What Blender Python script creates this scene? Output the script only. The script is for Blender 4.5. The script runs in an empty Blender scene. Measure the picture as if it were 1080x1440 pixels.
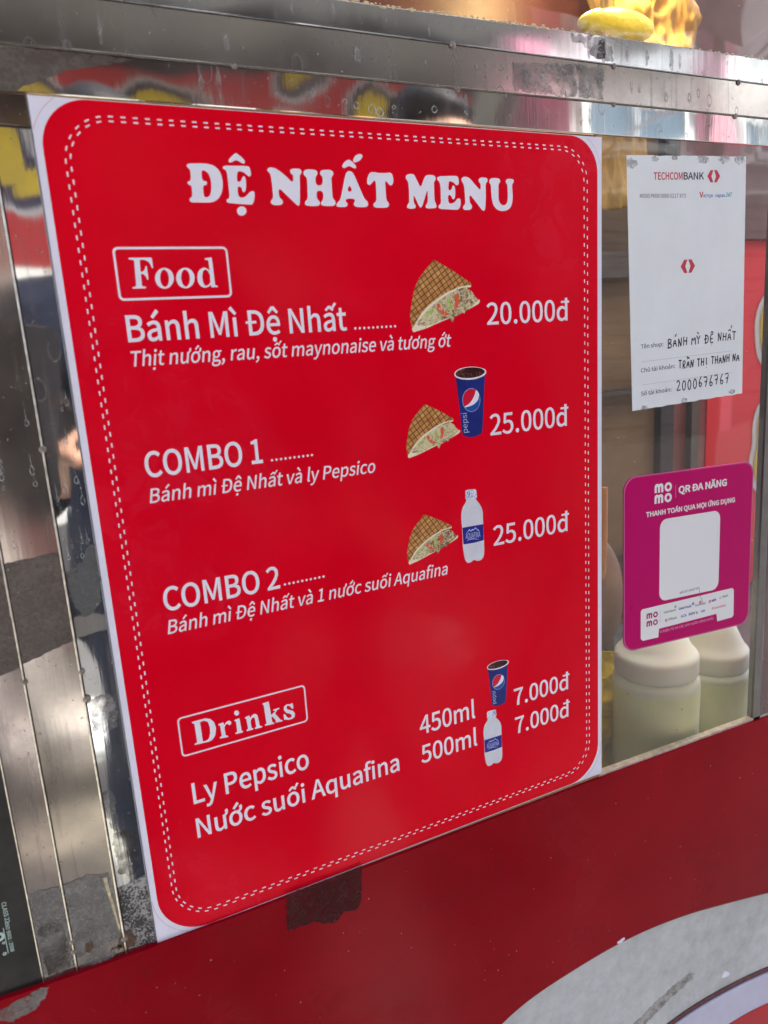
import bpy, bmesh, math, random
from math import radians as R, sin, cos, pi
from mathutils import Vector, Matrix, noise
from mathutils.geometry import tessellate_polygon

S = bpy.context.scene
COL = S.collection
K = 0.3 / 450.0          # one drawing unit of the front (the menu board is 450 units = 0.30 m wide)
ZT = 1.355               # height of the board's top edge above the ground

# ---------------------------------------------------------------- camera
cam = bpy.data.cameras.new('camera'); cam_o = bpy.data.objects.new('camera', cam); COL.objects.link(cam_o)
S.camera = cam_o
cam.sensor_width = 36.0; cam.lens = 26.178
cam.clip_start = 0.01; cam.clip_end = 500
right = Vector((.895827, -.439780, -.063929)); up = Vector((.152594, .169293, .973681)); fwd = Vector((.417383, .882005, -.218765))
CAM = Vector((-33.154 * K, -536.03 * K, ZT - 161.43 * K))
m = Matrix((right, up, -fwd)).transposed().to_4x4(); m.translation = CAM
cam_o.matrix_world = m
cam.dof.use_dof = True; cam.dof.focus_distance = 0.46; cam.dof.aperture_fstop = 11.0

# ---------------------------------------------------------------- sky, sun, exposure
W = bpy.data.worlds.new('World'); S.world = W; W.use_nodes = True
nt = W.node_tree; nt.nodes.clear()
sky = nt.nodes.new('ShaderNodeTexSky'); sky.sky_type = 'NISHITA'; sky.sun_disc = False
SUN_EL, SUN_AZ = R(56), R(38)
sky.sun_elevation = SUN_EL; sky.sun_rotation = SUN_AZ; sky.air_density = 1.0; sky.dust_density = 3.5; sky.ozone_density = 1.0
bg = nt.nodes.new('ShaderNodeBackground'); bg.inputs[1].default_value = 0.13
wo = nt.nodes.new('ShaderNodeOutputWorld')
nt.links.new(sky.outputs[0], bg.inputs[0]); nt.links.new(bg.outputs[0], wo.inputs[0])
sl = bpy.data.lights.new('sun', 'SUN'); sl.energy = 3.6; sl.angle = R(1.5); sl.color = (1.0, .97, .92)
so = bpy.data.objects.new('sun', sl); COL.objects.link(so)
d = Vector((sin(SUN_AZ) * cos(SUN_EL), cos(SUN_AZ) * cos(SUN_EL), sin(SUN_EL)))
so.rotation_euler = d.to_track_quat('Z', 'Y').to_euler(); so.location = d * 20
S.view_settings.view_transform = 'Standard'; S.view_settings.look = 'None'
S.view_settings.exposure = 1.9; S.view_settings.gamma = 1.0
S.cycles.max_bounces = 8; S.cycles.transparent_max_bounces = 12
S.cycles.use_denoising = True

# ---------------------------------------------------------------- outlines (traced letters, printed pictures)
GLYPHS = {
',': (97, '26,-67 38,-61 56,-46 70,-28 74,-17 77,7 76,22 66,38 56,43 46,44 37,41 30,35 27,27 27,17 33,5 41,1 54,0 51,-15 44,-28 33,-39 19,-48'),
'.': (97, '49,-5 58,-3 65,2 70,10 72,20 70,30 65,37 58,42 49,44 40,42 32,37 27,30 26,20 27,10 32,2 40,-3'),
'/': (137, '4,-63 27,-63 132,278 109,278'),
'0': (194, '97,-5 115,-2 130,4 144,14 156,29 165,47 172,70 177,129 172,187 165,210 156,229 144,243 130,253 115,259 97,261 80,259 64,253 51,243 39,229 30,210 23,187 18,129 23,70 30,47 39,29 51,14 64,4 80,-2;97,21 87,23 77,28 62,47 52,81 48,129 52,177 62,211 77,230 87,234 97,236 108,234 117,230 133,211 143,177 146,129 143,81 133,47 117,28 108,23'),
'1': (194, '31,0 172,0 172,27 120,27 120,257 96,257 72,246 42,238 42,218 88,218 88,27 31,27'),
'2': (194, '15,0 177,0 177,28 64,25 105,67 137,108 157,147 163,167 165,186 159,217 144,241 121,256 90,261 67,259 38,246 14,224 33,206 50,222 71,233 86,235 107,231 115,227 126,214 130,205 133,185 131,168 126,150 117,131 88,91 68,68 15,19'),
'3': (194, '92,-5 124,0 151,15 161,25 168,38 173,52 175,69 170,93 159,112 142,125 120,134 147,151 159,166 165,186 166,197 160,224 154,235 134,252 107,260 91,261 70,259 52,253 20,231 37,210 61,228 82,235 108,232 116,229 127,218 133,203 133,195 130,175 125,167 108,154 96,149 62,146 62,121 100,117 114,113 133,100 141,81 142,70 138,50 128,35 111,25 101,23 80,23 61,27 46,35 27,51 10,31 24,17 42,6 65,-2'),
'4': (194, '119,0 149,0 149,71 183,71 183,96 149,96 149,257 114,257 7,92 7,71 119,71;119,96 40,96 99,184 121,222'),
'5': (194, '92,-5 123,1 137,8 150,18 161,31 169,46 174,63 176,83 174,103 170,120 162,134 153,146 128,160 114,164 93,165 78,163 60,155 67,229 163,229 163,257 39,257 30,137 47,126 68,137 84,141 102,140 121,132 135,117 139,107 143,83 142,69 139,57 127,38 119,31 100,23 78,23 59,27 44,35 26,50 9,29 24,17 42,6 64,-2'),
'6': (194, '105,-5 134,1 157,18 173,45 179,79 178,98 168,128 160,139 137,154 108,159 93,157 70,147 50,129 56,179 62,197 70,212 80,222 91,229 103,234 122,235 138,230 157,215 175,235 149,254 124,261 96,259 79,254 63,244 48,230 37,211 27,187 22,157 20,123 21,93 26,67 34,45 44,27 57,13 71,3 88,-3;50,103 70,124 90,134 114,134 131,127 142,112 148,91 148,66 145,55 136,37 123,25 105,21 94,22 75,33 61,54 56,68'),
'7': (194, '69,0 103,0 108,69 119,127 141,182 178,237 178,257 17,257 17,229 142,229 110,178 88,125 75,67'),
'8': (194, '98,-5 131,1 156,15 172,36 178,62 175,85 165,104 151,118 135,129 153,149 166,174 169,193 164,220 150,242 140,250 114,259 99,261 84,259 59,250 40,233 34,222 28,195 31,177 44,154 63,135 46,123 31,107 20,88 16,64 22,36 39,15 65,1;116,139 94,149 75,160 62,175 59,185 57,195 60,212 69,225 82,234 98,237 117,233 130,224 139,209 142,191 138,171 131,158;98,19 87,20 68,27 53,40 46,57 45,76 50,92 60,107 80,125 106,114 127,101 142,85 146,75 147,53 140,38 127,26 119,22'),
'9': (194, '82,-5 100,-3 117,3 133,14 147,28 159,48 168,73 173,103 175,139 174,168 169,193 161,214 151,231 138,244 123,254 107,259 89,261 61,255 37,238 21,212 15,178 17,159 27,129 35,118 57,102 86,97 102,100 125,110 145,129 139,78 133,60 125,45 115,35 93,23 75,22 57,27 38,42 20,22 46,3 63,-3;145,155 125,134 105,123 81,122 63,130 52,145 46,166 46,191 49,202 58,220 72,232 89,236 101,235 120,225 134,204 139,190'),
':': (97, '49,137 58,138 65,143 70,151 72,161 70,171 65,179 58,184 49,186 40,184 32,179 27,171 26,161 27,151 32,143 40,138;49,-5 58,-3 65,2 70,10 72,20 70,30 65,37 58,42 49,44 40,42 32,37 27,30 26,20 27,10 32,2 40,-3'),
'A': (213, '1,0 34,0 59,78 153,78 177,0 211,0 124,257 88,257;67,104 106,230 145,104'),
'B': (230, '35,0 117,0 156,5 187,19 199,29 207,42 212,58 214,75 213,88 206,108 192,124 183,129 162,137 178,147 190,159 199,185 198,210 193,223 185,234 175,242 162,249 130,256 35,257;68,148 68,231 134,229 153,222 159,216 167,200 167,180 160,165 153,159 134,151 121,148;68,26 68,123 112,123 142,120 164,111 178,97 182,76 181,64 178,54 164,38 154,33 128,27'),
'C': (223, '132,-5 155,-2 176,5 195,17 211,32 193,53 173,36 151,26 133,24 116,26 100,31 87,40 75,52 66,67 59,85 55,106 54,129 59,172 66,190 76,205 88,217 101,226 117,231 142,232 164,226 187,209 204,230 192,242 175,252 156,259 134,261 111,259 89,252 69,241 53,226 39,207 29,184 23,158 20,128 22,99 29,72 39,50 52,31 69,15 88,4 109,-2'),
'D': (241, '35,0 101,0 128,2 152,9 173,19 190,34 203,53 212,75 218,100 220,129 218,158 212,184 203,206 189,224 172,238 152,248 127,255 35,257;68,27 68,230 118,229 136,224 152,216 165,204 174,190 181,172 187,129 181,86 174,68 165,54 152,42 136,34 118,28'),
'E': (206, '35,0 187,0 187,28 68,28 68,121 165,121 165,149 68,149 68,229 183,229 183,257 35,257'),
'F': (193, '35,0 68,0 68,115 166,115 166,143 68,143 68,229 183,229 183,257 35,257'),
'G': (241, '136,-5 161,-2 182,4 201,13 215,25 215,133 131,133 131,106 186,106 186,39 165,28 139,24 120,26 103,31 88,40 76,52 66,67 59,85 54,129 55,152 60,172 67,190 77,205 89,217 104,226 120,231 148,232 171,226 194,209 212,230 199,241 183,251 162,258 138,261 113,259 91,252 71,241 54,226 40,207 29,184 23,158 20,128 23,99 29,72 39,50 53,31 70,15 90,4 112,-2'),
'H': (255, '35,0 68,0 68,121 187,121 187,0 220,0 220,257 187,257 187,149 68,149 68,257 35,257'),
'I': (103, '35,0 68,0 68,257 35,257'),
'K': (226, '35,0 68,0 68,81 112,134 189,0 225,0 132,159 213,257 176,257 68,128 68,257 35,257'),
'L': (190, '35,0 180,0 180,28 68,28 68,257 35,257'),
'M': (284, '35,0 64,0 64,151 60,218 131,26 153,26 223,218 219,151 219,0 249,0 249,257 210,257 143,66 74,257 35,257'),
'N': (253, '35,0 66,0 66,145 62,215 185,0 218,0 218,257 187,257 187,113 192,42 68,257 35,257'),
'O': (260, '130,-5 153,-2 174,5 193,16 209,31 222,51 231,74 237,100 239,129 237,158 231,185 222,207 209,226 193,241 174,252 153,259 130,261 107,259 86,252 67,241 51,226 38,207 28,185 22,158 20,129 22,100 28,74 38,51 51,31 67,16 86,5 107,-2;130,24 113,26 98,31 85,40 74,52 66,68 59,86 54,129 59,172 66,190 74,205 85,217 98,226 113,231 130,233 146,231 161,226 174,217 185,205 194,190 201,172 206,129 201,86 194,68 185,52 174,40 161,31 146,26'),
'P': (222, '35,0 68,0 68,102 130,103 148,107 165,113 178,121 189,132 198,146 203,162 204,181 203,201 198,217 189,230 178,240 164,248 129,256 35,257;68,129 68,230 134,228 155,220 163,213 171,194 171,169 168,158 156,141 147,136 122,129'),
'Q': (260, '130,22 113,24 98,30 85,39 74,51 66,67 59,85 54,129 59,172 66,190 74,205 85,217 98,226 113,231 130,233 146,231 161,226 174,217 185,205 194,190 201,172 206,129 201,85 194,67 185,51 174,39 161,30 146,24;208,-64 230,-63 245,-58 239,-34 212,-37 183,-33 160,-18 149,-3 168,2 186,11 201,23 215,39 225,57 233,79 238,103 239,129 237,158 231,185 222,207 209,226 193,241 174,252 153,259 130,261 107,259 86,252 67,241 51,226 38,207 28,185 22,158 20,129 22,102 27,78 35,56 46,38 60,22 76,10 94,1 114,-4 128,-28 149,-47 176,-60'),
'R': (222, '68,135 68,230 137,228 157,220 164,214 172,196 172,173 169,163 157,147 148,142 125,136;176,0 213,0 147,112 171,122 181,128 196,146 204,171 205,185 203,203 199,219 191,231 180,241 152,253 116,257 35,257 35,0 68,0 68,109 114,109'),
'S': (209, '106,-5 143,1 170,17 188,40 194,68 190,93 185,103 171,120 152,132 82,163 65,180 63,187 62,204 69,217 82,227 99,232 127,231 149,223 168,209 185,230 170,242 152,252 132,259 110,261 77,256 52,242 35,221 30,208 30,180 39,159 54,143 72,132 127,107 148,94 157,82 160,75 160,57 157,48 146,35 139,30 119,25 97,24 68,33 51,43 36,56 17,33 35,18 56,6 80,-2'),
'T': (210, '89,0 121,0 121,229 199,229 199,257 11,257 11,229 89,229'),
'U': (252, '126,-5 163,1 178,9 192,20 203,35 211,54 217,77 218,106 218,257 187,257 187,105 183,66 177,52 161,33 150,28 126,24 103,28 93,33 77,52 68,84 67,105 67,257 34,257 34,106 36,77 41,54 50,35 61,20 74,9 90,1'),
'V': (201, '82,0 120,0 201,257 168,257 102,33 34,257 0,257'),
'a': (197, '76,-5 93,-2 109,3 139,23 143,0 169,0 169,117 165,149 154,174 145,183 133,189 119,194 92,194 71,190 52,183 29,170 41,148 74,165 90,168 109,167 124,160 129,154 136,138 137,120 85,111 65,105 49,97 36,88 28,77 22,64 21,49 22,37 30,17 44,3 64,-4;85,21 66,25 57,32 51,51 56,68 70,82 82,87 137,99 137,46 111,28'),
'b': (216, '116,-5 132,-3 147,2 161,11 173,22 184,37 192,55 197,75 199,98 194,138 188,155 179,169 168,180 155,188 140,193 115,194 99,190 84,183 63,168 64,279 32,279 32,0 58,0 62,20 89,2;111,22 89,27 64,42 64,142 90,161 115,168 138,163 154,149 163,127 165,98 161,66 150,42 132,28'),
'c': (179, '107,-5 140,2 169,19 155,41 140,30 123,24 110,22 86,27 67,42 55,65 51,95 52,111 56,125 68,148 87,163 111,168 131,164 149,152 165,173 142,188 127,193 110,195 92,193 75,188 59,180 46,169 34,154 26,137 20,117 18,95 20,73 25,53 33,36 44,22 57,10 72,2 89,-3'),
'e': (194, '109,-5 144,1 172,15 160,36 144,27 126,22 100,22 88,26 78,31 61,49 52,73 50,88 178,88 179,106 174,143 160,171 149,181 136,189 121,193 103,195 87,193 72,188 57,180 44,168 34,154 25,137 20,117 18,95 20,73 25,53 34,36 45,22 58,10 74,2 91,-3;49,110 52,124 61,146 76,161 94,168 115,169 132,161 144,146 150,124 151,110'),
'f': (114, '12,164 37,164 37,0 69,0 69,164 110,164 110,190 69,190 71,236 76,248 84,255 99,258 118,252 125,277 102,283 80,282 68,279 51,266 45,257 38,234 37,190 12,188'),
'g': (197, '96,-88 136,-82 166,-68 186,-47 191,-35 192,-11 183,6 167,17 142,23 80,24 67,27 57,36 57,51 68,67 89,61 110,61 123,65 145,78 160,99 166,126 161,149 150,166 189,166 189,190 123,190 104,195 82,194 57,185 46,177 31,155 25,127 27,111 36,90 50,75 35,60 29,45 32,24 46,6 34,-3 22,-19 18,-31 19,-48 24,-58 40,-74 65,-84;96,82 80,85 68,94 59,108 56,127 59,146 68,160 80,169 96,172 112,169 125,160 133,146 137,127 133,108 125,94 112,85;101,-65 68,-60 60,-56 50,-46 46,-28 50,-16 56,-8 65,0 84,-3 139,-4 156,-11 161,-27 160,-34 152,-48 136,-58 126,-62'),
'h': (213, '32,0 64,0 64,138 90,160 103,165 116,167 133,164 139,160 144,155 150,139 152,116 152,0 184,0 184,120 181,152 176,165 162,184 152,190 126,195 108,193 91,186 63,163 64,279 32,279'),
'i': (96, '32,0 64,0 64,190 32,190;48,229 57,231 64,235 68,242 70,251 68,259 64,266 57,270 48,271 40,270 33,266 29,259 27,251 29,242 33,235 40,231'),
'k': (193, '32,0 64,0 64,50 99,92 155,0 190,0 118,113 181,190 146,190 64,90 64,279 32,279'),
'l': (99, '66,-5 84,-2 80,23 70,23 65,32 64,279 32,279 33,28 37,13 45,2 58,-4'),
'm': (324, '32,0 64,0 64,138 89,160 101,165 112,167 128,164 134,160 143,148 145,139 147,116 147,0 179,0 179,138 204,160 216,165 227,167 243,164 249,160 258,148 260,139 263,116 263,0 294,0 294,138 287,165 280,176 262,190 251,194 228,194 204,185 174,159 167,174 156,185 141,192 121,195 105,193 90,186 62,162 58,190 32,190'),
'n': (214, '32,0 64,0 64,138 90,160 103,165 116,167 133,164 139,160 144,155 150,139 152,116 152,0 184,0 183,138 176,165 162,184 140,194 126,195 108,193 84,181 62,162 58,190 32,190'),
'o': (212, '106,-5 123,-3 139,2 154,10 167,22 178,36 187,53 192,73 194,95 192,117 187,137 178,154 167,169 154,180 139,188 123,193 106,195 89,193 73,188 58,180 45,169 34,154 25,137 20,117 18,95 20,73 25,53 34,36 45,22 58,10 73,2 89,-3;106,22 84,27 66,42 55,65 51,95 55,125 66,148 84,163 106,168 129,163 146,148 157,125 161,95 157,65 146,42 129,27'),
'p': (217, '32,-80 64,-80 63,18 76,8 96,-1 116,-5 132,-3 147,2 161,11 173,22 184,37 192,55 197,75 197,119 188,155 179,169 168,180 155,188 140,193 123,195 107,193 83,183 62,168 58,190 32,190;111,22 89,27 64,42 64,142 91,161 115,168 138,163 154,149 163,127 165,98 161,66 150,42 132,28'),
'q': (217, '153,-80 185,-80 185,190 159,190 155,172 137,186 124,192 101,195 85,193 70,188 56,180 43,168 33,154 25,137 20,117 19,95 24,53 31,36 40,21 51,10 65,2 80,-3 105,-4 121,0 135,7 154,22;104,22 82,27 65,42 55,65 51,95 56,125 68,148 85,163 106,168 130,163 153,148 153,48 129,29 117,24'),
'r': (136, '32,0 64,0 64,122 69,133 81,150 100,164 115,166 131,163 137,191 116,195 93,189 80,179 62,155 58,190 32,190'),
's': (164, '82,-5 112,0 133,12 146,30 151,52 146,75 132,90 114,101 65,122 53,136 53,148 57,158 72,168 88,170 100,169 116,163 131,153 146,173 120,189 87,195 59,191 39,179 31,171 23,152 23,130 27,120 39,105 57,94 100,76 112,68 119,57 118,38 106,25 83,20 67,22 53,27 27,43 11,22 43,3 62,-3'),
't': (132, '92,-5 127,2 121,27 105,22 91,22 80,27 73,36 70,58 70,164 121,164 121,190 70,190 70,244 43,244 40,190 9,188 9,164 38,164 38,59 41,33 44,22 57,5 66,0'),
'u': (213, '88,-5 106,-2 122,5 151,30 154,0 181,0 181,190 149,190 149,55 124,31 111,25 97,23 81,26 75,30 70,35 64,51 62,74 62,190 29,190 29,70 33,38 44,14 52,6 74,-3'),
'v': (182, '73,0 111,0 178,190 146,190 93,26 91,26 38,190 5,190'),
'y': (182, '35,-82 49,-81 71,-71 80,-63 95,-42 106,-16 178,190 147,190 97,31 95,31 38,190 5,190 81,0 70,-31 55,-49 42,-55 34,-56 19,-53 13,-78'),
'|': (95, '36,-98 58,-98 58,293 36,293'),
'À': (213, '112,273 127,289 72,340 54,318;1,0 34,0 59,78 153,78 177,0 211,0 124,257 88,257;67,104 106,230 145,104'),
'Á': (213, '99,273 159,318 140,340 85,289;1,0 34,0 59,78 153,78 177,0 211,0 124,257 88,257;67,104 106,230 145,104'),
'Â': (213, '62,273 105,310 150,273 164,284 123,328 89,328 48,284;1,0 34,0 59,78 153,78 177,0 211,0 124,257 88,257;67,104 106,230 145,104'),
'Ã': (213, '136,277 144,278 158,285 168,297 172,305 175,326 154,327 147,308 142,303 135,301 122,305 103,320 87,328 77,329 61,325 54,321 44,309 37,281 58,279 65,298 71,303 77,305 90,301 117,282;1,0 34,0 59,78 153,78 177,0 211,0 124,257 88,257;67,104 106,230 145,104'),
'Í': (103, '35,0 68,0 68,257 35,257;45,273 104,318 86,340 31,289'),
'à': (197, '76,-5 93,-2 109,3 139,23 143,0 169,0 169,117 165,149 154,174 145,183 133,189 119,194 92,194 71,190 52,183 29,170 41,148 74,165 90,168 109,167 124,160 129,154 136,138 137,120 85,111 65,105 49,97 36,88 28,77 22,64 21,49 22,37 30,17 44,3 64,-4;85,21 66,25 57,32 51,51 56,68 70,82 82,87 137,99 137,46 111,28;110,224 127,240 71,305 49,284'),
'á': (197, '76,-5 93,-2 109,3 139,23 143,0 169,0 169,117 165,149 154,174 145,183 133,189 119,194 92,194 71,190 52,183 29,170 41,148 74,165 90,168 109,167 124,160 129,154 136,138 137,120 85,111 65,105 49,97 36,88 28,77 22,64 21,49 22,37 30,17 44,3 64,-4;85,21 66,25 57,32 51,51 56,68 70,82 82,87 137,99 137,46 111,28;99,224 160,284 138,305 83,240'),
'ê': (194, '109,-5 144,1 172,15 160,36 144,27 126,22 100,22 88,26 78,31 61,49 52,73 50,88 178,88 179,106 174,143 160,171 149,181 136,189 121,193 103,195 87,193 72,188 57,180 44,168 34,154 25,137 20,117 18,95 20,73 25,53 34,36 45,22 58,10 74,2 91,-3;49,110 52,124 61,146 76,161 94,168 115,169 132,161 144,146 150,124 151,110;43,235 56,222 102,266 150,222 164,235 119,290 87,290'),
'ì': (96, '32,0 64,0 64,190 32,190;54,224 70,240 15,305 -7,284'),
'Ă': (213, '106,276 130,280 147,291 158,307 163,326 144,330 140,317 132,306 121,299 106,297 91,299 80,306 72,317 68,330 49,326 54,307 65,291 82,280;1,0 34,0 59,78 153,78 177,0 211,0 124,257 88,257;67,104 106,230 145,104'),
'Đ': (249, '44,0 110,0 137,2 161,9 181,19 198,34 212,53 221,75 227,100 229,129 227,158 221,184 212,206 198,224 181,238 160,248 136,255 44,257 44,144 13,143 13,126 44,126;76,27 76,126 134,126 134,144 76,144 76,230 127,229 145,224 160,216 173,204 183,190 190,172 196,129 190,86 183,68 173,54 160,42 145,34 127,28'),
'đ': (217, '104,22 82,27 65,40 55,61 51,88 56,114 68,134 85,148 106,153 130,148 153,133 153,48 129,29 117,24;90,224 153,224 154,158 130,174 109,179 85,178 70,173 56,165 43,154 33,141 25,125 20,107 19,87 24,48 31,33 40,20 51,9 65,2 80,-3 105,-4 121,0 136,7 154,22 158,0 185,0 185,224 213,225 213,242 185,242 185,279 153,279 153,242 90,242'),
'ơ': (212, '106,22 84,27 66,42 55,65 51,95 55,125 66,148 84,163 106,168 129,163 146,148 157,125 161,95 157,65 146,42 129,27;106,-5 123,-3 139,2 154,10 167,22 178,36 187,53 192,73 194,95 192,120 181,151 162,174 185,186 197,198 202,206 205,230 203,242 196,257 171,245 176,232 176,216 172,204 163,195 143,187 125,193 106,195 89,193 73,188 58,180 45,169 34,154 25,137 20,117 18,95 20,73 25,53 34,36 45,22 58,10 73,2 89,-3'),
'ư': (213, '88,-5 106,-2 122,5 151,30 154,0 181,0 181,178 201,189 215,210 218,234 216,246 209,261 184,249 189,233 189,219 180,200 164,191 149,190 149,55 130,35 117,27 104,24 89,24 75,30 70,35 62,61 62,190 29,190 29,70 33,38 44,14 52,6 74,-3'),
'ả': (197, '76,-5 93,-2 109,3 139,23 143,0 169,0 169,117 165,149 154,174 145,183 133,189 119,194 92,194 71,190 52,183 29,170 41,148 74,165 90,168 109,167 124,160 129,154 136,138 137,120 85,111 65,105 49,97 36,88 28,77 22,64 21,49 22,37 30,17 44,3 64,-4;85,21 66,25 57,32 51,51 56,68 70,82 82,87 137,99 137,46 111,28;92,224 116,231 128,240 135,253 135,269 132,276 121,287 104,294 80,298 78,276 103,271 110,262 111,254 107,249 89,239'),
'ấ': (197, '76,-5 93,-2 109,3 139,23 143,0 169,0 169,117 165,149 154,174 145,183 133,189 119,194 92,194 71,190 52,183 29,170 41,148 74,165 90,168 109,167 124,160 129,154 136,138 137,120 85,111 65,105 49,97 36,88 28,77 22,64 21,49 22,37 30,17 44,3 64,-4;85,21 66,25 57,32 51,51 56,68 70,82 82,87 137,99 137,46 111,28;63,223 104,251 146,223 157,236 118,272 92,272 52,236;157,249 196,294 178,307 143,260'),
'Ệ': (206, '35,0 187,0 187,28 68,28 68,121 165,121 165,149 68,149 68,229 183,229 183,257 35,257;70,273 113,310 157,273 171,284 130,328 97,328 56,284;117,-81 125,-79 132,-75 136,-68 138,-59 136,-51 132,-44 125,-40 117,-39 108,-40 101,-44 97,-51 95,-59 97,-68 101,-75 108,-79'),
'ệ': (194, '109,-5 144,1 172,15 160,36 144,27 126,22 100,22 88,26 78,31 61,49 52,73 50,88 178,88 179,106 174,143 160,171 149,181 136,189 121,193 103,195 87,193 72,188 57,180 44,168 34,154 25,137 20,117 18,95 20,73 25,53 34,36 45,22 58,10 74,2 91,-3;49,110 52,124 61,146 76,161 94,168 115,169 132,161 144,146 150,124 151,110;43,235 56,222 102,266 150,222 164,235 119,290 87,290;103,-81 112,-79 118,-75 123,-68 124,-59 123,-51 118,-44 103,-39 95,-40 88,-44 83,-51 82,-59 83,-68 88,-75 95,-79'),
'ị': (96, '32,0 64,0 64,190 32,190;48,229 57,231 64,235 68,242 70,251 68,259 64,266 57,270 48,271 40,270 33,266 29,259 27,251 29,242 33,235 40,231;48,-81 63,-75 68,-68 69,-59 68,-51 63,-44 48,-39 39,-40 33,-44 28,-51 27,-59 28,-68 33,-75 39,-79'),
'Ọ': (260, '130,-5 153,-2 174,5 193,16 209,31 222,51 231,74 237,100 239,129 237,158 231,185 222,207 209,226 193,241 174,252 153,259 130,261 107,259 86,252 67,241 51,226 38,207 28,185 22,158 20,129 22,100 28,74 38,51 51,31 67,16 86,5 107,-2;130,24 113,26 98,31 85,40 74,52 66,68 59,86 54,129 59,172 66,190 74,205 85,217 98,226 113,231 130,233 146,231 161,226 174,217 185,205 194,190 201,172 206,129 201,86 194,68 185,52 174,40 161,31 146,26;130,-81 145,-75 150,-68 151,-59 150,-51 145,-44 130,-39 115,-44 110,-51 109,-59 110,-68 115,-75'),
'Ố': (260, '130,-5 153,-2 174,5 193,16 209,31 222,51 231,74 237,100 239,129 237,158 231,185 222,207 209,226 193,241 174,252 153,259 130,261 107,259 86,252 67,241 51,226 38,207 28,185 22,158 20,129 22,100 28,74 38,51 51,31 67,16 86,5 107,-2;130,24 113,26 98,31 85,40 74,52 66,68 59,86 54,129 59,172 66,190 74,205 85,217 98,226 113,231 130,233 146,231 161,226 174,217 185,205 194,190 201,172 206,129 201,86 194,68 185,52 174,40 161,31 146,26;93,273 129,301 167,273 180,284 144,319 116,319 79,284;177,299 217,332 204,347 166,311'),
'ố': (212, '106,-5 123,-3 139,2 154,10 167,22 178,36 187,53 192,73 194,95 192,117 187,137 178,154 167,169 154,180 139,188 123,193 106,195 89,193 73,188 58,180 45,169 34,154 25,137 20,117 18,95 20,73 25,53 34,36 45,22 58,10 73,2 89,-3;106,22 84,27 66,42 55,65 51,95 55,125 66,148 84,163 106,168 129,163 146,148 157,125 161,95 157,65 146,42 129,27;65,223 105,251 147,223 159,236 119,272 93,272 54,236;158,249 198,294 179,307 145,260'),
'ớ': (212, '106,22 84,27 66,42 55,65 51,95 55,125 66,148 84,163 106,168 129,163 146,148 157,125 161,95 157,65 146,42 129,27;101,224 162,284 140,305 84,240;106,-5 123,-3 139,2 154,10 167,22 178,36 187,53 192,73 194,95 192,120 181,151 162,174 185,186 197,198 202,206 205,230 203,242 196,257 171,245 176,232 176,216 172,204 163,195 143,187 125,193 106,195 89,193 73,188 58,180 45,169 34,154 25,137 20,117 18,95 20,73 25,53 34,36 45,22 58,10 73,2 89,-3'),
'Ụ': (252, '126,-5 163,1 178,9 192,20 203,35 211,54 217,77 218,106 218,257 187,257 187,105 183,66 177,52 161,33 150,28 126,24 103,28 93,33 77,52 68,84 67,105 67,257 34,257 34,106 36,77 41,54 50,35 61,20 74,9 90,1;126,-81 141,-75 146,-68 147,-59 146,-51 141,-44 126,-39 117,-40 111,-44 106,-51 105,-59 106,-68 111,-75 117,-79'),
'ủ': (213, '88,-5 106,-2 122,5 151,30 154,0 181,0 181,190 149,190 149,55 124,31 111,25 97,23 81,26 75,30 70,35 64,51 62,74 62,190 29,190 29,70 33,38 44,14 52,6 74,-3;93,224 117,231 129,240 136,253 136,269 134,276 123,287 105,294 82,298 79,276 104,271 112,262 112,254 109,249 90,239'),
'Ứ': (258, '120,273 179,318 161,340 106,289;126,-5 163,1 178,9 192,20 203,35 211,54 217,77 218,106 218,243 244,253 256,264 260,272 263,296 255,323 229,312 234,298 234,282 226,266 207,258 187,257 186,84 177,52 170,41 150,28 126,24 103,28 84,41 77,52 68,84 67,105 67,257 34,257 34,106 36,77 41,54 50,35 61,20 74,9 90,1'),
'Ử': (258, '114,273 138,280 150,289 156,302 156,317 154,323 143,333 126,339 104,341 100,322 125,318 132,309 132,302 129,297 111,288;126,-5 163,1 178,9 192,20 203,35 211,54 217,77 218,106 218,243 244,253 256,264 260,272 263,296 255,323 229,312 234,298 234,282 226,266 207,258 187,257 186,84 177,52 170,41 150,28 126,24 103,28 84,41 77,52 68,84 67,105 67,257 34,257 34,106 36,77 41,54 50,35 61,20 74,9 90,1'),
}
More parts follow.
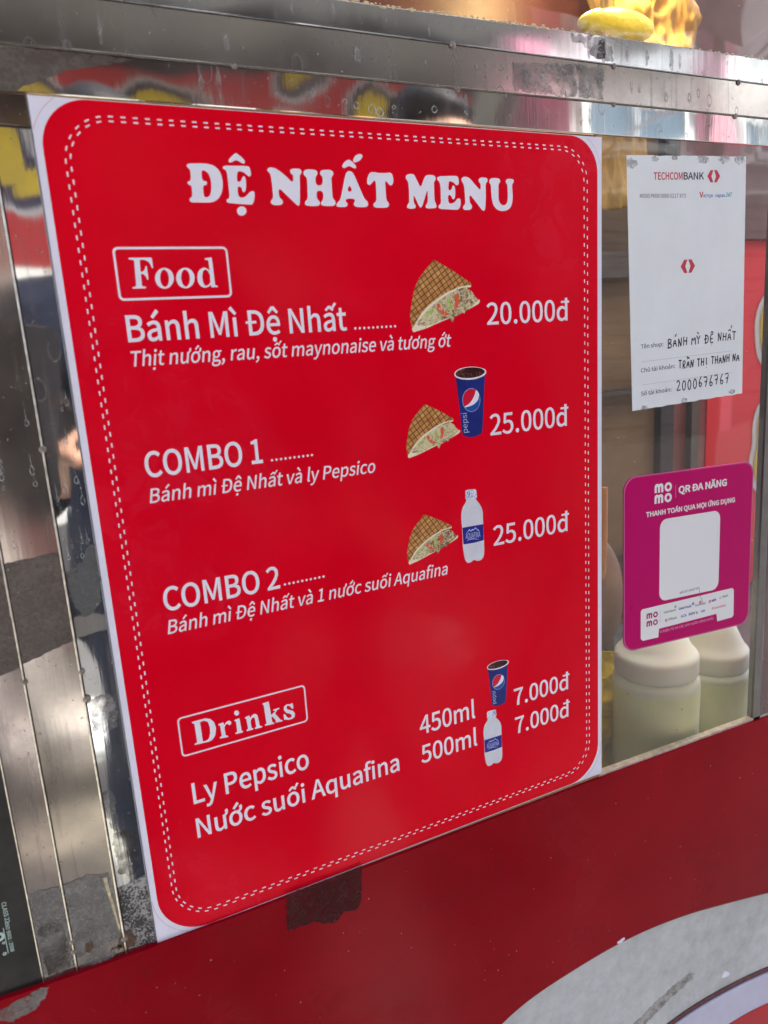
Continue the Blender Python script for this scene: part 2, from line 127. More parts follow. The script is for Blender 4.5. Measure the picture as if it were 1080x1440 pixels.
TITLE = '92,36 92.2,35.7 92.9,35.4 93.8,35.2 95.1,35 97.9,34.9 99.5,34.8 101,34.7 102.6,34.7 104.1,34.7 105.5,34.8 106.8,35 108,35.2 109.2,35.6 110.2,36 111.1,36.6 111.9,37.2 112.7,38 113.3,38.9 113.9,39.9 114.3,41 114.7,42.4 114.9,43.7 115,45.2 114.9,46.7 114.7,48.7 114.4,50.2 114,51.6 113.5,52.9 112.8,54.1 112.1,55.2 111.4,56.1 110.5,57 109.6,57.6 108.6,58.2 107.7,58.7 106.7,59 105.6,59.2 104.5,59.4 103.2,59.4 101.7,59.5 99.8,59.5 98.2,59.5 96.8,59.5 95.3,59.5 93.9,59.6 92.8,59.5 92,59.3 91.5,59.1 91.2,58.7 91.1,58.4 91.1,58 91.2,57.6 91.3,57.3 91.6,56.9 91.9,56.6 92.2,56.4 92.7,56.1 93,55.6 93.2,54.7 93.4,53.4 93.4,51.2 93.4,50 93.2,49.2 92.9,48.7 92.4,48.7 92.1,48.6 91.7,48.4 91.4,48.2 91.2,48 91,47.7 90.9,47.4 91,47.2 91,46.8 91.3,46.6 91.6,46.4 92,46.2 92.6,46.1 93,45.6 93.4,44.7 93.6,43.5 93.7,41.2 93.7,40 93.6,39.1 93.3,38.5 93,38.4 92.6,38.1 92.3,37.8 92.1,37.5 91.8,37.1 91.7,36.7 91.8,36.4;102.1,39 102.7,39.1 103.4,39.2 104,39.5 104.6,40 105.3,40.5 105.8,41.2 106.2,42 106.5,43 106.8,44 106.9,45.2 107,46.4 107,47.7 106.8,49.2 106.7,50.5 106.4,51.6 106.1,52.7 105.8,53.6 105.4,54.4 105,55 104.5,55.4 104.1,55.7 103.6,55.9 103.2,56 102.8,56.1 102.3,56.1 102,56 101.7,55.9 101.4,55.7 101.2,55.5 101.1,54.9 101,54 101,52.7 101,50.9 101.2,49.7 101.5,48.9 102,48.5 102.5,48.5 103,48.4 103.4,48.3 103.7,48.1 103.9,47.8 104,47.5 104.1,47.2 104.2,47 104.1,46.6 104.1,46.4 104,46.2 103.8,46 103.7,46 103.4,45.9 103,45.8 102.5,45.8 101.9,45.8 101.5,45.4 101.2,44.6 101,43.4 101.1,41.4 101.2,40.2 101.6,39.4|116.6,36.1 117,35.8 117.7,35.7 118.7,35.5 120,35.4 122.7,35.4 124.3,35.3 125.9,35.3 127.5,35.2 132,35.2 133.3,35.3 134.2,35.5 134.8,35.9 135,36.4 135.2,37 135.4,37.8 135.5,38.6 135.6,39.5 135.6,40.3 135.4,40.9 135.2,41.4 134.8,41.6 134.5,41.8 134.1,41.8 133.7,41.7 133.2,41.4 132.8,41.1 132.3,40.7 131.8,40.3 131.3,39.9 130.7,39.5 130.1,39.2 129.4,39 128.7,38.8 128,38.8 127.4,38.8 126.9,38.8 126.5,39 126.1,39.4 125.8,40.2 125.5,41.4 125.3,42.8 125.2,44 125.3,44.8 125.6,45.3 125.9,45.5 126.3,45.6 126.7,45.6 127.1,45.5 127.5,45.2 127.9,44.9 128.2,44.5 128.5,44 128.8,43.3 129.1,42.8 129.4,42.4 129.6,42.1 130,41.9 130.2,41.8 130.5,41.9 130.8,42.1 131.1,42.5 131.3,43 131.4,43.6 131.5,44.5 131.5,45.4 131.4,46.4 131.3,47.5 131.2,48.5 130.9,49.6 130.7,50.5 130.4,51.2 130.1,51.6 129.8,52 129.5,52.1 129.2,52.2 128.9,52.1 128.6,51.9 128.4,51.6 128.2,51.3 128.1,50.8 128.1,50.3 128,49.8 127.8,49.4 127.5,49.1 127.1,48.9 126.8,48.7 126.4,48.6 126,48.6 125.6,48.6 125.3,49 125.1,49.8 124.9,50.9 124.9,52.4 125,53.6 125.2,54.5 125.6,55.2 126.1,55.5 126.7,55.8 127.4,55.8 128.2,55.7 129.2,55.4 130,55 130.9,54.4 131.7,53.8 132.6,52.9 133.3,52.3 134,51.8 134.6,51.5 135.2,51.4 135.7,51.4 136.1,51.4 136.4,51.5 136.7,51.8 136.8,52.2 136.9,52.9 136.8,53.8 136.7,54.8 136.4,55.9 136.1,56.9 135.8,57.8 135.3,58.8 134.9,59.4 134.5,59.9 134,60.2 133.6,60.2 132.8,60.2 131.8,60.2 130.5,60.2 128.3,60 126.7,60 125.1,59.9 123.5,59.8 119.6,59.6 118.3,59.5 117.4,59.3 116.8,59 116.5,58.8 116.4,58.4 116.3,58.1 116.4,57.8 116.6,57.4 116.9,57.1 117.2,56.9 117.6,56.7 118,56.5 118.4,56 118.6,55.1 118.8,53.9 118.8,48.1 118.9,46.5 118.8,44.9 118.8,43.3 118.7,40.8 118.5,39.6 118.2,38.7 117.8,38.1 117.4,38 116.9,37.8 116.6,37.5 116.4,37.2 116.2,36.9 116.2,36.6 116.3,36.3|121.2,31.3 121.7,30.8 122.2,30.2 122.9,29.5 123.7,28.8 124.6,28.2 125.4,27.6 126,27.4 126.5,27.2 126.8,27.4 127.3,27.6 127.9,28 128.6,28.6 129.6,29.2 130.3,29.9 130.9,30.5 131.4,31 131.7,31.4 131.9,31.9 132,32.3 132,32.7 131.9,33.1 131.7,33.4 131.4,33.6 131,33.6 130.6,33.6 130,33.4 129.4,33.2 128.7,32.8 127.9,32.3 127.2,32 126.6,31.8 126,31.8 125.6,31.8 125.1,32 124.5,32.2 124,32.5 123.3,32.9 122.8,33.1 122.2,33.3 121.8,33.4 121.3,33.3 121,33.2 120.8,33.1 120.7,32.9 120.6,32.6 120.7,32.3 120.9,31.8|129.6,65 129.6,65.2 129.4,65.5 129.3,65.8 129.1,66.1 128.8,66.3 128.6,66.6 128.3,66.8 128,67 127.8,67.1 127.4,67.3 127.1,67.4 126.8,67.5 126.5,67.6 126.2,67.6 125.8,67.6 125.5,67.6 125.2,67.5 124.9,67.4 124.6,67.3 124.3,67.2 124.1,67 123.8,66.8 123.6,66.6 123.5,66.4 123.3,66.2 123.2,65.9 123.1,65.6 123,65.4 123,65 123,64.8 123,64.4 123,64.2 123.2,63.8 123.3,63.6 123.4,63.3 123.6,63 123.9,62.8 124.1,62.5 124.4,62.3 124.6,62.1 124.9,62 125.2,61.8 125.5,61.7 125.8,61.6 126.2,61.5 126.5,61.5 126.9,61.5 127.2,61.5 127.5,61.5 127.8,61.6 128.1,61.7 128.4,61.9 128.6,62 128.8,62.2 129,62.4 129.2,62.7 129.4,62.9 129.5,63.2 129.6,63.5 129.7,63.8 129.7,64 129.7,64.4 129.7,64.6|148.1,36.3 148.6,35.9 149.1,35.7 149.9,35.5 150.8,35.4 151.8,35.5 153,35.7 154.2,36.1 155.4,36.8 157.1,37.8 158.4,38.7 159.6,39.7 160.9,40.7 164.1,43.8 165.1,44.2 165.8,44.1 166.2,43.3 166.4,42 166.4,40.9 166.3,40.1 166,39.5 165.4,39.3 165,39 164.8,38.6 164.6,38.2 164.4,37.6 164.5,37.2 164.6,36.8 164.9,36.4 165.3,36.1 166,35.8 166.9,35.6 168.1,35.5 169.6,35.4 170.8,35.5 171.7,35.6 172.3,35.9 172.7,36.3 172.9,36.7 173,37.1 173,37.5 173,38 172.8,38.4 172.6,38.7 172.3,39 171.9,39.3 171.6,39.9 171.4,40.8 171.2,42.1 170.8,48.4 170.6,50 170.5,51.6 170.4,53.2 170,56.7 169.8,58 169.6,59 169.4,59.6 169.2,60 168.9,60.2 168.6,60.3 168.2,60.3 167.9,60.1 167.3,59.7 166.5,59.1 165.6,58.3 164.2,57 163.1,56 161.9,54.9 160.7,53.8 156.6,50 155.7,49.6 155,49.9 154.7,50.8 154.6,52.6 154.7,53.9 155,54.9 155.4,55.5 155.9,55.9 156.4,56.3 156.7,56.7 157,57.2 157,57.8 157,58.3 156.9,58.7 156.6,59.2 156.2,59.5 155.6,59.8 154.8,60.1 153.8,60.2 152.7,60.3 151.6,60.3 150.7,60.2 149.9,60.1 149.3,59.9 148.8,59.6 148.4,59.3 148.2,58.8 148.1,58.4 148.2,57.8 148.4,57.4 148.8,56.8 149.4,56.4 149.8,55.6 150.1,54.5 150.2,53.2 150.2,48.2 150.2,46.6 150.1,45 150,43.4 149.9,41.8 149.7,40.6 149.4,39.6 149.1,39.1 148.7,38.9 148.4,38.6 148.1,38.3 147.9,37.9 147.7,37.5 147.7,37 147.9,36.6|175.1,37 175.5,36.4 176.3,36.1 177.3,35.8 178.6,35.6 180.7,35.6 182,35.6 183.2,35.8 184,36.1 184.6,36.4 185,36.9 185.2,37.3 185.2,37.9 185.1,38.4 184.8,38.9 184.6,39.4 184.2,39.7 183.9,40 183.6,40.6 183.4,41.4 183.3,42.6 183.2,44 183.6,45.1 184.2,45.8 185.2,46.2 186.5,46.1 187.5,45.8 188.3,45 188.7,43.9 188.9,42.4 188.9,41.2 188.7,40.3 188.4,39.8 187.9,39.4 187.6,39.1 187.3,38.7 187.2,38.3 187.2,37.9 187.3,37.4 187.5,37 187.8,36.6 188.2,36.2 188.9,35.9 189.9,35.6 191.2,35.5 193.5,35.4 194.8,35.4 195.9,35.6 196.6,35.9 197.1,36.3 197.4,36.7 197.6,37.2 197.6,37.6 197.6,38.2 197.4,38.6 197.1,39 196.8,39.4 196.3,39.8 196,40.4 195.8,41.4 195.7,42.7 195.6,52.2 195.7,53.5 195.9,54.5 196.3,55.2 196.7,55.7 197.1,56.1 197.4,56.6 197.6,57 197.7,57.5 197.7,58 197.5,58.4 197.2,58.9 196.8,59.4 196,59.8 195,60 193.7,60.1 191,60.2 189.6,60.1 188.5,60 187.6,59.9 186.8,59.6 186.4,59.3 186.1,59 186.1,58.6 186.2,58 186.5,57.6 186.8,57.1 187.2,56.6 187.7,56.1 188,55.4 188.3,54.4 188.4,53.3 188.5,51.8 188.2,50.8 187.5,50.1 186.6,49.8 185.2,49.8 184.3,50.2 183.6,50.9 183.3,52 183.2,53.4 183.4,54.5 183.6,55.4 184,56 184.5,56.4 184.9,56.8 185.2,57.2 185.4,57.6 185.5,58.1 185.4,58.5 185.2,59 184.9,59.4 184.4,59.7 183.7,60 182.6,60.2 181.3,60.3 178.8,60.4 177.4,60.3 176.3,60.2 175.4,60.1 174.6,59.9 174.1,59.6 173.8,59.3 173.7,58.8 173.7,58.4 173.9,57.8 174.2,57.4 174.7,56.8 175.3,56.4 175.8,55.6 176.1,54.5 176.3,53.2 176.8,43.6 176.7,42.3 176.4,41.3 176,40.6 175.4,40.2 174.9,39.8 174.6,39.3 174.5,38.9 174.4,38.4 174.5,37.9 174.7,37.4|198.8,58.2 199.2,57.7 199.6,57.3 200,56.9 200.5,56.6 200.9,56.3 201.4,55.7 201.9,54.8 202.3,53.6 203.2,51.1 203.6,49.6 204.1,48 204.6,46.5 205.4,43.7 205.8,42.3 206.2,41 206.6,39.9 207,38.9 207.4,38 207.8,37.3 208.3,36.6 208.8,36.2 209.4,35.8 210,35.6 210.7,35.6 211.4,35.7 212.1,36 212.7,36.3 213.2,36.8 213.6,37.4 214.1,38.2 214.7,39.2 215.2,40.5 217.8,46.5 218.5,48 219.1,49.4 219.7,50.9 220.4,52.5 221,53.7 221.6,54.6 222.2,55.3 222.9,55.7 223.4,56.1 223.7,56.6 224,57.2 224.1,57.7 224.1,58.3 224,58.8 223.7,59.3 223.2,59.7 222.5,60.1 221.5,60.3 220.2,60.4 217.3,60.5 215.9,60.4 214.8,60.3 213.8,60.1 213.2,59.8 212.6,59.5 212.4,59.1 212.2,58.7 212.4,58.2 212.5,57.8 212.7,57.3 213,56.9 213.2,56.6 213.4,56.2 213.4,55.8 213.3,55.5 213.1,55.1 212.5,54.9 211.6,54.7 210.4,54.6 208.9,54.7 207.7,54.8 206.8,55 206.2,55.4 206,55.8 205.9,56.3 206,56.7 206.3,57.1 206.7,57.4 207,57.8 207.2,58.2 207.2,58.7 207.2,59.1 206.9,59.5 206.6,59.8 206.2,60.1 205.7,60.3 205,60.5 204,60.6 202.9,60.6 201.6,60.7 200.5,60.6 199.7,60.6 199.1,60.4 198.7,60.3 198.5,60.1 198.3,59.8 198.2,59.6 198.2,59.3 198.3,59 198.5,58.6;208.4,47.9 209,46.6 209.6,46 210.1,46 210.7,46.6 211.2,47.8 211.3,48.8 211,49.4 210.3,49.7 209.2,49.8 208.5,49.5 208.2,48.8|205.7,31.2 206.1,30.7 206.7,30.1 207.4,29.5 208.2,28.9 209,28.4 209.9,28 210.7,27.9 211.4,28 212.2,28.4 212.9,28.8 213.6,29.4 214.4,30.1 215.2,30.8 215.8,31.5 216.1,32.1 216.3,32.6 216.2,32.9 216,33.2 215.8,33.5 215.5,33.6 215,33.7 214.5,33.6 213.8,33.4 213,33 212,32.6 211.1,32.3 210.2,32.3 209.4,32.5 208.5,33 207.8,33.3 207.1,33.6 206.6,33.7 206,33.7 205.7,33.6 205.4,33.4 205.2,33.1 205.1,32.7 205.2,32.3 205.4,31.8|214.6,27.2 215.1,26.4 215.6,25.6 216.2,25 216.9,24.5 217.6,24.2 218.4,23.9 219.1,23.7 219.8,23.6 220.4,23.7 221,23.8 221.4,24 221.7,24.3 221.9,24.7 221.9,25.2 221.7,25.7 221.3,26.3 220.7,27 220,27.6 219.3,28.1 218.5,28.6 217.6,28.9 216.8,29.2 216.1,29.4 215.6,29.5 215,29.4 214.7,29.4 214.4,29.2 214.2,29.1 214.1,28.8 214.2,28.5 214.3,27.9|228.2,35.8 228.9,35.7 229.7,35.7 230.8,35.7 232,35.8 233.3,36 234.7,36.1 236.1,36.1 237.5,36 238.8,36 240.2,35.9 241.4,35.8 242.6,35.7 243.7,35.6 244.6,35.8 245.3,36.2 245.8,36.9 246.1,37.9 246.3,38.8 246.4,39.7 246.4,40.6 246.3,41.5 246.2,42.3 245.9,42.9 245.6,43.5 245.3,43.9 244.9,44.2 244.4,44.4 244,44.5 243.5,44.5 243,44.3 242.5,43.9 242,43.4 241.5,42.8 241,42.3 240.6,41.9 240.2,41.6 239.9,41.5 239.6,41.8 239.5,42.4 239.4,43.5 239.4,44.9 239.4,46.4 239.4,47.9 239.4,49.5 239.5,52.8 239.6,54.1 239.9,55.1 240.2,55.8 240.8,56.3 241.1,56.7 241.4,57.2 241.5,57.6 241.6,58.2 241.5,58.6 241.3,59.1 240.9,59.5 240.5,59.9 239.7,60.2 238.7,60.4 237.4,60.6 232.5,60.6 231.2,60.6 230.1,60.5 229.4,60.2 228.9,60 228.6,59.6 228.4,59.2 228.4,58.8 228.5,58.2 228.8,57.8 229.1,57.3 229.6,56.9 230.3,56.6 230.8,55.9 231.1,54.9 231.3,53.6 231.4,49.7 231.5,48.1 231.5,46.6 231.5,45.1 231.5,43.7 231.4,42.6 231.2,41.9 230.8,41.6 230.4,41.7 229.9,41.9 229.3,42.3 228.8,42.8 228.1,43.5 227.5,44 227,44.4 226.4,44.6 226,44.7 225.5,44.7 225.1,44.5 224.8,44.3 224.6,44 224.4,43.5 224.4,42.8 224.5,42 224.6,40.9 224.9,40 225.3,39 225.8,38.1 226.3,37.2 226.9,36.5 227.6,36.1|257.8,37.1 258.3,36.7 259,36.3 259.9,36.1 261,35.9 262.2,35.9 263.2,35.9 264,36.1 264.6,36.4 264.9,36.9 265.3,37.5 265.9,38.5 266.5,39.6 268.6,43.6 269.3,44.3 270,44.3 270.8,43.6 272.5,40 273.2,38.8 273.8,37.8 274.4,37.1 274.8,36.7 275.6,36.3 276.7,36.1 278,36 279.8,36 281.1,36.1 282.1,36.3 282.7,36.7 283.1,37.1 283.3,37.6 283.4,38.1 283.4,38.6 283.2,39.1 283,39.6 282.8,40 282.5,40.3 282.2,40.5 281.9,41.1 281.8,42 281.7,43.3 281.5,52 281.6,53.3 281.7,54.4 281.9,55.2 282.1,55.7 282.4,56.2 282.6,56.7 282.9,57.2 283.1,57.8 283.2,58.2 283.2,58.7 283,59.1 282.8,59.5 282.1,59.8 281.2,60.1 279.9,60.2 276.6,60.4 275.3,60.4 274.4,60.2 273.8,60 273.5,59.6 273.4,59.2 273.4,58.8 273.6,58.4 273.9,57.8 274.2,57.4 274.5,57 274.8,56.6 275.1,56.2 275.3,55.6 275.5,54.6 275.6,53.3 275.7,48.5 275.6,47.7 275.3,47.6 274.9,48.3 271.3,56.6 270.8,57.8 270.3,58.7 269.8,59.3 269.4,59.6 269,59.8 268.6,59.8 268.3,59.6 267.9,59.3 267.5,58.7 267,57.8 266.4,56.6 264.2,52.2 263.6,51.5 263.3,51.6 263.1,52.4 263,54.1 263.1,55.4 263.3,56.4 263.6,57.2 264,57.6 264.3,58.1 264.5,58.5 264.6,59 264.5,59.4 264.4,59.8 264.1,60.1 263.8,60.4 263.2,60.5 262.6,60.7 261.7,60.8 260.6,60.8 259.4,60.8 258.4,60.7 257.7,60.5 257.2,60.3 257,59.9 256.9,59.5 257,59.1 257.2,58.6 257.5,58.2 257.8,57.7 258.1,57.3 258.4,57 258.8,56.6 259,56 259.2,55.1 259.2,53.8 259.4,48.9 259.4,47.4 259.3,45.9 259.3,44.5 259.2,43.2 259,42.1 258.8,41.3 258.5,40.7 258,40.3 257.7,39.9 257.4,39.5 257.2,39 257.2,38.6 257.2,38.1 257.4,37.6|285.4,37.5 286,37.1 286.8,36.8 287.9,36.6 289.2,36.5 294.7,36.2 296.2,36.1 297.7,36 299.1,36 300.4,35.8 301.5,35.9 302.4,36 303.1,36.2 303.6,36.6 304,37.1 304.2,37.9 304.3,38.8 304.4,40 304.3,40.9 304.2,41.6 303.9,42.2 303.6,42.4 303.2,42.6 302.8,42.7 302.4,42.7 302,42.6 301.5,42.4 301.1,42.1 300.7,41.7 300.2,41.3 299.7,40.9 299,40.6 298.3,40.3 297.4,40.1 296.7,40 296.1,40 295.7,40.2 295.4,40.4 295.2,41 295,41.8 294.8,42.8 294.6,44.2 294.6,45.2 294.8,46 295.1,46.4 295.5,46.6 296,46.6 296.4,46.5 296.8,46.3 297.2,46 297.5,45.6 297.8,45.2 298.1,44.7 298.2,44.1 298.4,43.7 298.7,43.3 299,43.1 299.2,43 299.6,43 299.8,43.2 300.2,43.6 300.4,44 300.6,44.8 300.8,45.9 300.8,47.2 300.6,49.1 300.5,50.4 300.3,51.5 300,52.2 299.7,52.7 299.4,53 299,53.2 298.6,53.2 298.3,53 298,52.8 297.7,52.5 297.5,52.1 297.4,51.7 297.2,51.3 296.9,50.9 296.4,50.6 296,50.2 295.5,50.1 295.1,50 294.7,50.1 294.4,50.4 294.2,50.8 294,51.6 293.9,52.5 294,53.8 294.1,54.8 294.4,55.5 294.9,56 295.4,56.3 296.1,56.4 296.8,56.4 297.6,56.2 298.6,55.9 299.4,55.5 300.1,55 300.8,54.4 301.4,53.7 302,53.2 302.6,52.8 303.2,52.6 303.7,52.4 304.2,52.5 304.6,52.6 305,52.9 305.2,53.3 305.4,53.9 305.4,54.6 305.4,55.5 305.3,56.6 305.1,57.5 304.8,58.4 304.5,59.1 304,59.7 303.6,60.2 303.1,60.5 302.5,60.8 302,60.8 301.1,60.9 300,60.9 298.7,60.9 288.4,60.7 287.1,60.5 286.1,60.3 285.5,60 285.1,59.7 284.9,59.3 284.9,58.9 284.9,58.6 285.2,58.2 285.4,57.9 285.8,57.6 286.2,57.4 286.6,57.2 287,56.6 287.2,55.8 287.4,54.5 287.5,48.2 287.5,46.7 287.5,45.3 287.4,44 287.3,42.8 287.1,41.8 286.7,41 286.3,40.5 285.8,40.1 285.4,39.8 285.1,39.4 284.8,39 284.8,38.6 284.8,38.2 285,37.8|307.5,37.3 308.1,36.9 308.8,36.5 309.7,36.3 310.7,36.2 312,36.3 313.2,36.6 314.4,37.1 315.5,38 317.3,39.6 318.4,40.7 319.6,41.8 320.8,42.9 322.9,44.7 323.8,45.2 324.4,45.1 324.8,44.4 324.8,43 324.8,42 324.6,41.2 324.3,40.6 323.8,40.2 323.5,39.8 323.3,39.4 323.1,39 323.1,38.4 323.2,38 323.4,37.5 323.8,37.1 324.2,36.8 324.9,36.5 325.8,36.3 326.9,36.2 328.2,36.2 329.2,36.3 330.1,36.4 330.7,36.6 331.2,37 331.4,37.3 331.6,37.7 331.6,38.2 331.5,38.6 331.3,39.1 331,39.5 330.7,39.9 330.2,40.2 329.9,40.9 329.7,41.8 329.5,43.1 329.4,49.7 329.3,51.3 329.2,52.9 329,54.5 328.6,58.2 328.4,59.5 328.1,60.4 327.8,60.9 327.5,61.2 327.1,61.3 326.7,61.3 326.3,61.2 325.9,61 325.3,60.6 324.5,59.9 323.6,58.9 321.5,56.6 320.4,55.4 319.3,54.3 318.2,53.1 315.5,50.5 314.7,50 314.1,50.3 313.8,51.2 313.8,53.1 313.9,54.4 314.2,55.4 314.6,56.2 315.1,56.6 315.5,57.1 315.8,57.6 315.9,58.2 315.8,58.7 315.7,59.2 315.4,59.7 315.1,60 314.6,60.4 313.9,60.6 313.1,60.8 312,61 310.7,61 309.6,61 308.8,60.9 308.2,60.6 307.7,60.3 307.5,59.9 307.3,59.5 307.3,59 307.5,58.6 307.7,58.2 308.1,57.8 308.5,57.4 309,57 309.4,56.4 309.6,55.4 309.7,54.1 309.6,48.8 309.5,47.3 309.4,45.9 309.3,44.7 309.1,43.5 308.9,42.5 308.6,41.7 308.3,41 307.8,40.6 307.5,40.1 307.2,39.6 307,39.1 306.9,38.7 306.9,38.2 307.1,37.8|334,37.4 334.5,37 335.3,36.6 336.4,36.4 337.7,36.3 339.9,36.3 341.2,36.4 342.2,36.6 342.9,36.9 343.3,37.2 343.6,37.6 343.7,38 343.8,38.4 343.6,38.9 343.5,39.3 343.2,39.6 342.9,40 342.5,40.3 342.2,41 342,41.9 341.9,43.2 341.7,50.7 341.8,52.1 342.1,53.3 342.4,54.3 343,55 343.5,55.7 344.2,56.2 344.9,56.5 345.7,56.7 346.5,56.8 347.2,56.7 347.8,56.5 348.5,56.2 349,55.8 349.5,55.3 349.9,54.6 350.3,54 350.5,53 350.7,51.9 350.8,50.5 350.9,43.4 350.8,42.1 350.6,41.1 350.2,40.4 349.8,40 349.5,39.6 349.3,39.1 349.2,38.6 349.4,38.2 349.5,37.7 349.8,37.3 350.2,37 350.7,36.7 351.3,36.5 352.2,36.4 353.2,36.3 354.4,36.4 355.4,36.5 356.1,36.6 356.6,36.8 356.9,37.2 357.1,37.5 357.1,37.9 357.1,38.3 357,38.7 356.8,39.1 356.6,39.5 356.2,39.8 355.9,40 355.6,40.6 355.4,41.5 355.4,42.8 355.7,49.1 355.6,50.7 355.5,52.2 355.2,53.7 354.9,55.1 354.4,56.4 353.8,57.5 353,58.4 352.2,59.2 351.2,59.8 350,60.3 348.7,60.8 347.3,61 345.8,61.2 344.4,61.2 342.9,61 341.4,60.6 340.1,60.1 338.9,59.4 337.9,58.4 337,57.4 336.3,56.1 335.8,54.8 335.4,53.3 335,50.7 334.9,49.1 334.8,47.5 334.7,45.9 334.7,43.8 334.6,42.5 334.4,41.6 334.1,40.9 333.7,40.6 333.4,40.2 333.2,39.8 333.1,39.4 333.2,38.8 333.3,38.4 333.6,37.9'
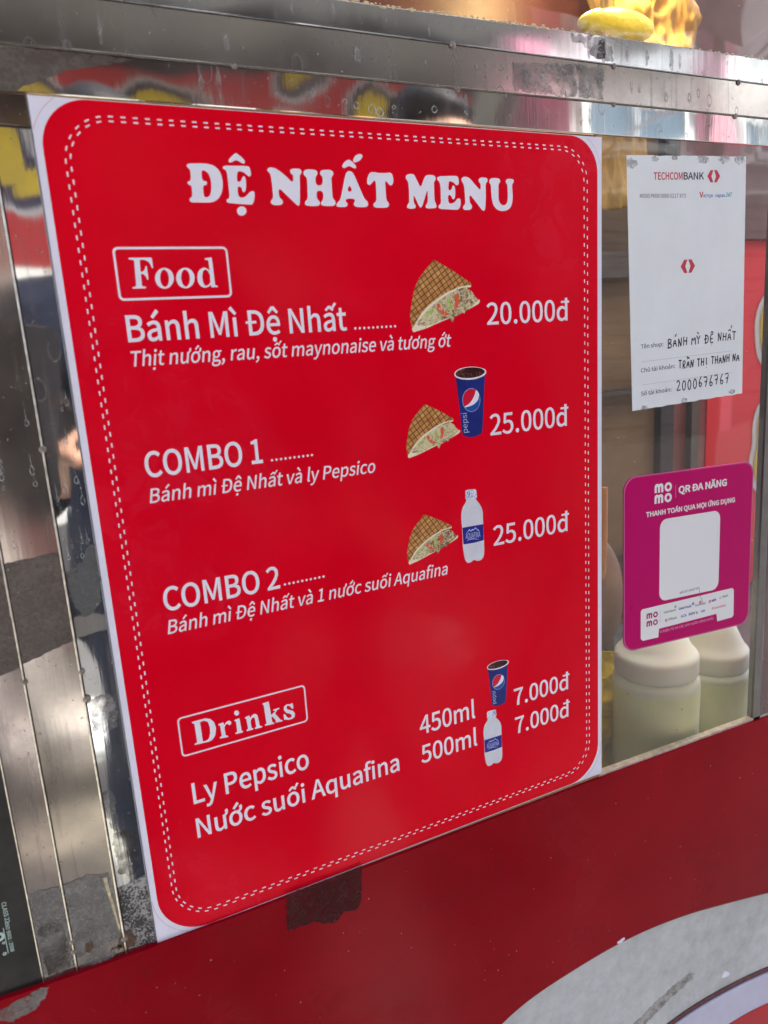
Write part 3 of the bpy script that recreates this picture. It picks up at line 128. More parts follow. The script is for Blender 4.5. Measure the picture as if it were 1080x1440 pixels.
FOOD_WORD = '47.2,94.8 60.6,94.8 61,94.9 61.3,95.2 61.4,95.6 61.5,100.6 61.4,101 61.4,101.3 61.2,101.5 61,101.6 60.8,101.5 60.6,101.3 60.5,101 60.3,100.2 60.1,99.8 60,99.3 59.7,98.8 59.2,97.8 58.9,97.5 58.5,97.2 58.1,96.9 57.3,96.5 56.8,96.4 56.3,96.2 55.8,96.2 54.2,96.1 53.8,96.2 53.5,96.5 53.4,96.8 53,103.2 53.1,103.5 53.3,103.7 53.6,103.8 53.9,103.8 54.3,103.7 54.7,103.5 55.1,103.2 55.4,102.9 55.8,102.5 56,102.1 56.2,101.7 56.5,100.9 56.6,100.5 56.8,100.3 57,100.1 57.2,100.1 57.4,100.2 57.4,100.4 57.5,100.8 57.5,108 57.4,108.4 57.4,108.7 57.2,108.9 57,109 56.8,108.9 56.7,108.7 56.5,108.4 56.4,107.7 56.2,107.3 56,106.8 55.8,106.4 55.4,106 55.1,105.7 54.7,105.4 54.3,105.2 53.7,105.2 53.4,105.2 53.1,105.4 53,105.8 52.8,112.2 52.9,112.6 53.2,112.9 53.5,113.1 54.6,113.3 54.9,113.4 55.2,113.6 55.3,113.8 55.3,114 55.2,114.2 54.9,114.3 54.6,114.4 47.2,114.4 46.8,114.3 46.5,114.2 46.4,114.1 46.5,113.8 46.6,113.6 46.9,113.5 47.2,113.3 48.4,113.1 48.7,112.9 49,112.6 49.1,112.2 49.8,97 49.7,96.7 49.4,96.4 49.1,96.2 47.1,95.9 46.8,95.8 46.5,95.6 46.4,95.4 46.4,95.2 46.5,95 46.8,94.9|74.2,108.6 74.2,109 74.1,109.4 74,109.8 73.9,110.1 73.7,110.5 73.6,110.8 73.4,111.2 73.2,111.5 72.9,111.8 72.7,112.1 72.5,112.4 72.2,112.7 72,113 71.7,113.2 71.4,113.5 71.1,113.7 70.8,114 70.5,114.2 70.1,114.3 69.8,114.5 69.5,114.6 69.2,114.7 68.8,114.8 68.5,114.9 68.1,114.9 67.8,115 67.4,115 67.1,114.9 66.7,114.9 66.4,114.8 66,114.7 65.7,114.6 65.4,114.6 65.1,114.4 64.8,114.3 64.5,114.1 64.2,113.9 64,113.7 63.7,113.5 63.5,113.2 63.2,113 63,112.7 62.8,112.4 62.7,112.1 62.5,111.8 62.4,111.5 62.3,111.1 62.2,110.8 62,110.4 62,110.1 61.9,109.7 61.9,109.3 61.9,109 61.9,108.6 61.9,108.2 62,107.8 62,107.5 62.1,107.1 62.2,106.7 62.3,106.4 62.5,106 62.6,105.7 62.8,105.3 63,105 63.2,104.7 63.4,104.4 63.7,104.1 63.9,103.8 64.2,103.5 64.5,103.2 64.8,103 65,102.8 65.4,102.5 65.7,102.3 66,102.2 66.3,102 66.7,101.9 67,101.8 67.4,101.7 67.7,101.6 68.1,101.6 68.4,101.5 68.8,101.5 69.1,101.5 69.4,101.6 69.7,101.6 70.1,101.7 70.4,101.8 70.7,101.9 71,102 71.3,102.2 71.6,102.4 71.9,102.5 72.2,102.7 72.4,103 72.7,103.2 72.9,103.5 73.2,103.8 73.4,104.1 73.5,104.4 73.7,104.6 73.8,105 73.9,105.3 74,105.6 74.2,106 74.2,106.3 74.3,106.7 74.3,107.1 74.3,107.4 74.3,107.8 74.3,108.2;71,108.6 71,108.8 70.9,109.2 70.9,109.4 70.8,109.8 70.8,110 70.7,110.3 70.6,110.6 70.6,110.9 70.4,111.2 70.3,111.4 70.2,111.7 70.1,111.9 70,112.2 69.9,112.4 69.7,112.6 69.6,112.8 69.4,112.9 69.3,113.1 69.1,113.2 69,113.4 68.8,113.5 68.7,113.6 68.5,113.7 68.3,113.7 68.2,113.8 68,113.8 67.8,113.8 67.6,113.8 67.5,113.7 67.3,113.7 67.2,113.6 67,113.6 66.9,113.4 66.8,113.3 66.6,113.2 66.5,113.1 66.3,112.9 66.2,112.8 66.1,112.6 66,112.4 65.8,112.1 65.8,111.9 65.7,111.7 65.6,111.4 65.5,111.2 65.4,110.9 65.4,110.6 65.3,110.4 65.3,110 65.2,109.8 65.2,109.4 65.2,109.2 65.2,108.8 65.2,108.5 65.2,108.2 65.3,107.9 65.3,107.6 65.4,107.3 65.4,107 65.5,106.7 65.5,106.4 65.6,106.1 65.7,105.9 65.8,105.6 65.8,105.3 66,105 66.1,104.8 66.2,104.6 66.3,104.3 66.4,104.1 66.6,103.9 66.7,103.7 66.9,103.6 67,103.4 67.2,103.2 67.3,103.1 67.5,103 67.6,102.9 67.8,102.8 68,102.7 68.1,102.7 68.3,102.6 68.5,102.6 68.6,102.6 68.8,102.7 68.9,102.7 69.1,102.8 69.2,102.8 69.4,103 69.5,103.1 69.7,103.2 69.8,103.4 70,103.5 70.1,103.7 70.2,103.9 70.4,104.1 70.4,104.3 70.5,104.5 70.6,104.7 70.7,105 70.8,105.2 70.8,105.5 70.9,105.8 70.9,106 71,106.4 71,106.7 71,107 71,107.3 71.1,107.6 71.1,107.9 71.1,108.2|88.3,108.8 88.3,109.1 88.2,109.5 88.1,109.9 88,110.2 87.8,110.6 87.7,110.9 87.5,111.3 87.3,111.6 87.1,112 86.9,112.3 86.6,112.6 86.4,112.9 86.1,113.2 85.8,113.4 85.5,113.7 85.2,113.9 84.9,114.1 84.6,114.3 84.2,114.4 83.9,114.6 83.6,114.7 83.3,114.8 82.9,114.9 82.6,115 82.2,115 81.9,115.1 81.5,115.1 81.2,115.1 80.8,115 80.5,115 80.1,114.9 79.8,114.8 79.5,114.7 79.2,114.5 78.9,114.4 78.6,114.2 78.2,114 78,113.8 77.7,113.6 77.5,113.3 77.2,113.1 77,112.8 76.8,112.5 76.7,112.2 76.5,111.9 76.4,111.6 76.3,111.2 76.2,110.9 76,110.5 76,110.2 75.9,109.8 75.9,109.4 75.9,109.1 75.9,108.7 75.9,108.3 76,107.9 76,107.6 76.1,107.2 76.2,106.8 76.3,106.5 76.5,106.1 76.6,105.8 76.8,105.4 77,105.1 77.2,104.8 77.4,104.5 77.7,104.2 77.9,103.9 78.2,103.6 78.5,103.4 78.8,103.1 79,102.9 79.4,102.7 79.7,102.5 80,102.3 80.3,102.2 80.7,102 81,101.9 81.4,101.8 81.7,101.7 82.1,101.7 82.4,101.6 82.8,101.6 83.1,101.7 83.5,101.7 83.8,101.8 84.2,101.9 84.5,102 84.8,102 85.1,102.2 85.4,102.3 85.7,102.5 86,102.7 86.2,102.9 86.5,103.1 86.7,103.4 87,103.6 87.2,103.9 87.4,104.2 87.6,104.5 87.7,104.8 87.9,105.1 88,105.5 88.2,105.8 88.2,106.2 88.3,106.5 88.4,106.9 88.4,107.3 88.4,107.6 88.4,108 88.4,108.4;85.2,108.6 85.1,109 85.1,109.2 85,109.6 85,109.8 84.9,110.2 84.8,110.4 84.7,110.7 84.6,111 84.6,111.3 84.4,111.6 84.3,111.8 84.2,112 84.1,112.3 84,112.5 83.8,112.7 83.7,112.9 83.5,113 83.4,113.2 83.2,113.4 83.1,113.5 82.9,113.6 82.8,113.7 82.6,113.8 82.4,113.9 82.3,113.9 82.1,114 81.9,114 81.7,113.9 81.6,113.9 81.4,113.8 81.2,113.8 81.1,113.7 80.9,113.6 80.8,113.5 80.6,113.4 80.5,113.2 80.4,113.1 80.3,112.9 80.1,112.7 80,112.5 79.9,112.3 79.8,112.1 79.7,111.8 79.6,111.6 79.5,111.3 79.4,111 79.4,110.8 79.4,110.5 79.3,110.2 79.3,109.9 79.3,109.6 79.3,109.3 79.2,109 79.2,108.7 79.2,108.4 79.2,108 79.3,107.8 79.3,107.4 79.4,107.2 79.4,106.8 79.5,106.6 79.6,106.3 79.7,106 79.8,105.7 79.8,105.4 80,105.2 80.1,104.9 80.2,104.7 80.3,104.4 80.4,104.2 80.6,104 80.7,103.8 80.9,103.7 81,103.5 81.2,103.4 81.4,103.2 81.5,103.2 81.7,103.1 81.9,103 82,102.9 82.2,102.9 82.3,102.8 82.5,102.8 82.7,102.8 82.8,102.9 83,102.9 83.2,103 83.3,103 83.5,103.2 83.6,103.3 83.8,103.4 83.9,103.5 84,103.7 84.1,103.8 84.3,104 84.4,104.2 84.5,104.5 84.6,104.7 84.7,104.9 84.8,105.2 84.9,105.4 85,105.7 85,106 85.1,106.2 85.1,106.6 85.2,106.8 85.2,107.2 85.2,107.4 85.2,107.8 85.2,108 85.2,108.4|97.5,95.6 101.1,95.1 101.4,95.2 101.7,95.4 101.8,95.8 102.1,113 102.2,113.3 102.4,113.6 102.8,113.8 103.2,113.8 103.6,113.9 103.8,114.1 103.9,114.2 103.9,114.5 103.8,114.6 103.5,114.8 103.2,114.8 100,115 99.7,114.9 99.4,114.6 99.2,114.3 99.1,113.8 99,113.5 98.7,113.5 98.4,113.6 98,114 97.6,114.3 97.1,114.5 96.7,114.7 95.5,114.9 95,115 94.6,115 94.1,114.9 92.8,114.4 92.4,114.2 92,113.9 91.7,113.6 90.9,112.2 90.7,111.8 90.5,111.3 90.4,110.8 90.3,108.8 90.3,108.4 90.3,107.9 90.4,107.4 91.2,104.9 91.4,104.5 91.6,104.1 92,103.7 92.9,102.8 93.3,102.5 93.8,102.3 94.2,102.1 94.9,101.9 95.4,101.8 95.8,101.8 96.3,101.9 96.9,102.1 97.3,102.3 97.8,102.5 98.2,102.8 98.8,103.4 99,103.5 99.2,103.4 99.3,103.2 99.3,97.6 99.2,97.3 98.9,97 98.6,96.8 97.5,96.7 97.2,96.6 96.9,96.4 96.8,96.3 96.8,96 96.9,95.8 97.2,95.7;99.1,106.4 98.4,104.6 98.2,104.2 97.9,103.8 97.6,103.5 97.1,103.3 96.7,103.1 96.3,103.1 95.8,103.2 95.4,103.5 95,103.8 94.7,104.1 94.5,104.5 93.9,106.6 93.8,107.1 93.7,107.6 93.7,108 93.8,111 93.8,111.4 94,111.9 94.2,112.4 94.6,113.2 94.9,113.5 95.3,113.7 95.8,113.8 96.4,113.7 96.8,113.6 97.2,113.4 97.6,113.2 98.5,112.3 98.7,111.9 98.9,111.5 99,111 99.2,107.8 99.2,107.4 99.2,106.9'
DRINKS_WORD = '48.6,431 57.6,431.1 58,431.2 58.5,431.2 59,431.4 61,432.3 61.4,432.6 61.8,432.8 62.1,433.2 63.9,435.6 64.1,436 64.3,436.5 64.4,436.9 65.1,440.7 65.1,441.2 65.1,441.6 65,442.1 64.1,446.5 63.9,446.9 63.7,447.4 63.4,447.8 61.7,449.7 61.3,450 60.9,450.3 60.5,450.5 59.2,450.7 58.7,450.8 58.2,450.9 57.8,450.9 48.4,450.4 48,450.4 47.7,450.2 47.6,450 47.6,449.7 47.7,449.5 48,449.3 48.3,449.2 49.1,449.1 49.4,448.9 49.7,448.6 49.8,448.2 49.5,433.6 49.4,433.2 49.2,432.9 48.9,432.6 48.4,432.5 48.1,432.3 47.9,432 47.8,431.8 47.8,431.4 47.9,431.2 48.2,431.1;54.6,432.8 56.4,432.7 56.8,432.8 57.3,432.9 57.7,433.1 59,434 59.3,434.3 59.6,434.7 59.8,435.1 60.4,438.3 60.5,438.8 60.6,439.2 60.6,439.8 60.3,443.6 60.3,444.1 60.2,444.6 60,445.1 59.1,447.8 58.8,448.2 58.5,448.5 58.1,448.8 57.4,449.2 56.9,449.3 56.4,449.4 56,449.5 54.8,449.5 54.4,449.4 54.1,449.1 54,448.8 53.8,433.6 53.9,433.2 54.2,432.9|68,438.6 70.8,438.4 71.1,438.5 71.4,438.7 71.5,439 71.6,440.4 71.7,440.6 71.8,440.7 72,440.5 72.8,439.4 73.2,439.1 73.6,438.8 74,438.5 74.8,438.3 75.2,438.2 75.7,438.3 76.1,438.4 76.6,438.8 76.9,439.1 77.1,439.5 77.3,440 77.3,440.4 77.3,440.9 77.1,441.2 76.9,441.5 76.6,441.8 76.2,441.9 75.9,441.9 75.5,441.8 75.2,441.5 74.8,441.3 74.6,441 74.4,440.7 74.2,440.4 74,440.2 73.7,440.2 73.4,440.4 72.8,440.8 72.5,441.2 72.2,441.6 72,442 71.7,442.7 71.6,443.2 71.6,443.7 71.6,444.2 71.8,449 72,449.4 72.2,449.7 72.6,450 73.1,450.2 73.4,450.4 73.7,450.7 73.8,450.9 73.7,451.2 73.6,451.4 73.3,451.5 73,451.5 67.8,451 67.5,450.9 67.2,450.7 67.1,450.5 67.1,450.2 67.2,450 67.4,449.8 67.7,449.6 68.2,449.6 68.5,449.4 68.7,449 68.8,448.6 68.5,441 68.4,440.6 68.3,440.2 68,440 67.7,440 67.4,439.8 67.3,439.6 67.2,439.4 67.3,439.1 67.4,438.9 67.7,438.7|84.1,434.5 84,434.8 83.9,435 83.8,435.2 83.6,435.3 83.5,435.5 83.3,435.6 83.1,435.7 82.9,435.7 82.7,435.8 82.5,435.8 82.3,435.8 82.1,435.7 81.9,435.7 81.7,435.6 81.5,435.5 81.3,435.4 81.1,435.2 80.9,435 80.8,434.8 80.6,434.6 80.6,434.4 80.5,434.1 80.4,433.9 80.4,433.6 80.3,433.4 80.3,433.1 80.4,432.9 80.4,432.7 80.5,432.5 80.6,432.3 80.7,432.1 80.8,432 81,431.8 81.1,431.7 81.3,431.6 81.5,431.5 81.7,431.5 81.9,431.4 82.1,431.4 82.3,431.5 82.6,431.5 82.8,431.6 83,431.7 83.2,431.8 83.3,432 83.5,432.2 83.6,432.4 83.8,432.6 83.9,432.8 84,433.1 84.1,433.3 84.1,433.6 84.2,433.8 84.2,434.1 84.1,434.3|80.6,438.8 83.3,438.5 83.6,438.6 83.9,438.8 84,439.2 84.5,449.2 84.6,449.5 84.7,449.8 85,449.9 85.2,450 85.5,450 85.6,450.2 85.7,450.4 85.6,450.7 85.5,450.9 85.2,451 84.8,451.1 80.2,451 79.9,450.9 79.6,450.8 79.5,450.6 79.4,450.2 79.5,450 79.7,449.9 80,449.8 80.5,449.7 80.8,449.6 81,449.3 81.1,449 81,441 80.9,440.6 80.8,440.3 80.6,440.1 80.2,440.1 80,440 79.9,439.8 79.8,439.6 79.9,439.3 80,439.1 80.3,438.9|89,439 91.4,438.6 91.7,438.7 92,438.9 92.1,439.2 92.2,440.2 92.3,440.5 92.5,440.6 92.7,440.5 93.9,439.3 94.3,439 94.7,438.8 95.1,438.6 95.9,438.5 96.3,438.5 96.7,438.6 97.1,438.8 97.8,439.5 98,439.9 98.3,440.3 98.4,440.7 98.6,442.2 98.7,442.6 98.7,443.2 98.8,443.6 99.2,449.2 99.3,449.6 99.6,449.9 99.9,450.1 100.5,450.2 100.8,450.3 101.1,450.5 101.3,450.8 101.3,451 101.2,451.3 101,451.4 100.6,451.5 96,451.3 95.6,451.2 95.3,451.1 95.2,450.8 95.1,450.6 95.2,450.3 95.4,450.2 95.6,450.1 95.9,450 96.2,449.9 96.3,449.6 96.4,449.2 96.1,443.4 96.1,443 96,442.5 95.8,442.1 95.7,441.7 95.4,441.4 95.2,441.2 94.8,441.1 94.5,441.1 94.1,441.2 93.8,441.4 93.5,441.7 92.8,442.8 92.6,443.2 92.5,443.7 92.4,444.2 92.6,449 92.7,449.4 92.8,449.7 93.1,449.9 93.4,450 93.7,450.2 93.8,450.4 93.9,450.6 93.9,450.9 93.8,451.1 93.5,451.2 93.2,451.3 89.2,451.2 88.9,451.1 88.6,451 88.5,450.8 88.4,450.4 88.5,450.2 88.7,450 88.9,449.8 89.3,449.8 89.5,449.6 89.7,449.2 89.8,448.8 89.3,441.2 89.2,440.8 89.1,440.5 88.9,440.3 88.6,440.3 88.4,440.2 88.3,440 88.2,439.8 88.3,439.5 88.4,439.3 88.7,439.1|104.2,431.4 107.8,431.2 108.2,431.3 108.5,431.6 108.6,432 109.3,442.8 109.4,443 109.6,443.2 109.9,443.1 112.9,441 113.1,440.8 113,440.6 112.8,440.5 112.3,440.5 112,440.4 111.7,440.2 111.6,440 111.5,439.6 111.6,439.4 111.9,439.2 112.2,439.2 115.8,438.9 116.1,439 116.4,439.1 116.6,439.3 116.6,439.5 116.6,439.7 116.4,439.9 116,440 115.6,440.1 115.2,440.2 114.8,440.5 114.4,440.8 113.1,442.2 112.9,442.5 112.9,442.9 113,443.4 116.3,449 116.6,449.4 116.9,449.6 117.2,449.8 117.6,449.9 117.8,450 118,450.2 118.1,450.4 118.2,450.8 118.1,451 117.8,451.1 117.4,451.2 113,450.8 112.6,450.8 112.3,450.6 112.2,450.4 112.1,450.2 112.2,450 112.3,449.8 112.5,449.7 112.7,449.6 112.8,449.4 112.8,449.2 112.7,448.9 110.4,445.1 110.2,444.9 110,444.7 109.8,444.8 109.6,444.9 109.5,445.2 109.5,445.5 109.4,446 109.6,448.8 109.8,449.3 110,449.6 110.3,449.9 110.6,450.1 110.9,450.3 111.1,450.6 111.2,450.8 111.2,451.1 111.1,451.3 110.8,451.4 110.4,451.4 104.2,451 103.9,451 103.6,450.8 103.5,450.6 103.4,450.2 103.5,450 103.7,449.9 104,449.8 104.3,449.8 104.6,449.7 104.8,449.4 104.9,449 104.2,433.6 104.2,433.3 104.1,433 103.9,432.8 103.7,432.8 103.6,432.7 103.4,432.5 103.4,432.2 103.4,431.9 103.5,431.6 103.8,431.5|128,438.8 128.2,442.2 128.1,442.5 128,442.8 127.8,442.9 127.5,442.9 127.2,442.8 127,442.6 126.7,442.3 125.8,440.7 125.5,440.4 125.2,440 124.8,439.7 124.5,439.4 124.1,439.2 123.7,439.2 123.4,439.3 123,439.4 122.8,439.7 122.6,440 122.6,440.4 122.6,441.2 122.8,441.6 123,442 123.3,442.3 124.5,443.1 124.9,443.4 125.3,443.6 125.8,443.9 127.2,444.7 127.5,445 127.9,445.4 128.1,445.8 128.8,447.1 128.9,447.6 129,448 128.9,448.5 128.5,450 128.3,450.4 128,450.7 127.6,450.9 126.1,451.5 125.6,451.6 125.2,451.6 124.7,451.6 123.1,451.4 122.7,451.3 122.2,451.1 121.7,451 121.2,450.6 120.8,450.5 120.4,450.4 120.2,450.5 119.9,450.6 119.8,450.6 119.6,450.4 119.6,450 119.5,446.4 119.6,446 119.8,445.7 120,445.6 120.3,445.7 120.6,445.8 120.8,446 121.1,446.4 121.7,448.2 122,448.6 122.3,449 122.6,449.3 123.3,449.9 123.7,450 124.2,450.1 124.6,450.1 125.3,450 125.6,449.8 125.9,449.5 126.1,449.2 126.2,448.7 126.2,448.3 126,447.9 125.8,447.6 125.3,447 125,446.7 124.6,446.4 124.1,446.2 122.3,445.2 121.9,444.9 121.5,444.5 121.3,444.1 120.3,442.4 120.2,441.9 120.2,441.4 120.2,441 120.6,439.5 120.8,439.1 121.1,438.8 121.5,438.5 122.7,438 123.2,437.9 123.6,437.9 124.1,438 125.2,438.4 125.6,438.5 126,438.5 126.4,438.4 126.6,438.2 126.9,438.1 127.2,438 127.4,438 127.6,438 127.8,438.2 127.9,438.5'
SANDWICH = {
 'bread': '276.5,100 277.5,99.1 278.6,98.8 279.7,99.1 281.4,99.8 294.6,106.6 296.7,107.8 310.9,116.2 312,117.3 312.2,118.4 311.9,118.8 311,118.6 309.4,118.7 301.1,119.7 298.8,120.3 289.6,123.5 287.4,124.4 279.8,128.4 277.7,129.5 271.5,133.3 269.6,134.7 264.8,138.8 263.2,140.6 259.5,145.6 258.1,147.5 256.6,149.2 255.6,149.5 255.2,148.4 254.8,146.6 254.3,141.7 254.5,139.3 256,132.6 256.6,130.2 258.6,122.9 259.4,120.6 262.6,114.5 264,112.5 268.2,108 269.9,106.3 275.1,101.2',
 'crumb': '256.6,149 258.1,147.3 259.5,145.5 263.2,140.4 264.8,138.6 269.6,134.6 271.5,133.2 277.7,129.4 279.8,128.2 287.4,124.4 289.6,123.4 298.9,120.1 301.2,119.5 309.5,117.7 311.1,117.6 311.9,117.9 312.3,118.5 312.2,119.5 311.8,120.1 310.9,120.3 309.9,120.3 308.7,120 306.9,120.2 301.1,121.4 298.8,122.1 290.3,125.5 288.1,126.4 281.2,130 279.1,131.2 273.8,134.6 271.9,136.1 267.9,139.2 266.2,140.9 263.2,143.9 261.9,145.6 261,147.2 261.6,148.2 263.8,148.7 266.1,148.8 271.6,148.4 273.9,147.9 279.8,146 282,145.2 286.3,143.9 288.5,143.1 291.3,142.1 293.6,141.4 302.7,139.4 305,138.7 312.1,135.3 314.2,134.1 317.4,131.6 318.6,130.6 319.2,130.2 319.7,130.2 320.3,131 320.2,131.8 319.5,133 318,134 313.4,135.9 311.2,136.8 307.5,138.2 305.3,139 300,140.9 297.8,141.7 288.6,144.5 286.2,145.2 278.8,147.5 276.5,148.2 269,150.6 266.7,151.2 259.6,152.7 258,153.1 257.3,153.4 256.5,153 255.8,152 255.5,151 255.8,150.2',
 'filling': '260.6,147.4 261.6,145.7 262.9,143.9 265.9,140.9 267.6,139.2 271.6,136.1 273.5,134.6 278.8,131.2 280.9,130 287.7,126.5 289.9,125.5 298.8,121.9 301.1,121.2 306.9,119.9 308.4,120.1 309,121 310,121.9 311.4,122.8 312.7,123.9 313.8,125.3 315,126.7 316.2,128.1 317.2,129.4 318.1,130.6 317.5,131.9 314.2,134.1 312.2,135.4 306.5,138.6 305.4,139.7 305.1,140.6 304.6,140.8 303.9,140.1 302.4,140.2 299.1,141.6 297.3,142.4 295.8,143.1 294.8,144.4 294,146.3 293.3,147.1 292.5,146.9 291.8,146 291.3,144.5 289.8,143.9 287,144.3 284.6,144.7 279.7,145.6 277.4,146.3 273.9,148 271.6,148.6 266.1,148.9 263.7,148.8 261.3,148.5',
 'tomato': '279.4,132.6 280.7,131.9 281.8,132.4 282.6,134.2 284,135.7 286.8,137.8 288.5,139 290,140.2 290.2,141.2 288.9,142.1 287.2,142.1 284.7,140.9 282.8,139.5 280.6,137.1 279.6,135.4 279,133.7',
 'tomato2': '296.6,125.7 298.7,124.9 299.8,125.7 300.3,129.1 300.1,131.5 299.5,134.4 298.2,136.1 296,137 294.7,137 294.2,135.9 294.6,134.4 296.2,132.4 296.6,130.3 295.9,127.3',
 'lettuce': '289.1,128.1 291,127.4 292,128.2 292.3,131.5 292.7,133.9 293.5,136.9 292.9,138.4 291,139 289.6,138.6 288.7,137.2 288.4,135.5 289,133.6 289,131.6 288.4,129.5',
 'lettuce2': '268.7,138.9 271.1,136.7 273.1,135.5 276.5,134.5 277.8,134.6 278,135.7 277.3,137 275,139.2 273,140.5 270.3,141.9 268.8,141.7 268.2,140.4',
}
CUP = {
 'body': '295,191.9 297.5,193 299.8,193.7 304.3,194.3 306.7,194.5 311.3,194.6 313.7,194.4 317.8,193.6 320,193 322,192.3 322.9,193.1 321.8,201.9 321.6,204.3 320.5,216.8 320.3,219.2 319.1,231.8 318.9,234.2 318.3,238.5 317.6,240.2 316.4,241 314.6,241.7 312.2,242.3 309.8,242.5 307.4,242.6 305,242.4 302.7,241.8 300.8,241.2 299.3,240.5 298.4,239.3 298.1,237.6 297.8,235.6 296.8,221.9 296.6,219.5 295.5,207 295.3,204.6 294.5,197.2 294.3,194.8 294,192.6',
 'rim': '292.9,188.2 293.8,186.9 295.4,185.9 297.9,184.9 300.2,184.4 304.8,183.9 307.2,183.9 311.7,184.1 314.1,184.4 318.2,185.3 320.4,185.9 322.4,186.8 323.7,187.7 324.2,188.8 324.1,189.9 323.4,191 322,192 320,192.9 317.8,193.5 313.7,194.3 311.3,194.5 306.7,194.5 304.3,194.3 299.8,193.6 297.5,192.9 295.2,191.9 293.7,190.8 292.8,189.4',
 'liquid': '294,188.4 294.9,187.2 296.4,186.3 298.5,185.6 300.7,185 305.3,184.4 307.7,184.4 311.7,184.6 314.1,184.9 318.1,185.6 320,186.2 321.5,187.2 322.4,188 322.7,188.7 322.6,189.5 321.8,190.4 320.6,191.2 318.8,191.8 316.7,192.4 313.2,192.9 310.8,193.1 306.7,193 304.3,192.9 300.4,192.4 298.2,191.9 296.2,191.2 294.8,190.3 293.9,189.4',
 'ring': '317.2,212.8 317.1,213.8 316.8,214.9 316.4,215.9 315.9,216.8 315.4,217.8 314.7,218.6 314,219.2 313.2,219.8 312.2,220.4 311.3,220.8 310.4,221 309.4,221.2 308.4,221.3 307.4,221.2 306.4,220.9 305.4,220.6 304.6,220.1 303.7,219.6 302.8,218.9 302.1,218.2 301.4,217.3 300.8,216.4 300.4,215.4 300,214.4 299.7,213.3 299.6,212.2 299.5,211.2 299.6,210.1 299.7,209 300,208 300.3,207 300.8,206 301.4,205.2 302,204.4 302.8,203.6 303.6,203 304.4,202.6 305.4,202.2 306.3,201.8 307.3,201.7 308.3,201.6 309.3,201.7 310.2,201.9 311.2,202.2 312.1,202.7 313,203.2 313.8,203.9 314.6,204.6 315.2,205.5 315.8,206.4 316.4,207.4 316.7,208.4 317,209.5 317.2,210.6 317.2,211.6',
 'red': '300.9,207.6 301.4,206.1 302.4,204.7 303.8,203.4 305.4,202.5 307.1,202.2 308.9,202.1 310.6,202.4 311.9,202.7 312.6,203.2 312.8,204.1 312.5,205.6 311.9,207 311.1,208.4 310.1,209.9 308.8,211.6 307.4,213 305.9,214.2 304.2,215.2 302.4,215.8 301.3,215.7 300.8,214.7 300.5,213.4 300.2,212 300.2,210.5 300.5,209',
 'white': '313.5,203.7 314.5,204.3 315.3,205.2 315.9,206.5 316.1,207.8 315.9,209.4 315.5,210.7 315,211.9 313.9,213.1 312.4,214.2 310.7,215.2 308.9,215.8 307.1,216.4 305.3,216.6 303.8,216.8 302.4,217 301.6,216.8 301.4,216.5 302.2,216 304.1,215.3 305.9,214.4 307.5,213.1 308.9,211.7 310.2,210 311.2,208.5 311.9,207.1 312.5,205.6 312.8,204.2',
 'blue': '316.6,208 316.8,209.4 316.9,211 316.6,212.8 316.1,214.4 315.2,216.2 314.1,217.7 312.7,219 311.1,220 309.3,220.5 307.7,220.6 306.2,220.3 304.9,219.7 303.8,219 302.9,218.3 302.2,217.6 302.6,217.2 304,217.2 305.7,217 307.6,216.6 309.5,216.1 311.2,215.4 312.8,214.4 314.2,213.3 315.2,212.1 315.8,211 316.2,209.6 316.3,208',
}
BOTTLE = {
 'body': '299.2,296.8 299,297.8 298.2,298.9 296.9,300.2 295.9,301.6 295.1,303.1 294.5,304.9 294,307 293.8,309.2 293.6,312 293.7,314.4 294,318.4 294.1,320.8 294.1,326.9 294.1,329.3 294,335.4 294.1,337.8 294.3,340.3 294.6,342.7 295.1,346.4 295.6,348.5 296.4,350.2 297.1,351.4 298,352.2 299.1,352.5 300.5,352.5 301.7,352.3 302.6,351.9 303.6,351.4 304.5,351 305.4,351 306.4,351.6 307.6,352.1 309,352.5 310.6,352.5 312.2,352.2 313.5,351.4 314.5,350.2 315.2,348.6 315.7,346.4 315.9,344.2 315.9,336.3 315.9,333.9 315.8,327.6 315.8,325.2 315.7,318 315.7,315.6 315.7,310 315.4,307.7 314.7,305.4 313.8,303.4 312.7,301.7 311.4,299.9 310,298.1 309.3,296.9 309.2,296.2 308,295.8 300.8,295.5 299.6,295.6 299.4,296.1',
 'cap': '299.2,287.9 300.1,287.5 301.8,287.4 304.2,287.5 306.4,287.7 308.6,287.9 309.7,288.8 309.9,290.2 310.1,292 310.3,294 310.1,295.3 309.6,295.9 308.2,296.2 306.1,296.2 303.9,296.1 301.6,295.9 300,295.6 299,295.4 298.6,294.4 298.7,292.8 298.8,291 298.7,289.1',
 'label': '294.5,319.9 301.4,320 301.6,320 315.6,320.2 315.7,320.3 315.7,334.7 315.6,334.8 305.8,335.4 305.6,335.4 294.7,335 294.6,334.9 294.4,320',
 'peaks': '297.6,325.9 301.3,322.2 301.5,322.2 302.4,323.6 302.6,323.6 304.6,322.6 304.8,322.6 305.5,323.3 305.7,323.3 307.4,321.7 307.6,321.7 309.1,323.4 309.3,323.5 310.1,323.9 310.3,324 311.8,326.2 311.8,326.2 309.9,325 309.7,324.8 307.5,322.9 307.3,322.9 305.6,324.3 305.4,324.4 304.4,324 304.2,324 302.6,324.7 302.4,324.6 301.4,323.7 301.2,323.6 297.6,326',
 'swoosh': '298.2,332.2 300,331.5 302.2,331.2 304.6,331.3 306.9,331.8 311.1,333.2 311,333.3 307,332.4 304.6,332 302.1,331.9 300,332 298.1,332.4',
}

# ---------------------------------------------------------------- helpers
random.seed(7)
ORG = {}
def W3(u, v, h=0.0):
    """front drawing units (right, down) and height out of the front in mm -> world"""
    return Vector((u * K, -h * 0.001, ZT - v * K))

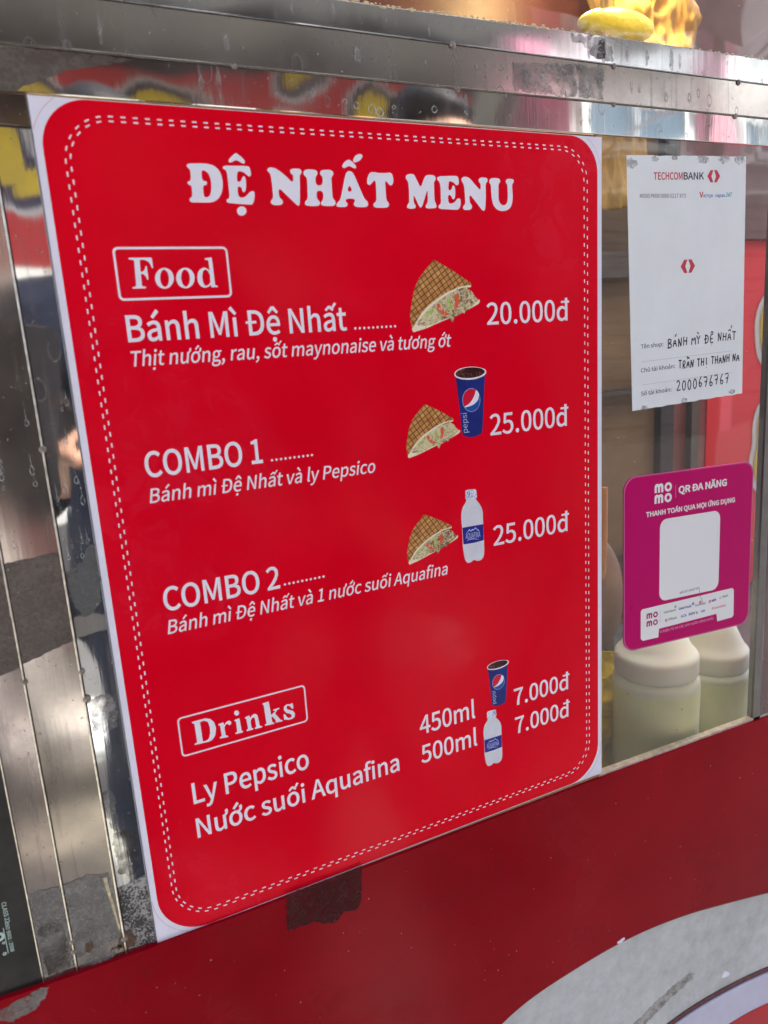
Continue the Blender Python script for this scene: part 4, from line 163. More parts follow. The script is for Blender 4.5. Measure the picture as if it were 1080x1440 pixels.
def tag(o, label=None, cat=None, group=None, kind=None):
    if label: o['label'] = label
    if cat: o['category'] = cat
    if group: o['group'] = group
    if kind: o['kind'] = kind
    return o

def empty(name, loc, label=None, cat=None, group=None):
    o = bpy.data.objects.new(name, None); COL.objects.link(o); o.location = loc
    o.empty_display_size = .05; ORG[o.name] = Vector(loc)
    return tag(o, label, cat, group)

def mk(name, verts, faces, m=None, parent=None, smooth=False, origin=None):
    """verts in world coordinates"""
    if parent is not None: og = ORG[parent.name]
    else: og = Vector(origin) if origin is not None else Vector((0, 0, 0))
    me = bpy.data.meshes.new(name)
    me.from_pydata([tuple(Vector(p) - og) for p in verts], [], faces)
    me.validate(); me.update()
    if m is not None:
        for mm in (m if isinstance(m, (list, tuple)) else [m]): me.materials.append(mm)
    if smooth: me.shade_smooth()
    o = bpy.data.objects.new(name, me); COL.objects.link(o)
    if parent is not None: o.parent = parent
    else: o.location = og
    ORG[o.name] = og
    return o

class MB:
    def __init__(s): s.v = []; s.f = []
    def add(s, vs, fs):
        n = len(s.v); s.v += [Vector(p) for p in vs]; s.f += [tuple(i + n for i in f) for f in fs]; return s
    def box(s, a, b):
        x0, y0, z0 = a; x1, y1, z1 = b
        return s.add([(x0,y0,z0),(x1,y0,z0),(x1,y1,z0),(x0,y1,z0),(x0,y0,z1),(x1,y0,z1),(x1,y1,z1),(x0,y1,z1)],
                     [(0,3,2,1),(4,5,6,7),(0,1,5,4),(1,2,6,5),(2,3,7,6),(3,0,4,7)])
    def tube(s, pts, r, n=10, caps=True):
        pts = [Vector(p) for p in pts]; rs = r if isinstance(r, (list, tuple)) else [r] * len(pts)
        base = len(s.v); ref = Vector((.13, .21, .97))
        for i, p in enumerate(pts):
            t = (pts[min(i + 1, len(pts) - 1)] - pts[max(i - 1, 0)]).normalized()
            a = t.cross(ref)
            if a.length < .05: a = t.cross(Vector((1, 0, 0)))
            a.normalize(); b = t.cross(a)
            for k in range(n):
                w = 2 * pi * k / n; s.v.append(p + a * cos(w) * rs[i] + b * sin(w) * rs[i])
        for i in range(len(pts) - 1):
            for k in range(n):
                a0 = base + i * n + k; a1 = base + i * n + (k + 1) % n
                s.f.append((a0, a1, a1 + n, a0 + n))
        if caps:
            s.f.append(tuple(base + k for k in reversed(range(n)))); s.f.append(tuple(base + (len(pts) - 1) * n + k for k in range(n)))
        return s
    def lathe(s, prof, c, n=40):
        """prof list of (radius, z)"""
        c = Vector(c); base = len(s.v)
        for r, z in prof:
            for k in range(n):
                w = 2 * pi * k / n; s.v.append(c + Vector((r * cos(w), r * sin(w), z)))
        for i in range(len(prof) - 1):
            for k in range(n):
                a0 = base + i * n + k; a1 = base + i * n + (k + 1) % n
                s.f.append((a0, a1, a1 + n, a0 + n))
        s.f.append(tuple(base + k for k in reversed(range(n)))); s.f.append(tuple(base + (len(prof) - 1) * n + k for k in range(n)))
        return s
    def ball(s, c, r, n=12, sc=(1, 1, 1)):
        c = Vector(c); base = len(s.v)
        for i in range(n + 1):
            for k in range(n * 2):
                th = pi * i / n; ph = pi * k / n
                s.v.append(c + Vector((r * sc[0] * sin(th) * cos(ph), r * sc[1] * sin(th) * sin(ph), r * sc[2] * cos(th))))
        for i in range(n):
            for k in range(n * 2):
                a = base + i * 2 * n + k; b = base + i * 2 * n + (k + 1) % (2 * n)
                s.f.append((a, a + 2 * n, b + 2 * n, b))
        return s
    def out(s, name, m=None, parent=None, smooth=False, origin=None):
        o = mk(name, s.v, s.f, m, parent, smooth, origin)
        if smooth:
            bm = bmesh.new(); bm.from_mesh(o.data); bmesh.ops.remove_doubles(bm, verts=bm.verts, dist=1e-6)
            for e in bm.edges:
                if len(e.link_faces) == 2 and e.calc_face_angle(0) > .7: e.smooth = False
            bm.to_mesh(o.data); bm.free()
        return o

def area(p): return .5 * sum(p[i][0] * p[(i + 1) % len(p)][1] - p[(i + 1) % len(p)][0] * p[i][1] for i in range(len(p)))
def inside(q, p):
    x, y = q; c = False; n = len(p)
    for i in range(n):
        x0, y0 = p[i]; x1, y1 = p[(i + 1) % n]
        if (y0 > y) != (y1 > y) and x < (x1 - x0) * (y - y0) / (y1 - y0) + x0: c = not c
    return c
def clean(p):
    r = []
    for q in p:
        if not r or (q[0] - r[-1][0]) ** 2 + (q[1] - r[-1][1]) ** 2 > 1e-12: r.append(q)
    if len(r) > 1 and (r[0][0] - r[-1][0]) ** 2 + (r[0][1] - r[-1][1]) ** 2 < 1e-12: r.pop()
    return r
def grow(p, b, hole=False):
    """move an outline outwards by b (holes shrink)"""
    p = clean(p)
    if area(p) < 0: p = p[::-1]
    n = len(p); out = []; sg = -1 if hole else 1
    for i in range(n):
        a, c, d_ = p[i - 1], p[i], p[(i + 1) % n]
        e1 = Vector((c[0] - a[0], c[1] - a[1])).normalized(); e2 = Vector((d_[0] - c[0], d_[1] - c[1])).normalized()
        n1 = Vector((e1.y, -e1.x)); n2 = Vector((e2.y, -e2.x)); s_ = n1 + n2
        if s_.length < .2: s_ = n1
        s_.normalize(); k = min(1.8, 1 / max(.3, s_.dot(n1)))
        out.append((c[0] + s_.x * b * k * sg, c[1] + s_.y * b * k * sg))
    return out
def groups_of(cs):
    """sort outlines into [outer, hole, ...]"""
    cs = [c for c in cs if len(c) > 2 and abs(area(c)) > 1e-7]
    cs = sorted(cs, key=lambda c: -abs(area(c))); g = []
    for c in cs:
        for q in g:
            if inside(c[0], q[0]) and not any(inside(c[0], h) for h in q[1:]): q.append(c); break
        else: g.append([c])
    return g

def fill(name, groups, h, m, parent=None, thick=0.0, fn=None, origin=None):
    """flat filled outlines on the front, h mm proud, optional thickness (mm) behind the face"""
    fn = fn or (lambda a, b: (a, b)); mb = MB()
    for g in groups:
        loops = [[fn(*p) for p in clean(c)] for c in g]
        flat = [p for l in loops for p in l]
        tris = tessellate_polygon([[Vector((x, -y, 0)) for x, y in l] for l in loops])
        fs = []
        for t in tris:
            a, b, c = [Vector((flat[i][0], -flat[i][1])) for i in t]
            ar = (b - a).cross(c - a) if hasattr(Vector((0, 0)), 'cross') else 0
            ar = (b.x - a.x) * (c.y - a.y) - (b.y - a.y) * (c.x - a.x)
            if abs(ar) < 1e-10: continue
            fs.append(tuple(t) if ar > 0 else tuple(reversed(t)))
        mb.add([W3(x, y, h) for x, y in flat], fs)
        if thick:
            for l in loops:
                if (area([(x, -y) for x, y in l]) < 0) != (l is not loops[0]): l = l[::-1]
                n = len(l)
                mb.add([W3(x, y, h) for x, y in l] + [W3(x, y, h - thick) for x, y in l],
                       [(i, i + n, (i + 1) % n + n, (i + 1) % n) for i in range(n)])
    return mb.out(name, m, parent, origin=origin)

def parse(s): return [tuple(map(float, q.split(','))) for q in s.split()]
GL = {c: (a, groups_of([parse(q) for q in s.split(';')])) for c, (a, s) in GLYPHS.items()}
def text(s, u0, u1, v0, cap, bold=0, slant=0, v1=None, track=0):
    """lettering fitted between u0 and u1 on a base line v0 (to v1), cap high"""
    x = 0; gs = []
    for ch in s:
        if ch == ' ': x += 76 + track; continue
        a, g = GL[ch]
        for q in g:
            gs.append([[(px_ + x, py) for px_, py in (grow(c, bold, i > 0) if bold else c)] for i, c in enumerate(q)])
        x += a + track
    if slant: gs = [[[(a + b * slant, b) for a, b in c] for c in q] for q in gs]
    xs = [p[0] for q in gs for p in q[0]]; x0, x1 = min(xs), max(xs); v1 = v0 if v1 is None else v1
    k = cap / 257.0
    def f(a, b):
        t = (a - x0) / (x1 - x0)
        return (u0 + (u1 - u0) * t, v0 + (v1 - v0) * t - b * k)
    return [[[f(*p) for p in c] for c in q] for q in gs]

def rrect(u0, v0, u1, v1, r, n=10):
    rs = r if isinstance(r, (list, tuple)) else [r] * 4; p = []   # tl, tr, br, bl
    for (cx, cy, a0, rr) in ((u0, v0, 180, rs[0]), (u1, v0, 270, rs[1]), (u1, v1, 0, rs[2]), (u0, v1, 90, rs[3])):
        sx = 1 if cx == u0 else -1; sy = 1 if cy == v0 else -1
        if rr <= 0: p.append((cx, cy)); continue
        for i in range(n + 1):
            a = R(a0 + 90 * i / n); p.append((cx + sx * rr + rr * cos(a), cy + sy * rr + rr * sin(a)))
    return p
def circle(u, v, r, n=24, ry=None): return [(u + r * cos(2 * pi * i / n), v + (ry or r) * sin(2 * pi * i / n)) for i in range(n)]
def ribbon(pts, w):
    """outline of a pen stroke"""
    L = []; Rr = []; n = len(pts)
    for i, p in enumerate(pts):
        a = pts[max(i - 1, 0)]; b = pts[min(i + 1, n - 1)]; dx, dy = b[0] - a[0], b[1] - a[1]; l = math.hypot(dx, dy) or 1
        L.append((p[0] - dy / l * w / 2, p[1] + dx / l * w / 2)); Rr.append((p[0] + dy / l * w / 2, p[1] - dx / l * w / 2))
    return [L + Rr[::-1]]
def smooth_poly(p, it=2, closed=True):
    for _ in range(it):
        q = []; n = len(p)
        for i in range(n if closed else n - 1):
            a, b = p[i], p[(i + 1) % n]
            q += [(a[0] * .75 + b[0] * .25, a[1] * .75 + b[1] * .25), (a[0] * .25 + b[0] * .75, a[1] * .25 + b[1] * .75)]
        if not closed: q = [p[0]] + q + [p[-1]]
        p = q
    return p
def ragged(p, amp, step=2.0, seed=0):
    """subdivide an outline and roughen it"""
    rnd = random.Random(seed); q = []
    for i in range(len(p)):
        a, b = p[i], p[(i + 1) % len(p)]; l = math.hypot(b[0] - a[0], b[1] - a[1]); n = max(1, int(l / step))
        for k in range(n):
            t = k / n; x, y = a[0] + (b[0] - a[0]) * t, a[1] + (b[1] - a[1]) * t
            w = noise.noise(Vector((x * .21, y * .21, seed))) * amp * 1.6 + rnd.uniform(-amp, amp) * .45
            l_ = l or 1; q.append((x + (b[1] - a[1]) / l_ * w, y - (b[0] - a[0]) / l_ * w))
    return q

# ---------------------------------------------------------------- materials
def newmat(name):
    m = bpy.data.materials.new(name); m.use_nodes = True
    n = m.node_tree; b = n.nodes['Principled BSDF']; return m, n, b
def plain(name, col, rough=.5, metal=0.0, var=.0, scale=40.0, bump=0.0, bscale=None, spec=.3, **kw):
    m, n, b = newmat(name); L = n.links
    b.inputs['Roughness'].default_value = rough; b.inputs['Metallic'].default_value = metal
    b.inputs['Specular IOR Level'].default_value = spec
    b.inputs['Base Color'].default_value = (*col, 1)
    for k, v in kw.items(): b.inputs[k.replace('_', ' ')].default_value = v
    tc = n.nodes.new('ShaderNodeTexCoord')
    if var:
        t = n.nodes.new('ShaderNodeTexNoise'); t.inputs['Scale'].default_value = scale; t.inputs['Detail'].default_value = 8; t.inputs['Roughness'].default_value = .62
        L.new(tc.outputs['Object'], t.inputs['Vector'])
        mx = n.nodes.new('ShaderNodeMix'); mx.data_type = 'RGBA'
        mx.inputs['A'].default_value = (*[c * (1 - var) for c in col], 1); mx.inputs['B'].default_value = (*[min(1, c * (1 + var) + var * .02) for c in col], 1)
        cr = n.nodes.new('ShaderNodeMapRange'); cr.inputs[1].default_value = .3; cr.inputs[2].default_value = .7
        L.new(t.outputs[0], cr.inputs[0]); L.new(cr.outputs[0], mx.inputs['Factor']); L.new(mx.outputs['Result'], b.inputs['Base Color'])
        rr = n.nodes.new('ShaderNodeMapRange'); rr.inputs[3].default_value = max(.02, rough * .8); rr.inputs[4].default_value = min(1, rough * 1.3)
        L.new(t.outputs[0], rr.inputs[0]); L.new(rr.outputs[0], b.inputs['Roughness'])
    if bump:
        t2 = n.nodes.new('ShaderNodeTexNoise'); t2.inputs['Scale'].default_value = bscale or scale * 2; t2.inputs['Detail'].default_value = 4
        L.new(tc.outputs['Object'], t2.inputs['Vector'])
        bp = n.nodes.new('ShaderNodeBump'); bp.inputs['Strength'].default_value = 1.0; bp.inputs['Distance'].default_value = bump
        L.new(t2.outputs[0], bp.inputs['Height']); L.new(bp.outputs[0], b.inputs['Normal'])
    return m

def steel(name, tint=(.62, .61, .58), rough=.09, grime=.35, wave=.0012, wscale=9, seed=0.0, dull=(.20, .18, .155), stretch=(1, 1, 1)):
    """polished sheet with a film of dirt, drip marks, scratches and slow waves"""
    m, n, b = newmat(name); L = n.links; N = n.nodes.new
    tc = N('ShaderNodeTexCoord'); mp = N('ShaderNodeMapping'); mp.inputs['Location'].default_value = (seed, seed * .7, seed * 1.3)
    L.new(tc.outputs['Object'], mp.inputs[0])
    b.inputs['Metallic'].default_value = 1; b.inputs['Base Color'].default_value = (*tint, 1)
    # film of dirt
    t = N('ShaderNodeTexNoise'); t.inputs['Scale'].default_value = 22; t.inputs['Detail'].default_value = 9; t.inputs['Roughness'].default_value = .68
    L.new(mp.outputs[0], t.inputs['Vector'])
    # vertical streaks
    ms = N('ShaderNodeMapping'); ms.inputs['Scale'].default_value = (260, 1, 14); L.new(mp.outputs[0], ms.inputs[0])
    ts = N('ShaderNodeTexNoise'); ts.inputs['Scale'].default_value = 1; ts.inputs['Detail'].default_value = 5; L.new(ms.outputs[0], ts.inputs['Vector'])
    # dried drops: small rings
    vo = N('ShaderNodeTexVoronoi'); vo.feature = 'F1'; vo.inputs['Scale'].default_value = 115; vo.inputs['Randomness'].default_value = 1
    mv = N('ShaderNodeMapping'); mv.inputs['Scale'].default_value = (1, .001, .55); L.new(mp.outputs[0], mv.inputs[0]); L.new(mv.outputs[0], vo.inputs['Vector'])
    sz = N('ShaderNodeSeparateColor'); L.new(vo.outputs['Color'], sz.inputs[0])
    rad = N('ShaderNodeMath'); rad.operation = 'MULTIPLY'; rad.inputs[1].default_value = .34; L.new(sz.outputs[0], rad.inputs[0])
    df = N('ShaderNodeMath'); df.operation = 'SUBTRACT'; L.new(vo.outputs['Distance'], df.inputs[0]); L.new(rad.outputs[0], df.inputs[1])
    ab = N('ShaderNodeMath'); ab.operation = 'ABSOLUTE'; L.new(df.outputs[0], ab.inputs[0])
    rg = N('ShaderNodeMapRange'); rg.inputs[1].default_value = .05; rg.inputs[2].default_value = .0; L.new(ab.outputs[0], rg.inputs[0])
    gate = N('ShaderNodeMath'); gate.operation = 'GREATER_THAN'; gate.inputs[1].default_value = .72; L.new(sz.outputs[1], gate.inputs[0])
    ring = N('ShaderNodeMath'); ring.operation = 'MULTIPLY'; L.new(rg.outputs[0], ring.inputs[0]); L.new(gate.outputs[0], ring.inputs[1])
    # fine specks
    v2 = N('ShaderNodeTexNoise'); v2.inputs['Scale'].default_value = 420; v2.inputs['Detail'].default_value = 3; L.new(mp.outputs[0], v2.inputs['Vector'])
    sp = N('ShaderNodeMapRange'); sp.inputs[1].default_value = .66; sp.inputs[2].default_value = .74; L.new(v2.outputs[0], sp.inputs[0])
    f1 = N('ShaderNodeMapRange'); f1.inputs[1].default_value = .42; f1.inputs[2].default_value = .72; f1.inputs[3].default_value = grime * .45; f1.inputs[4].default_value = min(1, grime * 1.8)
    L.new(t.outputs[0], f1.inputs[0])
    s1 = N('ShaderNodeMapRange'); s1.inputs[1].default_value = .58; s1.inputs[2].default_value = .75; s1.inputs[4].default_value = .35; L.new(ts.outputs[0], s1.inputs[0])
    a1 = N('ShaderNodeMath'); a1.operation = 'ADD'; L.new(f1.outputs[0], a1.inputs[0]); L.new(s1.outputs[0], a1.inputs[1])
    r1 = N('ShaderNodeMath'); r1.operation = 'MULTIPLY_ADD'; r1.inputs[1].default_value = .4; L.new(ring.outputs[0], r1.inputs[0]); L.new(a1.outputs[0], r1.inputs[2])
    r2 = N('ShaderNodeMath'); r2.operation = 'MULTIPLY_ADD'; r2.inputs[1].default_value = .5; r2.use_clamp = True; L.new(sp.outputs[0], r2.inputs[0]); L.new(r1.outputs[0], r2.inputs[2])
    # roughness
    rr = N('ShaderNodeMapRange'); rr.inputs[3].default_value = rough * .7; rr.inputs[4].default_value = rough * 1.6; L.new(t.outputs[0], rr.inputs[0]); L.new(rr.outputs[0], b.inputs['Roughness'])
    # waves
    mw = N('ShaderNodeMapping'); mw.inputs['Scale'].default_value = stretch; L.new(mp.outputs[0], mw.inputs[0])
    w = N('ShaderNodeTexNoise'); w.inputs['Scale'].default_value = wscale; w.inputs['Detail'].default_value = 1.5; w.inputs['Roughness'].default_value = .35; L.new(mw.outputs[0], w.inputs['Vector'])
    bp = N('ShaderNodeBump'); bp.inputs['Strength'].default_value = 1; bp.inputs['Distance'].default_value = wave; L.new(w.outputs[0], bp.inputs['Height'])
    sc = N('ShaderNodeBump'); sc.inputs['Strength'].default_value = .5; sc.inputs['Distance'].default_value = .00003; L.new(ts.outputs[0], sc.inputs['Height']); L.new(bp.outputs[0], sc.inputs['Normal'])
    L.new(sc.outputs[0], b.inputs['Normal'])
    df2 = N('ShaderNodeBsdfPrincipled'); df2.inputs['Base Color'].default_value = (*dull, 1); df2.inputs['Roughness'].default_value = .55
    L.new(bp.outputs[0], df2.inputs['Normal'])
    mx = N('ShaderNodeMixShader'); L.new(r2.outputs[0], mx.inputs[0]); L.new(b.outputs[0], mx.inputs[1]); L.new(df2.outputs[0], mx.inputs[2])
    L.new(mx.outputs[0], n.nodes['Material Output'].inputs[0])
    return m

def speckled(name, c1, c2, scale=500, lo=.45, hi=.6, rough=.7, bump=.0002, metal=0.0, spec=.25):
    """crusty film: two colours broken up by fine noise"""
    m, n, b = newmat(name); L = n.links; N = n.nodes.new
    tc = N('ShaderNodeTexCoord'); t = N('ShaderNodeTexNoise'); t.inputs['Scale'].default_value = scale; t.inputs['Detail'].default_value = 6; t.inputs['Roughness'].default_value = .7
    L.new(tc.outputs['Object'], t.inputs['Vector'])
    t3 = N('ShaderNodeTexNoise'); t3.inputs['Scale'].default_value = scale * .12; t3.inputs['Detail'].default_value = 5; L.new(tc.outputs['Object'], t3.inputs['Vector'])
    ad = N('ShaderNodeMath'); ad.operation = 'MULTIPLY_ADD'; ad.inputs[1].default_value = .6; L.new(t3.outputs[0], ad.inputs[0]); L.new(t.outputs[0], ad.inputs[2])
    r = N('ShaderNodeMapRange'); r.inputs[1].default_value = lo + .3; r.inputs[2].default_value = hi + .3; L.new(ad.outputs[0], r.inputs[0])
    mx = N('ShaderNodeMix'); mx.data_type = 'RGBA'; mx.inputs['A'].default_value = (*c1, 1); mx.inputs['B'].default_value = (*c2, 1)
    L.new(r.outputs[0], mx.inputs['Factor']); L.new(mx.outputs['Result'], b.inputs['Base Color'])
    b.inputs['Roughness'].default_value = rough; b.inputs['Metallic'].default_value = metal; b.inputs['Specular IOR Level'].default_value = spec
    bp = N('ShaderNodeBump'); bp.inputs['Distance'].default_value = bump; L.new(r.outputs[0], bp.inputs['Height']); L.new(bp.outputs[0], b.inputs['Normal'])
    return m

RED_PRINT = plain('red_print', (.68, .0002, .013), .15, var=.06, scale=11, bump=.0020, bscale=6, spec=.09)
def smudge(m, col, amount, s1=7, s2=45, lo=.52, hi=.66, droughness=.25):
    """greasy wipe marks: breaks up colour and gloss in soft irregular patches"""
    n = m.node_tree; L = n.links; N = n.nodes.new; b = n.nodes['Principled BSDF']
    tc = N('ShaderNodeTexCoord'); a = N('ShaderNodeTexNoise'); a.inputs['Scale'].default_value = s1; a.inputs['Detail'].default_value = 3; a.inputs['Distortion'].default_value = .8; L.new(tc.outputs['Object'], a.inputs[0])
    c = N('ShaderNodeTexNoise'); c.inputs['Scale'].default_value = s2; c.inputs['Detail'].default_value = 9; c.inputs['Roughness'].default_value = .7; c.inputs['Distortion'].default_value = 1.2; L.new(tc.outputs['Object'], c.inputs[0])
    r1 = N('ShaderNodeMapRange'); r1.inputs[1].default_value = lo; r1.inputs[2].default_value = hi; L.new(a.outputs[0], r1.inputs[0])
    r2 = N('ShaderNodeMapRange'); r2.inputs[1].default_value = .42; r2.inputs[2].default_value = .62; r2.inputs[3].default_value = .15; L.new(c.outputs[0], r2.inputs[0])
    mu = N('ShaderNodeMath'); mu.operation = 'MULTIPLY'; L.new(r1.outputs[0], mu.inputs[0]); L.new(r2.outputs[0], mu.inputs[1])
    am = N('ShaderNodeMath'); am.operation = 'MULTIPLY'; am.inputs[1].default_value = amount; L.new(mu.outputs[0], am.inputs[0])
    src = b.inputs['Base Color'].links[0].from_socket; mx = N('ShaderNodeMix'); mx.data_type = 'RGBA'; mx.inputs['B'].default_value = (*col, 1)
    L.new(src, mx.inputs['A']); L.new(am.outputs[0], mx.inputs['Factor']); L.new(mx.outputs['Result'], b.inputs['Base Color'])
    rs = b.inputs['Roughness'].links[0].from_socket; ma = N('ShaderNodeMath'); ma.operation = 'MULTIPLY_ADD'; ma.inputs[1].default_value = droughness; L.new(mu.outputs[0], ma.inputs[0]); L.new(rs, ma.inputs[2]); L.new(ma.outputs[0], b.inputs['Roughness'])
    return m
smudge(RED_PRINT, (.80, .08, .22), .06)
WHITE_PRINT = plain('white_print', (.76, .75, .82), .3, var=.03, scale=60, spec=.4)
WHITE_VINYL = plain('white_vinyl', (.72, .71, .80), .35, var=.05, scale=50, bump=.0001, bscale=300)
PALE_RED = plain('pale_red_print', (.62, .35, .42), .4)
TAN_EDGE = plain('tan_board_edge', (.34, .21, .09), .7, var=.4, scale=300)
STEEL_A = steel('steel_mirror', (.66, .66, .65), .03, .15, wave=.00075, wscale=15, seed=1.1)
STEEL_B = steel('steel_strip', (.37, .325, .29), .09, .26, wave=.0011, wscale=15, seed=3.7, dull=(.15, .13, .10))
STEEL_C = steel('steel_edge_strip', (.33, .28, .26), .10, .32, wave=.0010, wscale=15, seed=5.2, dull=(.12, .10, .09))
RAIL_LOW = steel('rail_low_steel', (.66, .66, .64), .04, .16, wave=.0011, wscale=14, seed=8.3, dull=(.18, .165, .15))
RAIL_MID = steel('rail_mid_steel', (.54, .52, .49), .12, .30, wave=.0011, wscale=12, seed=11.9, dull=(.15, .14, .125))
RAIL_TOP = steel('rail_top_steel', (.62, .64, .66), .07, .20, wave=.0013, wscale=13, seed=15.3, dull=(.17, .165, .16))
BACK_STEEL = steel('inner_steel', (.40, .34, .28), .25, .5, wave=.0006, wscale=8, seed=20.0, dull=(.20, .15, .10))
SEAM = plain('seam_edge', (.60, .56, .48), .3, metal=1, var=.4, scale=200)
SEAM_DARK = plain('seam_gap', (.015, .013, .012), .8)
SEAM_DULL = plain('dull_seam_edge', (.30, .28, .25), .5, metal=.6, var=.5, scale=120)
RIVET = plain('rivet_metal', (.26, .22, .19), .35, metal=1, var=.4, scale=400)
RESIDUE = speckled('tape_residue', (.20, .19, .17), (.29, .275, .25), scale=700, rough=.6)
def patchy(m, lo, hi, scale=90):
    n = m.node_tree; b = n.nodes['Principled BSDF']; tc = n.nodes.new('ShaderNodeTexCoord'); t = n.nodes.new('ShaderNodeTexNoise'); t.inputs['Scale'].default_value = scale; t.inputs['Detail'].default_value = 8; t.inputs['Roughness'].default_value = .65
    n.links.new(tc.outputs['Object'], t.inputs[0]); r = n.nodes.new('ShaderNodeMapRange'); r.inputs[1].default_value = .35; r.inputs[2].default_value = .65; r.inputs[3].default_value = lo; r.inputs[4].default_value = hi
    n.links.new(t.outputs[0], r.inputs[0]); n.links.new(r.outputs[0], b.inputs['Alpha']); return m
patchy(RESIDUE, .45, .95)
RESIDUE_THIN = patchy(speckled('thin_tape_film', (.16, .155, .145), (.30, .29, .275), scale=500, rough=.5), .1, .75, 120)
RESIDUE_BROWN = speckled('brown_tape_film', (.105, .085, .068), (.145, .12, .098), scale=500, rough=.4)
RESIDUE_GREY = speckled('grey_adhesive', (.10, .10, .095), (.135, .13, .125), scale=600, rough=.6)
RESIDUE_CRUST = speckled('crusty_residue', (.06, .055, .05), (.36, .35, .33), scale=900, lo=.47, hi=.55, rough=.8)
patchy(RESIDUE_BROWN, .75, 1.0)
RESIDUE_DARK = speckled('dark_tape', (.045, .005, .006), (.12, .010, .012), scale=500, rough=.4, lo=.5, hi=.66, spec=.12)
RUST = plain('rust_stain', (.09, .055, .035), .9, var=.5, scale=500)
CREAM_DIRT = plain('dried_glue', (.50, .42, .26), .8, var=.4, scale=400)
RED_PANEL = plain('dark_red_panel', (.245, .0002, .006), .2, var=.15, scale=8, bump=.0016, bscale=6, spec=.05)
smudge(RED_PANEL, (.28, .03, .04), .14, 5, 30, .48, .64); smudge(RED_PANEL, (.08, .002, .004), .3, 9, 60, .56, .66)
WORN_METAL = speckled('worn_grey_paint', (.37, .385, .385), (.52, .535, .535), scale=70, lo=.25, hi=.65, rough=.55, bump=.00006)
CRUST_STRIP = speckled('grit_strip', (.10, .095, .09), (.42, .41, .38), scale=1100, lo=.30, hi=.54, rough=.85, bump=.0003)
LAVENDER = plain('lavender_border', (.46, .46, .58), .35, var=.06, scale=60)
MAROON_EDGE = plain('maroon_edge', (.10, .03, .03), .5, var=.5, scale=200)
BLACK_LABEL = plain('black_film', (.018, .017, .014), .22, var=.5, scale=30, bump=.0002, bscale=60)
LABEL_INK = plain('pale_label_ink', (.42, .55, .50), .5)
FILM = plain('clear_film', (.55, .5, .42), .25, Alpha=.28)

# ================================================================ THE CART
cart = empty('food_cart', (0, 0, 0), 'stainless steel and red street food cart front with glass window', 'food cart')

def strip(name, poly, h, m, thick=.8, seed=0, bevel=.5, tilt=(0, 0)):
    """sheet-metal strip with rolled edges; tilt turns the face slightly (du slope of height per unit u / v)"""
    cx = sum(p[0] for p in poly) / len(poly); cy = sum(p[1] for p in poly) / len(poly)
    inner = grow(poly, -bevel); outer = clean(poly)
    if area(outer) < 0: outer = outer[::-1]
    n = len(outer); hh = lambda p: h + ((p[0] - cx) * tilt[0] + (p[1] - cy) * tilt[1]) * K * 1000
    v = [W3(*p, hh(p)) for p in inner] + [W3(*p, hh(p) - bevel * .45) for p in outer] + [W3(*p, h - thick - 1.5) for p in outer]
    f = [tuple(reversed(range(n)))] + [(i, (i + 1) % n, (i + 1) % n + n, i + n) for i in range(n)] + [(i + n, (i + 1) % n + n, (i + 1) % n + 2 * n, i + 2 * n) for i in range(n)]
    return mk(name, v, f, m, cart)

strip('steel_strip', [(-23.4, 18.2), (-.6, 18.4), (-.6, 607), (-23.0, 606)], -1.0, STEEL_A)
strip('steel_strip', [(-58.3, -1.5), (-23.9, -1.2), (-23.6, 606), (-58.5, 605.6)], -.5, STEEL_B, tilt=(.012, 0))
strip('steel_strip', [(-81.4, -1.5), (-58.8, -1.5), (-59.1, 605.6), (-81.6, 605)], -.7, STEEL_C, tilt=(-.02, 0))
strip('steel_plate', [(-23.4, -1.0), (-.6, -1.0), (-.6, 17.6), (-23.4, 17.4)], -.6, STEEL_C, tilt=(.0, .03))
strip('steel_rail', [(-140, -26.2), (900, -26.9), (900, -4.6), (452, -2.0), (0, -.9), (-140, -.9)], .6, RAIL_LOW)
strip('steel_rail', [(-140, -57.2), (900, -56.2), (900, -27.6), (-140, -26.8)], 1.0, RAIL_MID, tilt=(0, .045))
strip('steel_rail', [(-140, -77), (250, -76.3), (450, -78.3), (900, -78.6), (900, -56.8), (-140, -57.8)], .7, RAIL_TOP, tilt=(0, .02))
# seams between the sheets: a bright rolled lip and the dark gap beside it
def seam(a, b, h, w=.9, wob=.15, m=None):
    n = 40; pts = [W3(a[0] + (b[0] - a[0]) * i / n + noise.noise(Vector((i * .3, a[0], 0))) * wob, a[1] + (b[1] - a[1]) * i / n + noise.noise(Vector((i * .3, a[1], 5))) * wob, h) for i in range(n + 1)]
    MB().tube(pts, w * K / 2, 6).out('seam_lip', m or SEAM, cart, smooth=True)
    dx, dz_ = (0, -.75 * w * K) if abs(b[0] - a[0]) > abs(b[1] - a[1]) else (.8 * w * K, 0)
    MB().tube([p + Vector((dx, .0001, dz_)) for p in pts], w * K * .42, 6).out('seam_gap', SEAM_DARK, cart, smooth=True)
seam((-23.9, 18), (-23.3, 606), -.55, 1.35)
seam((-58.9, -1), (-58.8, 605), -.35, 1.15)
seam((-81.8, -1), (-81.8, 605), -.6, .9)
seam((-140, -26.4), (900, -27.1), .62, .5, .25, SEAM_DULL)
seam((-140, -57.5), (900, -56.5), .78, .5, .25, SEAM_DULL)
